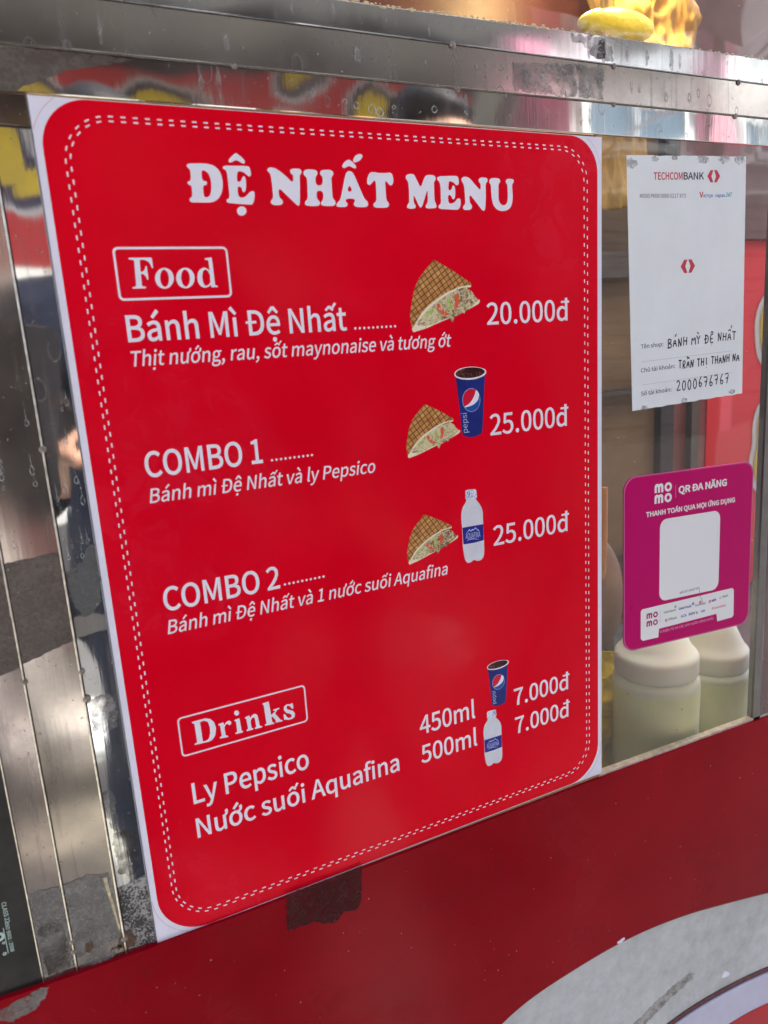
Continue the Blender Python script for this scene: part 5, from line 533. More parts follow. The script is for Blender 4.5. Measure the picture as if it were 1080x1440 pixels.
for (u, v, h, r) in [(-23.6, 214, -.3, 2.3), (-22.2, 372, -.3, 2.2), (-21.8, 393, -.3, 2.8), (-58.4, 370, -.1, 2.0), (-23.2, 593.6, -.3, 2.6), (-58.2, 579.4, -.1, 2.2), (-58.8, 588, -.1, 1.8), (302.8, -56.4, 1.2, 2.6), (462.5, -56, 1.2, 2.2), (613.9, -55.6, 1.2, 2.4), (130.9, -26.9, 1.0, 2.0), (305.7, -26.5, 1.0, 2.3), (462.6, -26.6, 1.0, 2.2), (610.8, -26.9, 1.0, 2.8), (-46, 40, -.2, 1.8)]:
    mb = MB(); c = W3(u, v, h); r *= .72
    n = 14
    for i, (rr, hh) in enumerate(((r * 1.5, -.1), (r * 1.25, .12), (r * .95, .2), (r * .8, .65), (r * .4, .95), (.01, 1.0))):
        for k in range(n):
            w = 2 * pi * k / n; mb.v.append(c + Vector((rr * K * cos(w), -hh * .001, rr * K * sin(w))))
    for i in range(5):
        for k in range(n): mb.f.append((i * n + k, i * n + (k + 1) % n, (i + 1) * n + (k + 1) % n, (i + 1) * n + k))
    mb.out('rivet', RIVET, cart, smooth=True)

# backing sheet behind the board and steel bars
MB().box(W3(-82, 606, -4.4), W3(446, -1, -3.2)).out('backing_sheet', BACK_STEEL, cart)
# glass panes (window right of the board, and the one above the rails)
def glass(name, rough=.0, film=.0):
    m, n, b = newmat(name); L = n.links; N = n.nodes.new
    n.nodes.remove(b)
    tr = N('ShaderNodeBsdfTransparent'); tr.inputs[0].default_value = (.97, .98, .97, 1)
    gl = N('ShaderNodeBsdfGlossy'); gl.inputs['Roughness'].default_value = rough; gl.inputs[0].default_value = (.9, .92, .95, 1)
    fr = N('ShaderNodeFresnel'); fr.inputs[0].default_value = 1.52
    tc = N('ShaderNodeTexCoord'); t = N('ShaderNodeTexNoise'); t.inputs['Scale'].default_value = 9; t.inputs['Detail'].default_value = 1; L.new(tc.outputs['Object'], t.inputs[0])
    bp = N('ShaderNodeBump'); bp.inputs['Distance'].default_value = .0006; L.new(t.outputs[0], bp.inputs['Height']); L.new(bp.outputs[0], gl.inputs['Normal'])
    mx = N('ShaderNodeMixShader'); L.new(fr.outputs[0], mx.inputs[0]); L.new(tr.outputs[0], mx.inputs[1]); L.new(gl.outputs[0], mx.inputs[2])
    # dust and smears: a thin diffuse film
    t2 = N('ShaderNodeTexNoise'); t2.inputs['Scale'].default_value = 26; t2.inputs['Detail'].default_value = 9; t2.inputs['Roughness'].default_value = .7; L.new(tc.outputs['Object'], t2.inputs[0])
    t3 = N('ShaderNodeTexVoronoi'); t3.inputs['Scale'].default_value = 210; L.new(tc.outputs['Object'], t3.inputs['Vector'])
    sc = N('ShaderNodeSeparateColor'); L.new(t3.outputs['Color'], sc.inputs[0])
    g = N('ShaderNodeMath'); g.operation = 'GREATER_THAN'; g.inputs[1].default_value = .93; L.new(sc.outputs[0], g.inputs[0])
    r = N('ShaderNodeMapRange'); r.inputs[1].default_value = .16; r.inputs[2].default_value = .06; r.inputs[4].default_value = .7; L.new(t3.outputs['Distance'], r.inputs[0])
    mu = N('ShaderNodeMath'); mu.operation = 'MULTIPLY'; L.new(g.outputs[0], mu.inputs[0]); L.new(r.outputs[0], mu.inputs[1])
    mr = N('ShaderNodeMapRange'); mr.inputs[1].default_value = .4; mr.inputs[2].default_value = .75; mr.inputs[3].default_value = film * .5; mr.inputs[4].default_value = film * 1.8; L.new(t2.outputs[0], mr.inputs[0])
    ad = N('ShaderNodeMath'); ad.operation = 'ADD'; ad.use_clamp = True; L.new(mu.outputs[0], ad.inputs[0]); L.new(mr.outputs[0], ad.inputs[1])
    di = N('ShaderNodeBsdfDiffuse'); di.inputs[0].default_value = (.55, .5, .42, 1)
    m2 = N('ShaderNodeMixShader'); L.new(ad.outputs[0], m2.inputs[0]); L.new(mx.outputs[0], m2.inputs[1]); L.new(di.outputs[0], m2.inputs[2])
    L.new(m2.outputs[0], n.nodes['Material Output'].inputs[0])
    return m
GLASS = glass('window_glass', 0, .014)
fill('window_pane', [[[(446, -3), (672, -3), (676, 618), (446, 618)]]], -.6, GLASS, cart)
fill('window_pane', [[[(-140, -330), (900, -330), (900, -70), (-140, -70)]]], -.9, GLASS, cart)

# post at the right of the window with the dark pane after it
POST = steel('post_steel', (.22, .21, .20), .3, .6, seed=30, dull=(.10, .09, .08))
strip('window_post', [(673, -4), (684, -4), (690, 618), (678, 618)], .2, POST, thick=4)
strip('side_pane', [(684.6, -4), (900, -4), (900, 618), (690.6, 618)], -.4, steel('dark_side_pane', (.20, .14, .14), .08, .35, wave=.001, seed=33, dull=(.08, .05, .045)))

# red lower panel: proud sheet with a curved cut-out, grey painted metal under it, round sign below
arc1 = [(230, 905), (270, 876), (311.7, 849.8), (345, 838), (381.2, 831.7), (437.6, 826.2), (476.6, 824.6), (525.7, 826.6), (580.8, 833.8), (623.1, 842.4), (721.9, 864.3), (800, 886), (900, 925)]
arc2 = [(300, 1090), (400, 1040), (480, 1005), (561.2, 984.5), (629.6, 981.5), (731.0, 989.9), (820, 1012), (900, 1045)]
arc3 = [(330, 1170), (420, 1105), (500, 1065), (580, 1042), (654.1, 1033.5), (734.5, 1038.7), (820, 1062), (900, 1100)]
sm = lambda a: smooth_poly(a, 2, closed=False)
top_edge = [(-140, 600.8), (-82, 603.9), (-60, 604.8), (0, 606.9), (110, 609.0), (250, 609.9), (450, 611.3), (570, 613.6), (704, 616.4), (900, 621)]
upper = ragged([(a, b) for a, b in sm(arc1)], .35, 3, 4)[:-1]
upper = [p for p in upper if p[0] < 905 and p[1] < 930]
fill('red_panel', [[top_edge + list(reversed([p for p in sm(arc1)])) + [(150, 1000), (60, 1150), (-140, 1300)]]], 2.0, RED_PANEL, cart, thick=3.2)
MB().box(W3(-140, 1900, -6), W3(900, 620, -1.2)).out('grey_metal_sheet', WORN_METAL, cart)
# cut edge of the red sheet and the worn trim
def ribs(name, line, w, h, m, thick=.6):
    return fill(name, [ribbon(line, w)], h, m, cart, thick=thick)
ribs('cut_edge', [(a, b + .9) for a, b in sm(arc1)], 1.4, 1.5, MAROON_EDGE, 1.5)
ribs('curved_trim', sm([(a, b - 3.2) for a, b in arc2]), 6.5, -.2, MAROON_EDGE, 1.0)
# round sign: lavender border, red field
sign = empty('round_sign', W3(640, 1300, 0), 'round red sign with lavender border under the grey painted band, cut by bottom right corner', 'sign')
fill('border', [[sm(arc2) + [(900, 1500), (300, 1500)]]], .8, LAVENDER, sign, thick=2)
fill('red_field', [[sm(arc3) + [(899, 1499), (331, 1499)]]], 1.3, plain('sign_red', (.40, .002, .01), .3, var=.05, spec=.15), sign, thick=.5)
# ledge between window and red panel
LEDGE = plain('cream_ledge', (.55, .47, .36), .5, var=.35, scale=160)
fill('ledge', [[[(446, 608.8), (450.5, 608.8), (704, 613.7), (704, 618), (446, 618)]]], .2, LEDGE, cart, thick=5)
fill('ledge', [[[(-24, 598), (0, 598.5), (0, 608.4), (450, 608.6), (450, 614), (-24, 610)]]], -2.3, TAN_EDGE, cart, thick=1.5)
fill('ledge', [[[(60, 608.7), (450, 608.7), (450, 613), (60, 611)]]], -.3, plain('tan_strip', (.42, .27, .13), .7, var=.3, scale=200), cart, thick=2)

# tape, tape marks and glue on the cart
SMEAR_DARK = patchy(speckled('dark_grime', (.05, .04, .03), (.13, .11, .09), scale=500, rough=.6), .0, .8, 70)
SMEAR_GREY = patchy(speckled('grey_grime', (.16, .15, .14), (.34, .33, .31), scale=600, rough=.6), .0, .7, 90)
def patch(name, pts, h, m, amp=.8, seed=0, parent=None, label=None):
    o = fill(name, [[ragged(pts, amp, 1.6, seed)]], h, m, parent or cart, thick=.08)
    if label: o['label'] = label
    return o
patch('tape_mark', [(-57.6, 286), (-24.6, 284), (-24.6, 348), (-57.6, 357)], -.24, RESIDUE_BROWN, .5, 1)
patch('tape_mark', [(-80.6, 284), (-59.8, 284), (-59.8, 359), (-80.6, 364)], -.42, RESIDUE_BROWN, .5, 2)
patch('tape_mark', [(-22.6, 302), (-18, 296), (-10, 294), (-6, 284), (-1.5, 283), (-1.8, 324), (-8, 330), (-14, 333), (-19, 326), (-22.4, 312)], -.93, RESIDUE_GREY, .9, 3)
patch('tape_mark', [(-22.6, 332), (-12, 331), (-1.4, 334), (-1.4, 345), (-22.6, 347)], -.94, FILM, .5, 5)
patch('tape_mark', [(-57.5, 531), (-41, 529), (-25.8, 533), (-25.4, 590), (-57.6, 594)], -.24, RESIDUE, .5, 6)
patch('tape_mark', [(-80.8, 528), (-60, 531), (-60, 600), (-80.8, 598)], -.42, RESIDUE, .7, 7)
patch('tape_mark', [(-22.4, 549), (-1.2, 546), (-1.2, 606), (-22.2, 604)], -.93, RESIDUE_CRUST, .5, 8)
patch('tape_mark', [(-15, 566), (-8, 560), (-2.5, 566), (-2.4, 603), (-9, 602), (-15, 592)], -.88, RESIDUE_CRUST, 1.2, 31)
for i, (u0, v0, u1, v1, h_) in enumerate(((-22, 470, -14, 500, -.92), (-80, 560, -62, 600, -.40), (-57, 575, -30, 604, -.18), (-20, 505, -4, 540, -.92), (-22, 395, -3, 420, -.92))):
    patch('grime_film', [(u0, v0), ((u0 + u1) / 2, v0 - 3), (u1, v0 + 2), (u1 - 1, v1), ((u0 + u1) / 2, v1 + 3), (u0 + 1, v1 - 2)], h_, SMEAR_DARK if i % 2 else SMEAR_GREY, 1.6, 80 + i)
patch('rust_stain', [(-27, 588), (-19, 586), (-14, 594), (-16, 602), (-24, 604), (-28, 597)], -.3, RUST, 1.6, 9)
patch('rust_stain', [(-33, 596), (-26.5, 597), (-30, 605), (-28.6, 599), (-34, 599)], -.3, RUST, .9, 10)
patch('rust_stain', [(-50, 585), (-45, 584), (-44, 590), (-48, 593), (-51, 589)], -.16, RUST, 1.2, 12)
patch('glue_edge', [(-31, 536), (-28.4, 536), (-24.8, 582), (-25.6, 586)], -.2, CREAM_DIRT, .3, 13)
patch('tape_mark', [(-12, -24), (28, -25.8), (66, -25.2), (48, -20), (27, -16), (3.7, -6.2), (-7, -1.4), (-60, -1.4), (-60, -24)], .72, RESIDUE_BROWN, .6, 15)
patch('tape_mark', [(358.3, -50.3), (421.2, -53.6), (420.9, -28.5), (357.5, -28.5)], 1.5, RESIDUE_THIN, 1.6, 16)
patch('tape_mark', [(423, -54), (452, -54), (450, -29), (424, -29)], 1.5, RESIDUE_THIN, 1.4, 17)
patch('tape_mark', [(417, -76), (452, -76.5), (462, -66), (461, -59), (440, -59), (436, -66), (428, -70), (419, -69)], .98, RESIDUE_THIN, 1.6, 18)
patch('tape_mark', [(446, -74), (452, -75), (453, -60), (444, -60)], 1.05, RESIDUE_CRUST, .7, 19)
rnd = random.Random(21)
SMEAR = patchy(speckled('dried_drip', (.34, .33, .31), (.50, .49, .47), scale=500, rough=.5), .0, .55, 260)
for i in range(34):      # dried drips on the rails
    u = rnd.uniform(-5, 660); v, h = rnd.choice(((-41, 1.55), (-15, .7), (-67, 1.0))); a_, b_ = rnd.uniform(.6, 2.4), rnd.uniform(3, 10)
    g = [(u + a_ * cos(w) * (1 + .6 * noise.noise(Vector((cos(w) * 1.5, sin(w) * 1.5, i)))), v + rnd.uniform(-.3, .3) + b_ * sin(w) * (1 + .3 * noise.noise(Vector((cos(w) * 2, sin(w) * 2, i + 40))))) for w in [2 * pi * k / 22 for k in range(22)]]
    patch('dried_drip', g, h + i * .002, SMEAR, .4, 60 + i)
mb = MB()
for i in range(46):      # rings and tears left by dried drops, chained down the mirror strip
    if i < 34: u = rnd.choice((-9, -5, -14, -19, -31, -50)) + rnd.uniform(-1.2, 1.2); v = rnd.uniform(178, 300); h = -.93 if u > -23 else -.30
    elif i < 40: u = rnd.uniform(-78, -62); v = rnd.uniform(215, 280); h = -.45
    else: u = rnd.uniform(200, 330); v = rnd.uniform(-12, -5); h = .66
    r_ = rnd.uniform(.5, 1.7) * (2.2 if i >= 40 else 1); el = rnd.uniform(1.1, 2.6) if i < 40 else 1
    o_ = [(u + r_ * cos(w) * (1 - .45 * max(0, -sin(w))), v + r_ * el * sin(w)) for w in [2 * pi * k / 18 for k in range(19)]]
    for k in range(18):
        a, b = o_[k], o_[k + 1]; ci = lambda p, f: (u + (p[0] - u) * f, v + (p[1] - v) * f)
        mb.add([W3(*a, h), W3(*b, h), W3(*ci(b, .72), h), W3(*ci(a, .72), h)], [(0, 3, 2, 1)])
    if i < 34:
        mb.add([W3(u - .12, v - r_ * el - rnd.uniform(3, 12), h), W3(u + .15, v - r_ * el, h), W3(u - .15, v - r_ * el, h)], [(0, 2, 1)])
tag(mb.out('water_marks', patchy(plain('water_mark', (.50, .52, .52), .5), .15, .8, 500), cart), kind='stuff')
patchy(RESIDUE_DARK, .62, .95, 200)
patch('dark_tape', [(105.4, 606), (174.7, 606), (172, 640), (166, 647.7), (155, 644), (146, 651), (136, 649), (128, 642.5), (102.3, 640.4)], 2.12, RESIDUE_DARK, .7, 20, label='dark brown torn tape below the menu board')
patch('tape_mark', [(-113.6, 610.0), (-84, 604.6), (-78.1, 606.6), (-83, 614), (-90.7, 621.2), (-98, 621), (-105.0, 623.3), (-113.0, 617.6)], 2.12, RESIDUE, 1.2, 21)
patch('grit_strip', [(430, 985), (470, 966), (530, 940), (580, 926), (592, 925), (598, 931), (590, 938), (560, 947), (520, 962), (470, 986), (440, 1000)], -1.1, CRUST_STRIP, 1.8, 22)
patch('paint_chip', [(470, 823), (474, 820), (479, 820), (481, 823), (477, 825.5), (472, 825.5)], 2.1, WHITE_VINYL, 1.2, 23)
patch('paint_chip', [(648, 958), (653, 954), (657, 956), (660, 962), (655, 963), (649, 962)], -1.1, WHITE_VINYL, 1.6, 24)
patch('grit_strip', [(381, 940), (388, 940), (396, 950), (403, 957), (393, 961), (385, 953)], -1.1, CRUST_STRIP, 1.4, 25)
# crumbs of glue along the top edge of the upper rail
mb = MB(); rnd = random.Random(5)
for i in range(150):
    u = rnd.uniform(195, 445) if i < 110 else rnd.uniform(445, 690); r_ = rnd.uniform(.4, 1.25)
    v = -76.6 + rnd.gauss(0, .55) - (1.6 * (u - 250) / 200 if 250 < u < 450 else (1.8 if u >= 450 else 0))
    mb.ball(W3(u, v, .8), r_ * K, 4, (rnd.uniform(.8, 2.2), .4, rnd.uniform(.5, 1)))
tag(mb.out('glue_crumbs', CREAM_DIRT, cart, smooth=True), kind='stuff')
mb = MB()
for i in range(260):     # specks and drips of dirt
    a = rnd.random()
    if a < .25: u, v, h = rnd.uniform(-80, -2), rnd.uniform(20, 600), -.25
    elif a < .55: u, v, h = rnd.uniform(0, 660), rnd.uniform(-75, -4), 1.35
    elif a < .9: u, v, h = rnd.uniform(-80, 690), rnd.uniform(622, 810), 2.0
    else: u, v, h = rnd.uniform(420, 700), rnd.uniform(860, 960), -1.1
    r_ = rnd.uniform(.15, .6); mb.ball(W3(u, v, h), r_ * K, 4, (rnd.uniform(.7, 1.4), .3, rnd.uniform(.7, 1.9)))
tag(mb.out('dirt_specks', plain('speck', (.33, .27, .22), .8, var=.6, scale=900), cart, smooth=True), kind='stuff')

# black label film at the far left
fill('black_film', [[[(-140, -1.5), (-82.6, -1.5), (-82.4, 604), (-140, 602)]]], -.9, BLACK_LABEL, cart, thick=.5)
def vtext(s, u, v0, v1, cap, name, parent, m, h, bold=6):   # reads downwards, base line on the left
    g = text(s, 0, v1 - v0, 0, cap, bold)
    return fill(name, g, h, m, parent, fn=lambda a, b: (u - b, v0 + a))
vtext('ISO 9001 : 2008', -98.4, 546, 570, 2.3, 'label_text', cart, LABEL_INK, -.86)
vtext('CLASS 22', -98.0, 529, 546, 2.7, 'label_text', cart, LABEL_INK, -.86)
fill('label_rule', [[[(-100.3, 549), (-99.8, 549), (-99.8, 570), (-100.3, 570)]]], -.86, LABEL_INK, cart)
fill('label_mark', [[circle(-103.6, 555, 3.6), circle(-103.6, 555, 1.6)], [circle(-101.6, 560.8, 1.0), circle(-101.6, 560.8, .45)], [circle(-102.3, 569.6, 1.3), circle(-102.3, 569.6, .55)]], -.86, LABEL_INK, cart)

# inside of the cart
FLOOR_IN = plain('cart_shelf', (.22, .21, .185), .3, metal=.3, var=.3, scale=30)
BROWN_WALL = plain('brown_inner_wall', (.19, .115, .048), .5, var=.4, scale=5)
MAROON_WALL = plain('maroon_inner_wall', (.20, .055, .04), .4, var=.3, scale=12)
GREY_SLAT = plain('grey_inner_frame', (.10, .085, .065), .35, metal=.4, var=.3, scale=14)
DARK_SLAT = plain('dark_inner_frame', (.035, .022, .02), .4, var=.3)
def ybox(u0, u1, v0, v1, d0, d1, name, m, parent=None):
    return MB().box(W3(u0, v1, -d1 * K * 1000), W3(u1, v0, -d0 * K * 1000)).out(name, m, parent or cart)
ybox(-140, 1700, 690, 700, 6, 640, 'shelf', FLOOR_IN)
ybox(-140, 983, -420, 690, 456, 470, 'inner_wall', BROWN_WALL)
ybox(983, 1014, -420, 690, 440, 470, 'inner_frame', DARK_SLAT)
ybox(1014, 1052, -420, 690, 448, 470, 'inner_frame', MAROON_WALL)
ybox(1052, 1070, -420, 690, 434, 470, 'inner_frame', GREY_SLAT)
ybox(1070, 1109, -420, 690, 450, 470, 'inner_frame', MAROON_WALL)
ybox(1109, 1700, -420, 690, 462, 470, 'inner_wall', MAROON_WALL)
for i, (v, w, m_) in enumerate(((40, 40, GREY_SLAT), (262, 6, GREY_SLAT), (560, 26, GREY_SLAT))):
    ybox(640, 975, v, v + w, 420, 455, 'inner_rack_bar', m_)
ybox(-140, 460, -400, 690, 300, 306, 'inner_screen', plain('maroon_screen', (.08, .018, .014), .4, var=.4, scale=20))
ybox(460, 705, -400, -60, 300, 306, 'inner_screen', plain('dark_maroon_screen', (.075, .016, .012), .4, var=.4, scale=20))
ybox(1000, 1500, -400, 20, 425, 432, 'inner_screen', plain('violet_grey_screen', (.17, .09, .08), .3, var=.3, scale=9))
ybox(-140, 1700, -440, -425, -60, 12, 'cart_roof', plain('cart_roof_metal', (.30, .26, .22), .5, var=.2))
ybox(-140, -126, -420, 690, 6, 470, 'side_wall', GREY_SLAT)

# ================================================================ red poster on the far side, seen through the window
poster = empty('poster', W3(1350, 600, -300), 'red poster with yellow white-edged lettering seen through the window glass', 'poster')
POSTER_RED = plain('poster_red', (.74, .025, .035), .4, var=.06, scale=6)
YEL = plain('yellow_lettering', (.62, .42, .03), .5, var=.1, scale=20); NAVY = plain('navy_outline', (.03, .022, .07), .5); WHT = plain('white_outline', (.62, .60, .56), .5)
dz = -460 * K * 1000
fill('poster_sheet', [[rrect(1106, 20, 1640, 680, 3)]], dz + 8, POSTER_RED, poster, thick=1)
def blob(pts, w, n=10):
    """rounded thick stroke outline"""
    p = sm(pts); q = ribbon(p, w)[0]; k = len(p)
    return [q]
def cap_stroke(pts, w):
    p = smooth_poly(pts, 2, closed=False); L = ribbon(p, w)[0]; k = len(p)
    a, b = Vector(p[-1]), Vector(p[-2]); t = (a - b).normalized(); base = math.atan2(t.y, t.x)
    e1 = [(a.x + w / 2 * cos(base + pi / 2 - pi * i / 8), a.y + w / 2 * sin(base + pi / 2 - pi * i / 8)) for i in range(1, 8)]
    a, b = Vector(p[0]), Vector(p[1]); t = (a - b).normalized(); base = math.atan2(t.y, t.x)
    e0 = [(a.x + w / 2 * cos(base + pi / 2 - pi * i / 8), a.y + w / 2 * sin(base + pi / 2 - pi * i / 8)) for i in range(1, 8)]
    return [L[:k] + e1 + L[k:] + e0]
strokes = [[(1262, 128), (1236, 150), (1236, 190), (1248, 230)], [(1258, 330), (1240, 350), (1244, 400), (1232, 440), (1250, 475)]]
for i, s_ in enumerate(strokes):
    s_ = [(a + 18, b) for a, b in s_]
    s2 = s_ + [(s_[-1][0] + 60, s_[-1][1] + 10)]
    fill('letter_border', [cap_stroke(s2, 62)], dz + 9 + i * .1, WHT, poster); fill('letter_fill', [cap_stroke(s2, 36)], dz + 10 + i * .1, YEL, poster)

# ================================================================ sauce bottles on the shelf
MILKY = plain('milky_plastic', (.84, .82, .62), .32, var=.06, scale=25, Subsurface_Weight=.3, Subsurface_Scale=.01)
CAPM = plain('cloudy_cap', (.88, .86, .74), .4, Subsurface_Weight=.35, Subsurface_Scale=.01)
SAUCE = plain('pale_green_sauce', (.86, .88, .50), .3, var=.06, scale=18, Subsurface_Weight=.25, Subsurface_Scale=.01)
def bottle(u, dep, r, vtop, vbot, label, fillv):
    c = W3(u, vbot, -dep * K * 1000); rt = empty('squeeze_bottle', c, label, 'bottle', 'squeeze bottles of pale sauce behind the glass')
    H = (vbot - vtop) * K; rr = r * K
    f = (vbot - fillv) * K
    MB().lathe([(rr * .90, 0), (rr * .97, .002), (rr, .006), (rr * 1.0, H * .35), (rr * .985, H * .55), (rr, f)], c, 56).out('sauce', SAUCE, rt, smooth=True)
    MB().lathe([(rr, f), (rr, H * .90), (rr * .985, H * .94), (rr * .93, H * .985), (rr * .86, H)], c, 56).out('bottle_shoulder', MILKY, rt, smooth=True)
    z = H; cp = [(rr * .90, z - .001), (rr * .945, z + .0005), (rr * .955, z + .003), (rr * .955, z + .0125), (rr * .945, z + .0150), (rr * .91, z + .0170), (rr * .84, z + .0190), (rr * .76, z + .0235), (rr * .62, z + .033), (rr * .5, z + .042), (rr * .3, z + .047), (rr * .16, z + .052), (rr * .11, z + .085), (.0012, z + .098)]
    MB().lathe(cp, c, 56).out('cap', CAPM, rt, smooth=True)
bottle(588, 62, 49, 552, 690, 'front squeeze bottle of pale sauce with white cap, nearest the glass', 566)
bottle(750, 119, 47, 606, 690, 'rear squeeze bottle of pale sauce beside the steel window post', 618)

# yellow plastic bag, bread and tongs inside
bag = empty('yellow_bag', W3(560, 690, -150), 'crumpled yellow plastic bag on the shelf left of the sauce bottles', 'bag')
def crumple(u0, u1, v0, v1, dep, amp, seed, name, m, parent, nx=60, ny=60, curve=30):
    vs = []; fs = []
    for j in range(ny + 1):
        for i in range(nx + 1):
            a, b = i / nx, j / ny; u = u0 + (u1 - u0) * a; v = v0 + (v1 - v0) * b
            q = Vector((a * 2.4, b * 2.4, seed)); w = (noise.turbulence(q, 3, True) + .35 * abs(noise.noise(q * 4.1)) + .16 * abs(noise.noise(q * 9.3))) * amp
            u += noise.noise(q * 1.7) * amp * .5 * (1 if 0 < i < nx else 2.2); v += noise.noise(q * 1.9 + Vector((9, 0, 0))) * amp * .5
            vs.append(W3(u, v, -(dep - curve * sin(pi * a) + w) * K * 1000))
    for j in range(ny):
        for i in range(nx):
            k = j * (nx + 1) + i; fs.append((k, k + nx + 1, k + nx + 2, k + 1))
    o = mk(name, vs, fs, m, parent, smooth=True)
    md = o.modifiers.new('thickness', 'SOLIDIFY'); md.thickness = .0006
    return o
BAGY = plain('yellow_plastic', (.95, .64, .002), .3, var=.15, scale=40)
crumple(478, 600, 560, 692, 98, 14, 3.3, 'bag_front', BAGY, bag, curve=12)
crumple(560, 690, 575, 690, 190, 20, 8.1, 'bag_back', BAGY, bag)
tongs = empty('wooden_tongs', W3(640, 560, -150), 'wooden tongs standing at the window edge beside the menu board', 'tongs')
WOOD = plain('tan_wood', (.45, .22, .06), .5, var=.2, scale=60)
for s_ in (0, 9): MB().tube([W3(585 + s_, 440 + 60, -108), W3(590 + s_ * 1.1, 410, -110), W3(593 + s_ * 1.2, 352, -112)], [.0035, .0045, .004], 10).out('tong_arm', WOOD, tongs, smooth=True)
bun = empty('bread_bun', W3(640, 690, -200), 'pale brown bread bun in a bag behind the glass beside the menu board', 'bread')
BUN = plain('pale_crust', (.20, .12, .07), .6, var=.25, scale=22, bump=.001, bscale=30)
mb = MB(); mb.ball(W3(604, 500, -125), .045, 18, (.62, .5, 1.2)); o = mb.out('crust', BUN, bun, smooth=True)
ybox(600, 690, 600, 690, 240, 330, 'sauce_tray', plain('dull_tray', (.16, .14, .11), .4, metal=.5, var=.3), bun)

# yellow paper bags lit by a warm lamp, in the upper window
paper = empty('paper_bag', W3(680, -20, -210), 'golden yellow paper bags lit by a warm lamp in the upper window', 'paper bag')
PAPER = plain('kraft_paper', (.50, .29, .09), .55, var=.16, scale=22); PAPER2 = plain('gold_paper', (.42, .27, .08), .5, var=.2, scale=30)
crumple(676, 775, -330, 10, 262, 20, 5.5, 'bag_sheet', PAPER2, paper, 60, 90)
crumple(640, 765, -300, -118, 178, 16, 1.2, 'bag_sheet', PAPER, paper, 50, 60, 12)
crumple(576, 592, -300, -110, 140, 5, 2.2, 'bag_sheet', PAPER, paper, 12, 50, 3)
loaf = empty('bread_loaf', W3(640, -140, -130), 'bright yellow loaf under the warm lamp in the upper window', 'bread')
YLOAF = plain('yellow_crust', (.90, .68, .05), .35, var=.12, scale=60, bump=.003, bscale=70)
mb = MB(); mb.ball(W3(606, -156, -150 * K * 1000), .027, 24, (1.25, .5, .40)); mb.out('loaf_crust', YLOAF, loaf, smooth=True)
lampo = empty('heat_lamp', W3(640, -300, -150 * K * 1000), 'small warm lamp under the cart roof above the bread', 'lamp')
MB().lathe([(.006, .07), (.012, .06), (.034, .012), (.036, 0), (.033, .001), (.010, .058)], W3(640, -300, -150 * K * 1000), 28).out('lamp_shade', GREY_SLAT, lampo, smooth=True)
bulb_m, bn, bb = newmat('bulb_glow'); bb.inputs['Emission Color'].default_value = (1, .75, .35, 1); bb.inputs['Emission Strength'].default_value = 6
MB().ball(W3(640, -318, -150 * K * 1000), .014, 12).out('bulb', bulb_m, lampo, smooth=True)
ld = bpy.data.lights.new('heat_lamp_light', 'POINT'); ld.energy = .9; ld.color = (1, .72, .32); ld.shadow_soft_size = .02
lo_ = bpy.data.objects.new('heat_lamp_light', ld); COL.objects.link(lo_); lo_.location = W3(640, -290, -150 * K * 1000)

# ================================================================ MENU BOARD
board = empty('menu_board', W3(225, 608.3, 0), 'red printed menu board with white border and white food and drink lettering', 'menu board')
fill('backing_sheet', [[[(0, 0), (450, 0), (450, 608.3), (0, 608.3)]]], 0, WHITE_VINYL, board, thick=1.6)
fill('board_edge', [[[(.3, .3), (449.7, .3), (449.7, 608), (.3, 608)]]], -1.65, TAN_EDGE, board, thick=1.2)
fill('red_face', [[rrect(4.4, .4, 445.3, 607.6, [30, 29, 36, 38], 14)]], .03, RED_PRINT, board)
for (cu, cv, r, a0) in ((34.4, 30.4, 35.5, 180), (416, 29.5, 33.5, 270), (42.4, 569.6, 41.8, 90), (409.3, 571.6, 40, 0)):
    arc = [(cu + r * cos(R(a0 + 90 * i / 24)), cv + r * sin(R(a0 + 90 * i / 24))) for i in range(25)]
    arc = [p for p in arc if .5 < p[0] < 449.5 and .5 < p[1] < 607.8]
    if len(arc) > 3: fill('corner_line', [ribbon(arc, .35)], .035, PALE_RED, board)
def dashes(u0, v0, u1, v1, r, phase, period=7.6, ln=3.0, w=.92):
    p = rrect(u0, v0, u1, v1, r, 24); p.append(p[0]); pts = []; s_ = 0; acc = [0]
    for i in range(len(p) - 1): acc.append(acc[-1] + math.dist(p[i], p[i + 1]))
    tot = acc[-1]; n = round(tot / period); per = tot / n; gs = []
    def at(t):
        t %= tot
        for i in range(len(acc) - 1):
            if acc[i + 1] >= t:
                k = (t - acc[i]) / max(1e-9, acc[i + 1] - acc[i]); return (p[i][0] + (p[i + 1][0] - p[i][0]) * k, p[i][1] + (p[i + 1][1] - p[i][1]) * k)
        return p[-1]
    for k in range(n):
        t = k * per + phase * per; gs.append(ribbon([at(t), at(t + ln * .5), at(t + ln)], w))
    return gs
fill('stitch_dashes', dashes(16.4, 9.3, 433.9, 596.3, [29, 27, 30, 32], 0) + dashes(19.3, 12.1, 430.4, 593.6, [26.2, 24.2, 27, 29], .4), .06, WHITE_PRINT, board)
HP = .06
def enc(s): return [[parse(c) for c in g.split(';')] for g in s.split('|')]
fill('title_lettering', enc(TITLE), HP, WHITE_PRINT, board)
def frame(u0, v0, u1, v1, r, w, name):
    return fill(name, [[rrect(u0, v0, u1, v1, r, 6), rrect(u0 + w, v0 + w, u1 - w, v1 - w, r - w * .8, 6)]], HP, WHITE_PRINT, board)
frame(36.9, 88.0, 113.4, 122.0, 3.4, 1.5, 'heading_frame'); fill('heading_lettering', enc(FOOD_WORD), HP, WHITE_PRINT, board)
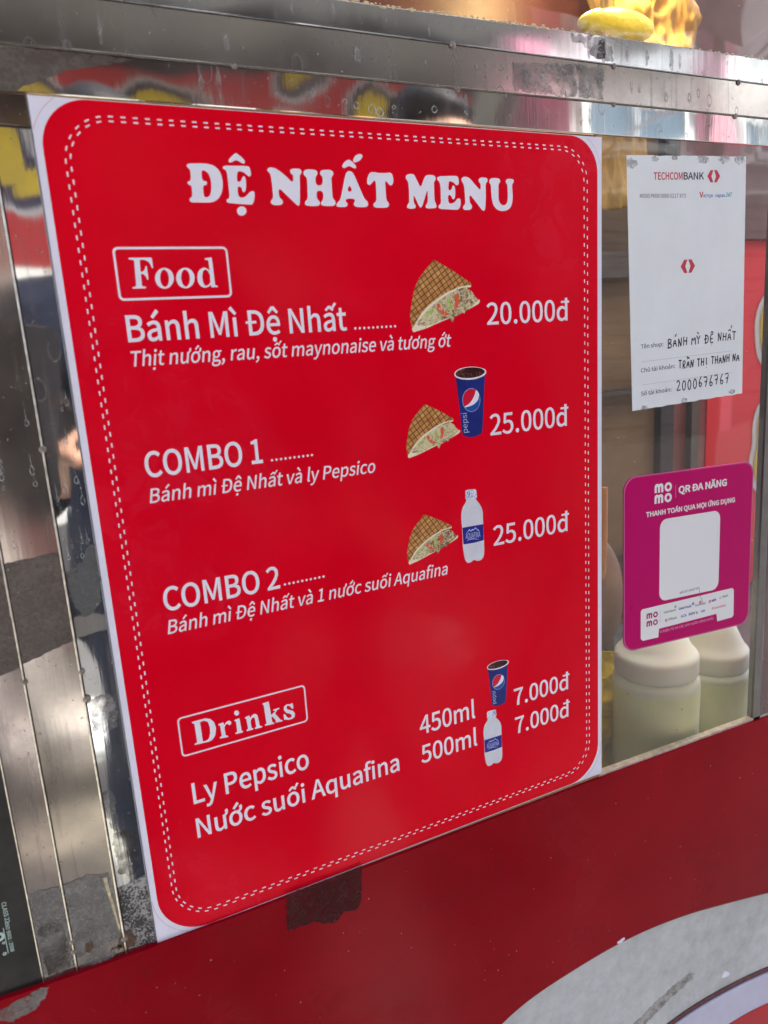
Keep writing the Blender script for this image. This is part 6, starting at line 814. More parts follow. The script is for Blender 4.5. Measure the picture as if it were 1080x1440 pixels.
frame(37.2, 425.0, 139.6, 457.6, 3.4, 1.25, 'heading_frame'); fill('heading_lettering', enc(DRINKS_WORD), HP, WHITE_PRINT, board)
T = lambda nm, *a, **k: fill(nm, text(*a, **k), HP, WHITE_PRINT, board)
def dots(u0, u1, v, n=10, r=.95): return [[circle(u0 + (u1 - u0) * i / (n - 1), v, r, 10)] for i in range(n)]
T('item_lettering', 'Bánh Mì Đệ Nhất', 39.2, 199.6, 148.6, 16.9, 5)
T('item_lettering', 'COMBO 1', 38.9, 123.6, 241.2, 17.4, 5.5)
T('item_lettering', 'COMBO 2', 39.1, 127.3, 340.2, 17.4, 5.5)
T('item_lettering', 'Ly Pepsico', 41.2, 136.8, 499.0, 17.4, 5)
T('item_lettering', 'Nước suối Aquafina', 40.8, 219.2, 528.6, 16.4, 5)
fill('dot_leader', dots(206.4, 240.6, 147.9), HP, WHITE_PRINT, board)
fill('dot_leader', dots(130.6, 162.6, 240.4), HP, WHITE_PRINT, board)
fill('dot_leader', dots(131.2, 163.5, 338.3), HP, WHITE_PRINT, board)
T('small_lettering', 'Thịt nướng, rau, sốt maynonaise và tương ớt', 39.6, 291.3, 164.9, 9.9, 3.5, .2, 166.3)
T('small_lettering', 'Bánh mì Đệ Nhất và ly Pepsico', 38.9, 215.4, 259.6, 10.1, 3.5, .2, 260.7)
T('small_lettering', 'Bánh mì Đệ Nhất và 1 nước suối Aquafina', 39.1, 277.8, 358.0, 10.3, 3.5, .2, 358.6)
T('price_lettering', '20.000đ', 326.6, 413.0, 150.6, 17.2, 4)
T('price_lettering', '25.000đ', 326.2, 411.0, 243.2, 17.5, 4)
T('price_lettering', '25.000đ', 325.9, 410.6, 341.7, 17.5, 4)
T('price_lettering', '7.000đ', 343.2, 409.2, 501.8, 16.6, 4.5)
T('price_lettering', '7.000đ', 343.6, 409.2, 531.3, 16.6, 4.5)
T('size_lettering', '450ml', 241.6, 299.6, 501.0, 17.2, 4.5)
T('size_lettering', '500ml', 241.3, 300.6, 529.2, 16.8, 4.5)

# grease smudges, scuffs and scratches on the board and the red panel
def scratches(n, box, h, m, parent, name, lmax, w, seed):
    rnd = random.Random(seed); gs = []
    for i in range(n):
        x, y = rnd.uniform(box[0], box[2]), rnd.uniform(box[1], box[3]); a = rnd.gauss(.3, .7); l = rnd.uniform(.15, 1) * lmax
        p = [(x + l * t * cos(a) + rnd.uniform(-.5, .5) * l * .05, y + l * t * sin(a) + rnd.uniform(-.5, .5) * l * .05) for t in (0, .33, .66, 1)]
        gs.append(ribbon(p, rnd.uniform(.4, 1) * w))
    tag(fill(name, gs, h, m, parent), kind='stuff')
scratches(26, (10, 10, 430, 590), .052, patchy(plain('scratch_mark', (.70, .14, .18), .4), .1, .6, 300), board, 'scratches', 16, .22, 3)
scratches(46, (-60, 630, 600, 800), 2.02, patchy(plain('panel_scratch', (.42, .06, .07), .4), .0, .6, 200), cart, 'scratches', 22, .3, 5)
scratches(30, (-60, 640, 600, 780), 2.03, patchy(plain('panel_grime', (.03, .004, .004), .5), .1, .8, 300), cart, 'grime_marks', 5, .7, 9)
scratches(30, (400, 850, 720, 960), -1.15, patchy(plain('band_grime', (.22, .20, .18), .6), .1, .7, 300), cart, 'grime_marks', 9, .35, 10)

# printed pictures
def bread_print():
    m, n, b = newmat('waffle_bread_print'); L = n.links; N = n.nodes.new
    tc = N('ShaderNodeTexCoord'); mp = N('ShaderNodeMapping'); mp.inputs['Rotation'].default_value = (R(90), 0, 0); L.new(tc.outputs['Object'], mp.inputs[0])
    m2 = N('ShaderNodeMapping'); m2.inputs['Rotation'].default_value = (0, 0, R(33)); L.new(mp.outputs[0], m2.inputs[0])
    t = N('ShaderNodeTexNoise'); t.inputs['Scale'].default_value = 260; t.inputs['Detail'].default_value = 6; L.new(mp.outputs[0], t.inputs[0])
    cr = N('ShaderNodeValToRGB'); e = cr.color_ramp.elements; e[0].position = .3; e[0].color = (.34, .12, .025, 1); e[1].position = .72; e[1].color = (.72, .40, .11, 1); L.new(t.outputs[0], cr.inputs[0])
    br = N('ShaderNodeTexBrick'); br.offset = 0; br.inputs['Scale'].default_value = 1; br.inputs['Mortar Size'].default_value = .00036; br.inputs['Mortar Smooth'].default_value = .55
    br.inputs['Brick Width'].default_value = .0029; br.inputs['Row Height'].default_value = .0026; L.new(m2.outputs[0], br.inputs['Vector'])
    mx = N('ShaderNodeMix'); mx.data_type = 'RGBA'; mx.inputs['B'].default_value = (.12, .035, .010, 1); L.new(br.outputs['Fac'], mx.inputs['Factor']); L.new(cr.outputs[0], mx.inputs['A'])
    L.new(mx.outputs['Result'], b.inputs['Base Color']); b.inputs['Roughness'].default_value = .3
    return m
BREAD = bread_print()
CRUMB = plain('crumb_print', (.80, .72, .52), .35, var=.1, scale=400)
FILLM = speckled('shredded_filling_print', (.20, .09, .04), (.62, .54, .30), scale=420, lo=.38, hi=.54, rough=.35, bump=.0)
TOMATO = plain('tomato_print', (.70, .10, .03), .35, var=.3, scale=500); LETT = plain('lettuce_print', (.38, .46, .12), .35, var=.3, scale=500)
SHREDS = [plain('shred_cream_print', (.72, .66, .48), .35), plain('shred_purple_print', (.36, .18, .24), .35), plain('shred_dark_print', (.07, .03, .02), .35), plain('shred_green_print', (.42, .50, .18), .35)]
sw0 = {k: parse(v) for k, v in SANDWICH.items()}
def sandwich(mp_):
    f = lambda k: [[[mp_(*p) for p in sw0[k]]]]
    base = fill('sandwich_picture', f('crumb'), .05, CRUMB, board)
    fill('filling', f('filling'), .06, FILLM, base)
    for k in ('lettuce', 'lettuce2'): fill('lettuce', f(k), .065, LETT, base)
    for k in ('tomato', 'tomato2'): fill('tomato', f(k), .07, TOMATO, base)
    rnd = random.Random(12); F = sw0['filling']; gs = [[], [], [], []]
    xs = [p[0] for p in F]; ys = [p[1] for p in F]
    blk = [sw0[k] for k in ('tomato', 'tomato2', 'lettuce')]
    while sum(map(len, gs)) < 190:
        x, y = rnd.uniform(min(xs), max(xs)), rnd.uniform(min(ys), max(ys))
        if not inside((x, y), F) or (any(inside((x, y), b_) for b_ in blk) and rnd.random() < .85): continue
        a = rnd.uniform(0, pi); l = rnd.uniform(.8, 2.2); c_ = rnd.choice((0, 0, 0, 0, 0, 1, 2, 3, 3))
        p = [(x - l * cos(a), y - l * sin(a)), (x + rnd.uniform(-.4, .4), y + rnd.uniform(-.4, .4)), (x + l * cos(a), y + l * sin(a))]
        gs[c_].append([[mp_(*q) for q in ribbon(p, rnd.uniform(.25, .6))[0]]])
    for i, g in enumerate(gs): tag(fill('shreds', g, .075 + i * .006, SHREDS[i], base), kind='stuff')
    fill('bread_top', f('bread'), .11, BREAD, base)
sandwich(lambda u, v: (u, v))
sandwich(lambda u, v: (244.4 + (u - 254.4) * .785, 210.6 + (v - 98.4) * .775))
sandwich(lambda u, v: (239.3 + (u - 254.4) * .765, 302.2 + (v - 98.4) * .745))
BLUE = plain('cup_blue_print', (.004, .016, .16), .3, var=.25, scale=60); BLUE2 = plain('mid_blue_print', (.005, .075, .36), .3); LBLUE = plain('pale_blue_print', (.40, .46, .72), .3)
COLA = speckled('iced_cola_print', (.03, .006, .006), (.22, .08, .05), scale=900, lo=.5, hi=.66, rough=.3, bump=0)
CRED = plain('logo_red_print', (.62, .003, .03), .3)
cu0 = {k: parse(v) for k, v in CUP.items()}
def cup(mp_):
    f = lambda k: [[[mp_(*p) for p in cu0[k]]]]
    base = fill('cup_picture', f('body'), .05, BLUE, board)
    fill('rim', f('rim'), .07, WHITE_PRINT, base); fill('cola', f('liquid'), .085, COLA, base)
    fill('logo_ring', f('ring'), .07, LBLUE, base)
    rg = cu0['ring']; cx_ = sum(p[0] for p in rg) / len(rg); cy_ = sum(p[1] for p in rg) / len(rg)
    fill('logo_ground', [[[mp_(cx_ + (p[0] - cx_) * .955, cy_ + (p[1] - cy_) * .96) for p in rg]]], .08, BLUE, base)
    fill('logo_red', f('red'), .09, CRED, base); fill('logo_white', f('white'), .095, WHITE_PRINT, base); fill('logo_blue', f('blue'), .09, BLUE2, base)
    g = text('pepsi', 0, 16.8, 0, 5.0, 0)
    fill('cup_lettering', g, .09, LBLUE, base, fn=lambda a, b: mp_(303.6 + b - .02 * a, 238.3 - a))
cup(lambda u, v: (u, v))
cup(lambda u, v: (313.9 + (u - 292.3) * .77, 451.6 + (v - 183.6) * .765))
bo0 = {k: parse(v) for k, v in BOTTLE.items()}
BOTW = plain('clear_bottle_print', (.62, .63, .68), .3, var=.08, scale=120)
CAPP = speckled('cap_print', (.10, .12, .40), (.70, .72, .80), scale=1000, lo=.38, hi=.46, rough=.3, bump=0)
LBL = plain('label_blue_print', (.012, .012, .22), .3)
def bottle_pic(mp_):
    f = lambda k: [[[mp_(*p) for p in bo0[k]]]]
    base = fill('bottle_picture', f('body'), .05, BOTW, board)
    fill('cap', f('cap'), .06, CAPP, base); fill('label', f('label'), .06, LBL, base)
    fill('label_peaks', f('peaks'), .07, LBLUE, base); fill('label_swoosh', f('swoosh'), .07, LBLUE, base)
    fill('label_lettering', text('AQUAFINA', 297.2, 312.4, 330.6, 5.0, 4, v1=331.2), .07, LBLUE, base, fn=mp_)
bottle_pic(lambda u, v: (u, v))
bottle_pic(lambda u, v: (307.6 + (u - 293.4) * .905, 498.2 + (v - 286.4) * .862))

# ================================================================ BANK CARD
def quad(Q):
    def f(s, t):
        a = [(Q[0][i] * (1 - s) + Q[1][i] * s) * (1 - t) + (Q[3][i] * (1 - s) + Q[2][i] * s) * t for i in (0, 1)]
        return (a[0], a[1])
    return f
QB = [(478.8, 12.9), (630, 7.5), (637.8, 233.9), (488.4, 237.9)]; qb = quad(QB)
CARD = plain('card_stock', (.70, .74, .74), .4, var=.04, scale=30); INK = plain('dark_ink', (.035, .035, .05), .5); BRED = plain('bank_red_ink', (.50, .035, .06), .4)
GREY_INK = plain('grey_ink', (.10, .10, .12), .5); PEN = plain('black_marker', (.008, .008, .01), .4); BBLUE = plain('bank_blue_ink', (.03, .16, .45), .4); HAIR = plain('hairline_ink', (.42, .43, .44), .5)
bc = empty('bank_card', W3(560, 236, -.6), 'white bank payment card with handwritten shop name, taped to the window glass', 'card')
edge = ragged([(0.0, 0.0), (.5, 0), (1.0, 0.0), (1, .5), (1, 1), (.5, 1), (0, 1), (0, .5)], .0, .05, 3)
edge = [(s_, t + (noise.noise(Vector((s_ * 14, 0, 2))) * .004 if t < .01 else (noise.noise(Vector((s_ * 14, 3, 2))) * .004 if t > .99 else 0))) for s_, t in edge]
fill('card_sheet', [[edge]], -.22, CARD, bc, thick=.3, fn=qb)
def ct(nm, s, s0, s1, t, cap, m, bold=0, parent=bc, q=qb, h=-.19, slant=0, t1=None):
    return fill(nm, text(s, s0, s1, t, cap, bold, slant, t1), h, m, parent, fn=q)
ct('bank_name', 'TECHCOM', .208, .445, .0895, .0265, BRED, 9); ct('bank_name', 'BANK', .452, .627, .0895, .0265, INK, 9)
def diamond(cx, cy, w, h_, m, name='bank_emblem'):
    g = [[[(cx - w, cy), (cx - w * .5, cy - h_), (cx - w * .06, cy - h_), (cx - w * .36, cy), (cx - w * .06, cy + h_), (cx - w * .5, cy + h_)]],
         [[(cx + w, cy), (cx + w * .5, cy - h_), (cx + w * .06, cy - h_), (cx + w * .36, cy), (cx + w * .06, cy + h_), (cx + w * .5, cy + h_)]]]
    fill(name, g, -.19, m, bc, fn=qb)
diamond(.711, .0775, .056, .024, BRED); diamond(.487, .43, .063, .027, BRED)
ct('card_number', 'MS00 P000 0000 0217 873', .096, .470, .157, .0145, INK, 2, t1=.159)
ct('scheme_name', 'V', .586, .622, .159, .02, BRED, 14); ct('scheme_name', 'IETQR', .622, .706, .159, .010, BBLUE, 10); ct('scheme_name', 'napas', .725, .812, .159, .013, BBLUE, 9, slant=.2); ct('scheme_name', '247', .817, .877, .159, .0165, plain('teal_ink', (.05, .32, .45), .4), 10, slant=.2)
ct('field_name', 'Tên shop:', .080, .269, .7465, .0165, GREY_INK, 6); ct('field_name', 'Chủ tài khoản:', .076, .369, .8445, .0165, GREY_INK, 6); ct('field_name', 'Số tài khoản:', .073, .337, .9415, .0165, GREY_INK, 6)
for t in (.800, .896): fill('writing_line', [[[(.085, t), (.893, t + .003), (.893, t + .0045), (.085, t + .0015)]]], -.19, HAIR, bc, fn=qb)
PENS = {'B': [[(.1, 0), (.12, 1)], [(.05, .95), (.55, 1), (.6, .72), (.15, .52), (.65, .4), (.6, .05), (.0, 0)]], 'A': [[(0, 0), (.35, 1), (.6, 0)], [(.1, .35), (.55, .38)]],
 'N': [[(.05, 0), (.1, 1)], [(.1, 1), (.5, .05)], [(.5, .05), (.6, 1)]], 'H': [[(.05, 0), (.1, 1)], [(.55, 0), (.6, 1)], [(.05, .5), (.6, .52)]], 'M': [[(0, 0), (.1, 1), (.35, .4), (.6, 1), (.65, 0)]],
 'Y': [[(.0, 1), (.3, .5), (.6, 1.0)], [(.3, .5), (.28, 0)]], 'D': [[(.1, 0), (.12, .95)], [(.02, .98), (.5, .85), (.6, .45), (.4, .08), (.0, 0)], [(-.12, .5), (.4, .55)]], 'E': [[(.6, 1), (.1, .97), (.08, 0), (.6, .04)], [(.1, .5), (.5, .52)]],
 'T': [[(0, .98), (.65, 1)], [(.33, 1), (.3, 0)]], 'R': [[(.1, 0), (.12, 1), (.55, .95), (.5, .55), (.14, .5), (.6, 0)]], 'I': [[(.3, 0), (.32, 1)]],
 '2': [[(.05, .8), (.3, 1), (.5, .8), (.4, .45), (.0, .0), (.6, .08)]], '0': [[(.3, 1), (.05, .7), (.08, .15), (.35, 0), (.55, .35), (.5, .85), (.3, 1)]], '6': [[(.45, 1.05), (.15, .6), (.1, .15), (.35, 0), (.55, .25), (.35, .45), (.12, .3)]],
 '7': [[(.0, .95), (.6, 1), (.3, .0)], [(.1, .5), (.5, .55)]]}
ACC = {'^': [[(.15, 1.12), (.35, 1.35), (.6, 1.12)]], '/': [[(.35, 1.2), (.6, 1.5)]], '\\': [[(.1, 1.45), (.35, 1.2)]], '.': [[(.3, -.25), (.34, -.32)]], '?': [[(.35, 1.2), (.5, 1.35), (.38, 1.45)]], 'd': [[(.62, 1.45), (.75, 1.8)]]}
def pen(s, s0, s1, t0, cap, w=.0085):
    x = 0; st = []; rnd = random.Random(len(s))
    for ch in s:
        if ch == ' ': x += .55; continue
        if ch in ACC:
            for l in ACC[ch]: st.append([(a + x - .86, b) for a, b in l])
            continue
        j = rnd.uniform(-.05, .08)
        for l in PENS[ch]: st.append([(a + x + rnd.uniform(-.03, .03), b * rnd.uniform(.93, 1.06) + j) for a, b in l])
        x += .86
    x -= .2; gs = []
    for l in st:
        p = [(s0 + (s1 - s0) * a / x, t0 - b * cap) for a, b in l]
        if len(p) > 2: p = smooth_poly(p, 1, closed=False)
        # widths differ along s and t because the card is taller than wide
        q = [(a, b * 1.49) for a, b in p]; r_ = ribbon(q, w)[0]; gs.append([(a, b / 1.49) for a, b in r_])
    return gs
for i, (s_, a, b, t, cap) in enumerate((("BA/NH MY\\ DE^. NHA^dT", .307, .93, .757, .036), ("TRA^\\N THI. THANH NA", .401, .965, .852, .034), ("2000676767", .381, .868, .9455, .044))):
    mb = MB()
    for k, g in enumerate(pen(s_, a, b, t, cap)):
        n = len(g) // 2
        for j in range(n - 1):
            q_ = [qb(*g[x_]) for x_ in (j, j + 1, 2 * n - 2 - j, 2 * n - 1 - j)]; hh = -.185 + .0011 * ((k * 5 + j) % 17)
            mb.add([W3(*p_, hh) for p_ in q_], [(0, 1, 2, 3)])
    mb.out('handwriting', PEN, bc)
WORN = patchy(speckled('worn_card', (.38, .38, .36), (.58, .58, .56), scale=900, rough=.7), .0, .8, 300)
for i, (s_, t, r_) in enumerate(((.03, .03, .05), (.22, .012, .03), (.38, .008, .025), (.62, .012, .05), (.8, .01, .05), (.94, .012, .05), (.9, .985, .03), (.1, .995, .03), (.45, .99, .03))):
    g = [(s_ + r_ * cos(w) * (1 + .4 * noise.noise(Vector((w * 2, i, 0)))), t + r_ * .35 * sin(w) * (1 + .5 * noise.noise(Vector((w * 2, i, 7))))) for w in [2 * pi * k / 22 for k in range(22)]]
    g = [(min(1.0, max(0, a)), min(1.003, max(-.003, b))) for a, b in g]
    fill('worn_spot', [[g]], -.18, WORN, bc, fn=qb)

# ================================================================ PINK WALLET CARD
QM = [(477.4, 300.9), (659.6, 307.1), (662.3, 491.4), (478.9, 481.8)]; qm = quad(QM)
MAG = plain('magenta_card', (.46, .0004, .115), .28, var=.03, scale=20, spec=.08); PINKW = plain('card_white', (.72, .72, .72), .35); MAGINK = plain('magenta_ink', (.33, .005, .11), .4)
mc = empty('wallet_card', W3(570, 488, -.6), 'magenta mobile wallet payment card with rounded corners stuck on the window glass', 'card')
mrr = rrect(0, 0, 1, 1, [.085, .075, .075, .075], 8)
fill('card_sheet', [[mrr]], .1, MAG, mc, thick=.7, fn=qm)
fill('card_rim', [[mrr, [(.5 + (a - .5) * .987, .5 + (b - .5) * .987) for a, b in mrr]]], .13, plain('pale_rim', (.45, .10, .25), .4), mc, fn=qm)
def mt(nm, s, s0, s1, t, cap, m, bold=0, t1=None): return ct(nm, s, s0, s1, t, cap, m, bold, mc, qm, .135, 0, t1)
def momo(s0, s1, t, cap, m):
    # rounded letters: m of three legs, o ring
    w = s1 - s0; g = []; lw = w * .50
    xs0 = s0; top = t - cap; st = w * .105
    g.append([[(xs0, t), (xs0, top + cap * .38)] + [(xs0 + lw * .28 - lw * .28 * cos(a), top + cap * .34 - cap * .34 * sin(a)) for a in [pi * i / 10 for i in range(1, 8)]] + [(xs0 + lw * .5, top + cap * .07)] +
             [(xs0 + lw * .72 - lw * .28 * cos(a), top + cap * .34 - cap * .34 * sin(a)) for a in [pi * i / 10 for i in range(3, 10)]] + [(xs0 + lw, top + cap * .38), (xs0 + lw, t), (xs0 + lw - st * 1.15, t), (xs0 + lw - st * 1.15, top + cap * .42), (xs0 + lw * .72, top + cap * .3), (xs0 + lw * .5 + st * .55, top + cap * .42),
              (xs0 + lw * .5 + st * .55, t), (xs0 + lw * .5 - st * .55, t), (xs0 + lw * .5 - st * .55, top + cap * .42), (xs0 + lw * .28, top + cap * .3), (xs0 + st * 1.15, top + cap * .42), (xs0 + st * 1.15, t)]])
    cx_ = s0 + w * .785; g.append([circle(cx_, t - cap * .5, w * .215, 20, cap * .52), circle(cx_, t - cap * .5, w * .095, 16, cap * .25)])
    return g
fill('logo', momo(.220, .348, .108, .05, PINKW) + momo(.220, .348, .168, .05, PINKW), .135, PINKW, mc, fn=qm)
fill('divider', [[[(.374, .078), (.377, .078), (.379, .15), (.376, .15)]]], .135, plain('pink_rule', (.55, .2, .35), .4), mc, fn=qm)
mt('card_heading', 'QR ĐA NĂNG', .399, .780, .127, .0365, PINKW, 15, t1=.122)
mt('card_subheading', 'THANH TOÁN QUA MỌI ỨNG DỤNG', .159, .851, .235, .026, PINKW, 13, t1=.227)
fill('white_panel', [[rrect(.262, .262, .732, .740, [.05, .05, .05, .05], 6)]], .13, PINKW, mc, fn=qm)
mt('code_number', 'MÃ SỐ 1402716', .421, .568, .720, .0125, GREY_INK, 8, t1=.714)
low = [(.124, .775), (.135, .765), (.85, .752), (.864, .765), (.868, .925), (.855, .938), (.73, .942), (.722, .893), (.263, .904), (.257, .955), (.14, .955), (.125, .94)]
low = [p for p in low]
fill('bank_panel', [[low]], .13, PINKW, mc, fn=qm)
fill('logo', momo(.167, .253, .8295, .034, MAGINK) + momo(.167, .253, .876, .034, MAGINK), .135, MAGINK, mc, fn=qm)
fill('divider', [[[(.270, .79), (.272, .79), (.272, .87), (.270, .87)]]], .135, HAIR, mc, fn=qm)
GRN = plain('bank_green_ink', (.03, .28, .10), .4); NVY = plain('bank_navy_ink', (.02, .05, .28), .4)
for (s_, a, b, t, t1, m_, bd) in (('vietcombank', .296, .393, .818, .817, GRN, 12), ('VietinBank', .411, .515, .817, .815, NVY, 14), ('TechcomBank', .541, .631, .818, .816, GREY_INK, 8), ('MB', .68, .716, .811, .809, NVY, 16), ('VPBank', .765, .816, .802, .799, GREY_INK, 10),
        ('VPBank', .331, .401, .867, .866, GRN, 12), ('ACB', .43, .476, .866, .865, BBLUE, 16), ('BIDV', .494, .548, .864, .863, NVY, 16), ('VIB', .59, .625, .864, .863, BBLUE, 16), ('Sacombank', .70, .799, .860, .857, BRED, 8)):
    mt('bank_name', s_, a, b, t, .0135, m_, bd, t1)
for (s_, t, r_, m_) in ((.388, .792, .008, GRN), (.527, .797, .009, NVY), (.585, .798, .010, BRED), (.664, .806, .010, BRED), (.75, .797, .008, YEL), (.317, .862, .009, BRED), (.56, .857, .008, BRED), (.689, .853, .007, BRED)):
    fill('bank_mark', [[circle(s_, t, r_, 14), circle(s_, t, r_ * .4, 10)]], .136, m_, mc, fn=qm)
mt('strip_lettering', 'VÍ ĐIỆN TỬ VÀ CÁC APP NGÂN HÀNG KHÁC', .269, .702, .932, .0135, plain('pale_pink_ink', (.60, .25, .42), .4), 8, t1=.923)
fill('crack', [ribbon([(.572, .70), (.578, .722), (.576, .745), (.60, .79), (.607, .806)], .003)], .14, GREY_INK, mc, fn=qm)

# ================================================================ THE STREET BEHIND THE CAMERA (seen only in the steel)
CONC = plain('asphalt_ground', (.12, .12, .12), .7, var=.2, scale=3, bump=.003, bscale=40)
g = mk('ground', [(-60, -60, 0), (60, -60, 0), (60, 60, 0), (-60, 60, 0)], [(0, 1, 2, 3)], CONC); tag(g, kind='structure')
slab = MB().box((-3.2, -2.5, .0), (.34, 1.2, .012)).out('pavement', plain('pale_concrete', (.36, .35, .30), .7, var=.2, scale=4, bump=.003, bscale=40)); tag(slab, kind='structure')
lane = mk('sheen_wedge', [(.10, -.35, .006), (1.9, -5.8, .006), (3.1, -5.8, .006), (.34, -.35, .006)], [(0, 1, 2, 3)], plain('pale_sheen_wedge', (.55, .54, .52), .7, var=.15, scale=5)); tag(lane, kind='structure')  # pale wedge added so its reflection lays a soft sheen on the board
CREAMW = plain('pale_plaster', (.60, .60, .58), .7, var=.08, scale=2); PINKP = plain('pink_plaster', (.62, .27, .34), .7, var=.1, scale=3); STUC = plain('white_stucco', (.72, .74, .73), .6, var=.05)
GLASSD = plain('blue_grey_glass', (.09, .13, .17), .1, var=.3, scale=3); GREYSH = plain('grey_shutter', (.10, .11, .12), .5, var=.1)
sh = empty('shophouse', (4, -6, 0), 'pale shophouse with pink pilasters and arched windows across the street, reflected in the steel', 'building')
MB().box((-5, -9, 0), (14, -6.0, 7.5)).out('wall', CREAMW, sh)
for x in (2.4, 4.75, 7.1, 9.45, 11.8):
    MB().box((x, -6.0, 0), (x + .34, -5.82, 6.6)).box((x - .08, -6, 6.6), (x + .42, -5.76, 6.75)).box((x - .06, -6, 2.7), (x + .4, -5.78, 2.8)).out('pilaster', PINKP, sh)
MB().box((-5, -6, 7.2), (14, -5.7, 7.5)).box((-5, -6, 2.95), (14, -5.86, 3.05)).out('cornice', STUC, sh)
for x in (3.0, 5.35, 7.7, 10.05):
    c = x + .72; z0, zs, r_ = 3.1, 3.55, .52
    w = MB(); n = 16
    pts = [(c - r_, z0), (c + r_, z0)] + [(c + r_ * cos(pi * i / n), zs + r_ * sin(pi * i / n)) for i in range(n + 1)]
    w.add([(a, -5.97, b) for a, b in pts], [tuple(range(len(pts)))]); win = w.out('window', GLASSD, sh)
    a = MB()
    for k, (ra, rb, y) in enumerate(((.54, .66, -5.90), (.74, .80, -5.93), (.86, .96, -5.88))):
        b = len(a.v)
        for i in range(n + 1):
            t = pi * i / n
            for rr in (ra, rb): a.v += [Vector((c + rr * cos(t), -6.0, zs + rr * sin(t))), Vector((c + rr * cos(t), y, zs + rr * sin(t)))]
        for i in range(n):
            q = b + i * 4; a.f += [(q + 1, q + 3, q + 7, q + 5), (q, q + 1, q + 5, q + 4), (q + 2, q + 6, q + 7, q + 3)]
    a.box((c - .66, -6, z0), (c - .54, -5.9, zs)).box((c + .54, -6, z0), (c + .66, -5.9, zs)).box((c - .7, -6, z0 - .1), (c + .7, -5.84, z0 - .01))
    a.out('window_arch', STUC, sh)
    MB().box((c - .02, -5.96, z0), (c + .02, -5.93, zs + r_ - .02)).box((c - r_, -5.955, zs - .02), (c + r_, -5.935, zs + .02)).out('window_bars', STUC, sh)
for x in (2.85, 5.2, 7.55, 9.9):
    s_ = MB()
    for i in range(20): s_.box((x, -6.0, .05 + i * .13), (x + 1.8, -5.96 + (.012 if i % 2 else 0), .05 + i * .13 + .12))
    s_.out('roller_shutter', GREYSH, sh)
MB().box((-3, -5.99, 0), (-.15, -5.93, 1.35)).out('dado', MAROON_WALL, sh)
MB().box((.35, -5.99, 1.5), (.6, -5.93, 2.6)).out('orange_panel', plain('orange_paint', (.75, .28, .03), .5), sh)
aw = empty('awning', (4.6, -5, 3), 'pink striped awning on the shophouse across the street, reflected in the steel', 'awning')
a = MB()
for i in range(18):
    x = 3.9 + i * .085; a.add([(x, -5.99, 3.75), (x + .085, -5.99, 3.75), (x + .085, -4.9, 3.15 + (.02 if i % 2 else 0)), (x, -4.9, 3.15 + (.02 if i % 2 else 0))], [(0, 1, 2, 3)])
a.out('awning_cloth', plain('pink_cloth', (.72, .25, .36), .7, var=.12, scale=5), aw)
MB().tube([(3.9, -4.9, 3.15), (5.43, -4.9, 3.15)], .02).tube([(3.9, -5.99, 2.9), (3.9, -4.9, 3.15)], .015).tube([(5.43, -5.99, 2.9), (5.43, -4.9, 3.15)], .015).out('awning_frame', STUC, aw)

stall = empty('street_stall', (.5, -3.2, 0), 'street stall with maroon cabinet and dark grey canopy across the lane, reflected in the steel', 'stall')
MB().box((-1.7, -3.7, .08), (-.02, -3.0, 1.42)).out('cabinet', plain('maroon_cabinet', (.12, .045, .045), .4, var=.2, scale=5), stall)
MB().box((-1.7, -3.72, 1.42), (-.0, -2.96, 1.46)).out('cabinet_top', plain('cabinet_top', (.45, .42, .38), .4, metal=.4), stall)
CANV = plain('dark_canvas', (.055, .050, .043), .8, var=.3, scale=6, bump=.01, bscale=8)
c_ = MB()
nx = 24
for i in range(nx + 1):
    x = -2.8 + 5.95 * i / nx
    for y, z in ((-3.9, 3.9), (-3.4, 3.8), (-2.7, 3.45), (-2.25, 2.95), (-2.24, 2.46)):
        c_.v.append(Vector((x, y, z + .035 * sin(i * 1.7) * (1 if z < 3 else .3))))
for i in range(nx):
    for j in range(4): q = i * 5 + j; c_.f.append((q, q + 1, q + 6, q + 5))
c_.out('canopy', CANV, stall)
MB().tube([(-2.5, -2.3, 0), (-2.5, -2.3, 2.7)], .025).tube([(3.08, -2.3, 0), (3.08, -2.3, 2.7)], .025).tube([(-2.5, -3.8, 0), (-2.5, -3.8, 3.5)], .025).tube([(3.08, -3.8, 0), (3.08, -3.8, 3.8)], .025).out('canopy_posts', GREY_SLAT, stall)
MB().box((-2.7, -3.86, 2.28), (3.05, -3.84, 3.88)).box((-2.7, -3.86, 3.86), (-2.68, -2.3, 3.88)).out('dark_backdrop', CANV, stall)  # dark backdrop added so the rails reflect dark instead of the pale wall
ban = empty('banner', (1, -3, 1.6), 'red banner with rounded yellow letters outlined in navy, reflected in the steel', 'banner')
BR = plain('banner_red', (.50, .035, .035), .55, var=.08, scale=3)
MB().box((-.12, -3.03, 1.66), (2.15, -3.0, 2.44)).out('banner_sheet', BR, ban)
def ystroke(pts, w, y, m, name):
    q = cap_stroke(pts, w)[0]
    mb = MB(); tris = tessellate_polygon([[Vector((a, b, 0)) for a, b in q]])
    mb.add([(a, y, b) for a, b in q], [t for t in tris]); mb.out(name, m, ban)
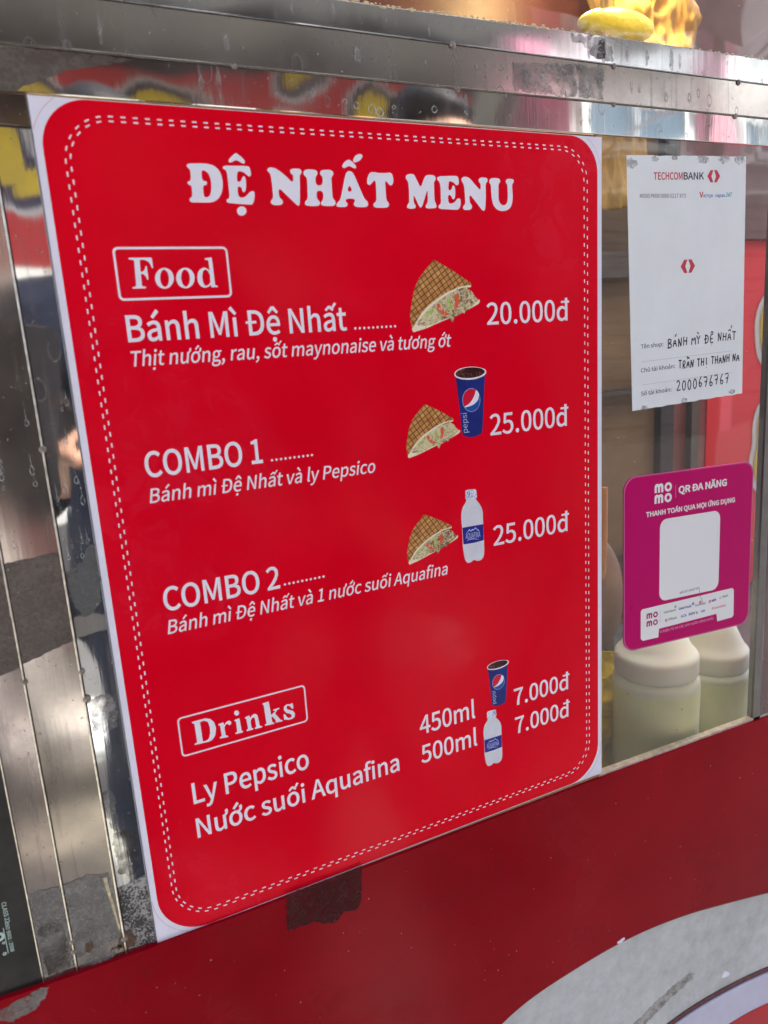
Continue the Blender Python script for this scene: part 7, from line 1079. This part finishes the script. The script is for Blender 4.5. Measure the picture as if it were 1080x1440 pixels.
glyphs = [[[(.02, 2.30), (.17, 2.36)], [(.0, 2.22), (.22, 2.24), (.26, 2.16)], [(.05, 2.12), (.06, 1.98)], [(.12, 1.92), (.26, 2.0)]],
          [[(.62, 1.9), (.62, 2.3)], [(.64, 2.32), (.82, 2.28), (.84, 2.12), (.66, 2.08)], [(.68, 2.06), (.9, 1.98), (.86, 1.84), (.66, 1.84)]],
          [[(1.12, 1.85), (1.24, 2.3), (1.4, 1.85)], [(1.18, 2.0), (1.34, 2.0)], [(1.24, 2.40), (1.36, 2.45)]],
          [[(1.62, 1.85), (1.62, 2.3)], [(1.66, 2.28), (1.9, 1.9)], [(1.93, 1.85), (1.93, 2.3)]]]
for i, gl in enumerate(glyphs):
    for k, s_ in enumerate(gl):
        ystroke(s_, .21, -2.998 + k * .0004, WHT, 'letter_border'); ystroke(s_, .17, -2.994 + k * .0004, NAVY, 'letter_outline')
    for k, s_ in enumerate(gl): ystroke(s_, .095, -2.990 + k * .0004, YEL, 'letter_fill')

# ---- people
def skin_obj(name, nodes, edges, m, parent, sub=2, root=0):
    """nodes: {key: (pos, radius)}; one smooth surface grown round the joints"""
    keys = list(nodes); idx = {k: i for i, k in enumerate(keys)}; og = ORG[parent.name]
    me = bpy.data.meshes.new(name); me.from_pydata([tuple(Vector(nodes[k][0]) - og) for k in keys], [(idx[a], idx[b]) for a, b in edges], [])
    o = bpy.data.objects.new(name, me); COL.objects.link(o); o.parent = parent; ORG[o.name] = og
    o.modifiers.new('skin', 'SKIN').use_smooth_shade = True
    if not me.skin_vertices: 
        bm = bmesh.new(); bm.from_mesh(me); bm.verts.layers.skin.verify(); bm.to_mesh(me); bm.free()
    for i, k in enumerate(keys):
        r_ = nodes[k][1]; r_ = r_ if isinstance(r_, tuple) else (r_, r_)
        me.skin_vertices[0].data[i].radius = r_; me.skin_vertices[0].data[i].use_root = (i == root)
    ss = o.modifiers.new('smooth', 'SUBSURF'); ss.levels = sub; ss.render_levels = sub
    me.materials.append(m)
    dg = bpy.context.evaluated_depsgraph_get(); ev = o.evaluated_get(dg); nm = bpy.data.meshes.new_from_object(ev)
    o.modifiers.clear(); o.data = nm; nm.shade_smooth(); return o

SKIN = plain('skin', (.42, .23, .15), .5, Subsurface_Weight=.1, Subsurface_Scale=.01)
HAIR_M = plain('black_hair', (.010, .008, .008), .5, bump=.002, bscale=200)
def person(x, y, H, label, shirt, pants, lh, rh, lean=0.0):
    """standing, facing +Y; lh / rh are world positions of the left (-X side) and right hand"""
    k = H / 1.65; rt = empty('person', (x, y, 0), label, 'person')
    P_ = lambda a, b, c: Vector((x + a * k, y + b * k, c * k))
    sL, sR = P_(-.175, 0, 1.36), P_(.175, 0, 1.36)
    def arm(s_, h_, out):
        h_ = Vector(h_); dd = h_ - s_; L_ = dd.length; a = .29 * k; b = .26 * k
        if L_ > (a + b) * .98: h_ = s_ + dd.normalized() * (a + b) * .98; dd = h_ - s_; L_ = dd.length
        t = (a * a - b * b + L_ * L_) / (2 * L_); hgt = math.sqrt(max(0, a * a - t * t)); u = dd.normalized()
        pole = Vector((out, -.25, -1)); pole = (pole - u * pole.dot(u)).normalized(); return s_ + u * t + pole * hgt, h_
    eL, wL = arm(sL, lh, -.35); eR, wR = arm(sR, rh, .35)
    N_ = {'pel': (P_(lean * .8, 0, .93), (.15 * k, .105 * k)), 'wst': (P_(0, .005, 1.08), (.135 * k, .095 * k)), 'chs': (P_(0, .005, 1.25), (.15 * k, .105 * k)), 'nck': (P_(0, 0, 1.40), .055 * k), 'nk2': (P_(0, .01, 1.46), .05 * k),
          'jaw': (P_(0, .03, 1.50), (.052 * k, .06 * k)), 'hd': (P_(0, .018, 1.575), (.078 * k, .092 * k)), 'top': (P_(0, .008, 1.625), (.05 * k, .06 * k)),
          'sL': (sL, .055 * k), 'eL': (eL, .04 * k), 'wL': (wL, .027 * k), 'sR': (sR, .055 * k), 'eR': (eR, .04 * k), 'wR': (wR, .027 * k),
          'hpL': (P_(-.09 + lean, 0, .86), .085 * k), 'kL': (P_(-.1 + lean, .015, .48), .055 * k), 'aL': (P_(-.105 + lean, -.01, .09), .038 * k), 'tL': (P_(-.115 + lean, .14, .035), (.04 * k, .028 * k)),
          'hpR': (P_(.09 + lean, 0, .86), .085 * k), 'kR': (P_(.1 + lean, .02, .48), .055 * k), 'aR': (P_(.105 + lean, -.01, .09), .038 * k), 'tR': (P_(.115 + lean, .14, .035), (.04 * k, .028 * k))}
    E_ = [('pel', 'wst'), ('wst', 'chs'), ('chs', 'nck'), ('nck', 'nk2'), ('nk2', 'jaw'), ('jaw', 'hd'), ('hd', 'top'), ('chs', 'sL'), ('sL', 'eL'), ('eL', 'wL'), ('chs', 'sR'), ('sR', 'eR'), ('eR', 'wR'), ('pel', 'hpL'), ('hpL', 'kL'), ('kL', 'aL'), ('aL', 'tL'), ('pel', 'hpR'), ('hpR', 'kR'), ('kR', 'aR'), ('aR', 'tR')]
    for s_, w_, e_, sg in (('L', wL, eL, 1), ('R', wR, eR, -1)):
        f_ = (w_ - e_).normalized(); side = f_.cross(Vector((0, 0, 1))).normalized() * sg; nrm = side.cross(f_).normalized() * sg
        N_['p' + s_] = (w_ + f_ * .045 * k, (.026 * k, .016 * k)); E_.append(('w' + s_, 'p' + s_))
        N_['k' + s_] = (w_ + f_ * .085 * k, (.034 * k, .013 * k)); E_.append(('p' + s_, 'k' + s_))
        for i, (o_, l_) in enumerate(((-.027, .058), (-.009, .070), (.009, .066), (.026, .050))):
            a0 = w_ + f_ * .098 * k + side * o_ * k; a1 = a0 + f_ * l_ * .5 * k - nrm * .010 * k; a2 = a1 + f_ * l_ * .35 * k - nrm * .026 * k
            N_['f%s%d' % (s_, i)] = (a0, .0088 * k); N_['g%s%d' % (s_, i)] = (a1, .0080 * k); N_['h%s%d' % (s_, i)] = (a2, .0068 * k)
            E_ += [('k' + s_, 'f%s%d' % (s_, i)), ('f%s%d' % (s_, i), 'g%s%d' % (s_, i)), ('g%s%d' % (s_, i), 'h%s%d' % (s_, i))]
        t0 = w_ + f_ * .035 * k - side * .030 * k; t1 = t0 + f_ * .035 * k - side * .018 * k - nrm * .012 * k; t2 = t1 + f_ * .026 * k - nrm * .014 * k
        N_['t0' + s_] = (t0, .012 * k); N_['t1' + s_] = (t1, .0098 * k); N_['t2' + s_] = (t2, .008 * k); E_ += [('p' + s_, 't0' + s_), ('t0' + s_, 't1' + s_), ('t1' + s_, 't2' + s_)]
    skin_obj('body', N_, E_, SKIN, rt)
    g_ = .017 * k
    up_ = lambda r_: tuple(a + g_ for a in r_) if isinstance(r_, tuple) else r_ + g_
    S_ = {n_: (N_[n_][0], up_(N_[n_][1])) for n_ in ('wst', 'chs', 'sL', 'eL', 'sR', 'eR')}
    S_ = {'hem': (P_(lean * .7, 0, .86), (.172 * k, .13 * k)), **S_, 'col': (P_(0, 0, 1.395), .062 * k), 'cL': (eL.lerp(wL, .75), .036 * k), 'cR': (eR.lerp(wR, .75), .036 * k)}
    skin_obj('shirt', S_, [('hem', 'wst'), ('wst', 'chs'), ('chs', 'col'), ('chs', 'sL'), ('sL', 'eL'), ('eL', 'cL'), ('chs', 'sR'), ('sR', 'eR'), ('eR', 'cR')], shirt, rt)
    T_ = {n_: (N_[n_][0], up_(N_[n_][1])) for n_ in ('pel', 'hpL', 'kL', 'hpR', 'kR')}
    T_['aL'] = (P_(-.105 + lean, -.01, .11), .055 * k); T_['aR'] = (P_(.105 + lean, -.01, .11), .055 * k)
    skin_obj('trousers', T_, [('pel', 'hpL'), ('hpL', 'kL'), ('kL', 'aL'), ('pel', 'hpR'), ('hpR', 'kR'), ('kR', 'aR')], pants, rt)
    mb = MB(); mb.ball(P_(0, -.008, 1.60), .098 * k, 14, (.90, 1.08, .98)); o = mb.out('hair', HAIR_M, rt, smooth=True)
    for v in o.data.vertices:        # open the front of the hair for the face
        w_ = v.co + ORG[rt.name] - P_(0, 0, 1.585)
        if w_.y > .02 * k and w_.z < .045 * k: v.co.y -= min(.09 * k, (w_.y - .02 * k) * 1.2)
        elif w_.z < -.05 * k: v.co.z += (-.05 * k - w_.z) * .6
    for sg in (-1, 1):
        MB().ball(P_(.032 * sg, .103, 1.572), .0125 * k, 8, (1.2, .5, .7)).out('eye', plain('eye_dark', (.02, .015, .012), .2), rt, smooth=True)
        MB().ball(P_(.081 * sg, .012, 1.56), .026 * k, 8, (.35, .7, 1.15)).out('ear', SKIN, rt, smooth=True)
        MB().box(P_(.115 * sg - .048 + lean, -.075, 0), P_(.115 * sg + .048 + lean, .19, .035)).out('shoe', plain('dark_shoe', (.03, .03, .03), .5), rt)
    MB().ball(P_(0, .118, 1.545), .016 * k, 8, (.8, 1.1, 1.5)).out('nose', SKIN, rt, smooth=True)
    MB().ball(P_(0, .106, 1.508), .021 * k, 8, (1.15, .4, .35)).out('mouth', plain('lips', (.35, .10, .09), .4), rt, smooth=True)
    return wL, eL
NAVYC = plain('navy_cotton', (.005, .007, .016), .85, spec=.1, var=.3, scale=30, bump=.004, bscale=14); PURP = plain('plum_cotton', (.035, .015, .045), .85, spec=.1, var=.3, scale=30, bump=.004, bscale=14); DENIM = plain('dark_denim', (.02, .025, .045), .8, spec=.1, var=.3, scale=60)
hand = CAM - fwd * .055 - Vector((-.075, 0.03, .055))
wL, eL = person(.145, -.86, 1.60, 'person in a navy shirt holding up a phone, reflected left of the board', NAVYC, DENIM, tuple(hand + Vector((.0, -.06, -.05))), (.42, -.66, 1.0), .02)
person(.80, -1.05, 1.70, 'person in a plum shirt standing beside the one with the phone', PURP, DENIM, (.50, -1.02, .86), (1.08, -1.0, .86))
ph = empty('phone', tuple(CAM - fwd * .03), 'black mobile phone held up in front of the menu board', 'phone')
Mx = Matrix((right, up, -fwd)).transposed()
def slab(w, h_, d_, c, r_, name, m, parent):
    pts = []
    for (sx, sy, a0) in ((1, 1, 0), (-1, 1, 90), (-1, -1, 180), (1, -1, 270)):
        for i in range(5): a = R(a0 + 90 * i / 4); pts.append((sx * (w / 2 - r_) + r_ * cos(a), sy * (h_ / 2 - r_) + r_ * sin(a)))
    n = len(pts); vs = [c + Mx @ Vector((a, b, s_ * d_ / 2)) for s_ in (-1, 1) for a, b in pts]
    return mk(name, vs, [tuple(reversed(range(n))), tuple(range(n, 2 * n))] + [(i, (i + 1) % n, (i + 1) % n + n, i + n) for i in range(n)], m, parent)
pc = CAM - fwd * .022 - up * .045 + right * .012
slab(.076, .160, .008, pc, .010, 'phone_body', plain('phone_black', (.02, .02, .024), .25), ph)
slab(.070, .152, .001, pc - fwd * .0048, .008, 'screen', plain('screen_glass', (.03, .03, .035), .1), ph)

# ---- scooter parked behind the photographer
sc_ = empty('scooter', (.25, -1.75, 0), 'white and silver scooter parked behind the photographer, reflected in the steel', 'scooter')
WP = plain('white_scooter_paint', (.70, .71, .70), .2, var=.05); DK = plain('dark_rubber', (.02, .02, .02), .7); CH = plain('chrome', (.7, .7, .7), .1, metal=1)
def wheel(x):
    c = Vector((x, -1.75, .25)); n = 32; mb = MB()
    for i in range(n):
        for k in range(10):
            a = 2 * pi * i / n; b = 2 * pi * k / 10; r_ = .215 + .035 * cos(b); mb.v.append(c + Vector((r_ * cos(a), .045 * sin(b), r_ * sin(a))))
    for i in range(n):
        for k in range(10): mb.f.append((i * 10 + k, i * 10 + (k + 1) % 10, ((i + 1) % n) * 10 + (k + 1) % 10, ((i + 1) % n) * 10 + k))
    mb.out('tyre', DK, sc_, smooth=True)
    mb = MB()
    for i in range(5): a = 2 * pi * i / 5; mb.tube([c, c + Vector((.185 * cos(a), 0, .185 * sin(a)))], [.02, .012], 8)
    mb.tube([c - Vector((0, .05, 0)), c + Vector((0, .05, 0))], .035, 16)
    mb.tube([c + Vector((.185 * cos(2 * pi * i / 24), 0, .185 * sin(2 * pi * i / 24))) for i in range(25)], .014, 8, False); mb.out('rim', CH, sc_, smooth=True)
wheel(-.35); wheel(.87)
def loft(secs, name, m):
    """secs: (x, z, half width y, half height z)"""
    mb = MB(); n = 18
    for (x, z, wy, wz) in secs:
        for k in range(n):
            a = 2 * pi * k / n; cx_ = math.copysign(abs(cos(a)) ** .7, cos(a)); sx_ = math.copysign(abs(sin(a)) ** .7, sin(a)); mb.v.append(Vector((x, -1.75 + wy * cx_, z + wz * sx_)))
    for i in range(len(secs) - 1):
        for k in range(n): mb.f.append((i * n + k, (i + 1) * n + k, (i + 1) * n + (k + 1) % n, i * n + (k + 1) % n))
    mb.f += [tuple(range(n)), tuple(reversed([(len(secs) - 1) * n + k for k in range(n)]))]
    return mb.out(name, m, sc_, smooth=True)
loft([(1.12, .62, .05, .03), (1.0, .60, .12, .10), (.8, .55, .15, .15), (.55, .50, .14, .17), (.35, .42, .12, .13), (.28, .34, .12, .06)], 'rear_body', WP)
loft([(.30, .26, .12, .04), (.1, .24, .14, .045), (-.1, .28, .13, .06), (-.16, .36, .12, .10)], 'footboard', WP)
loft([(-.12, .45, .16, .20), (-.18, .60, .17, .24), (-.25, .72, .14, .22), (-.29, .78, .06, .12)], 'front_shield', WP)
loft([(-.56, .46, .03, .02), (-.48, .52, .07, .03), (-.34, .55, .08, .035), (-.2, .50, .07, .03)], 'front_mudguard', WP)
loft([(1.08, .74, .07, .02), (.9, .76, .12, .04), (.6, .74, .13, .05), (.4, .72, .10, .04), (.33, .70, .05, .02)], 'saddle', plain('black_saddle', (.02, .02, .02), .5))
loft([(-.12, .98, .05, .03), (-.2, 1.0, .14, .06), (-.28, .98, .12, .06), (-.32, .95, .07, .04)], 'handlebar_cover', WP)
MB().tube([(-.16, -2.08, 1.02), (-.2, -1.9, 1.0), (-.2, -1.6, 1.0), (-.16, -1.42, 1.02)], .016).out('handlebar', DK, sc_, smooth=True)
MB().tube([(-.35, -1.67, .25), (-.22, -1.68, .75)], .022).tube([(-.35, -1.83, .25), (-.22, -1.82, .75)], .022).out('fork', CH, sc_, smooth=True)
MB().ball((-.335, -1.75, .965), .05, 12, (.5, 1.3, .9)).out('headlight', CH, sc_, smooth=True)
for yy in (-1.95, -1.55): MB().tube([(-.18, yy, 1.02), (-.16, yy, 1.17)], .006).ball((-.16, yy, 1.21), .05, 10, (.3, 1.1, .8)).out('mirror', DK, sc_, smooth=True)
MB().tube([(.5, -1.62, .22), (.95, -1.60, .27), (1.12, -1.60, .30)], [.03, .05, .04], 14).out('exhaust', CH, sc_, smooth=True)
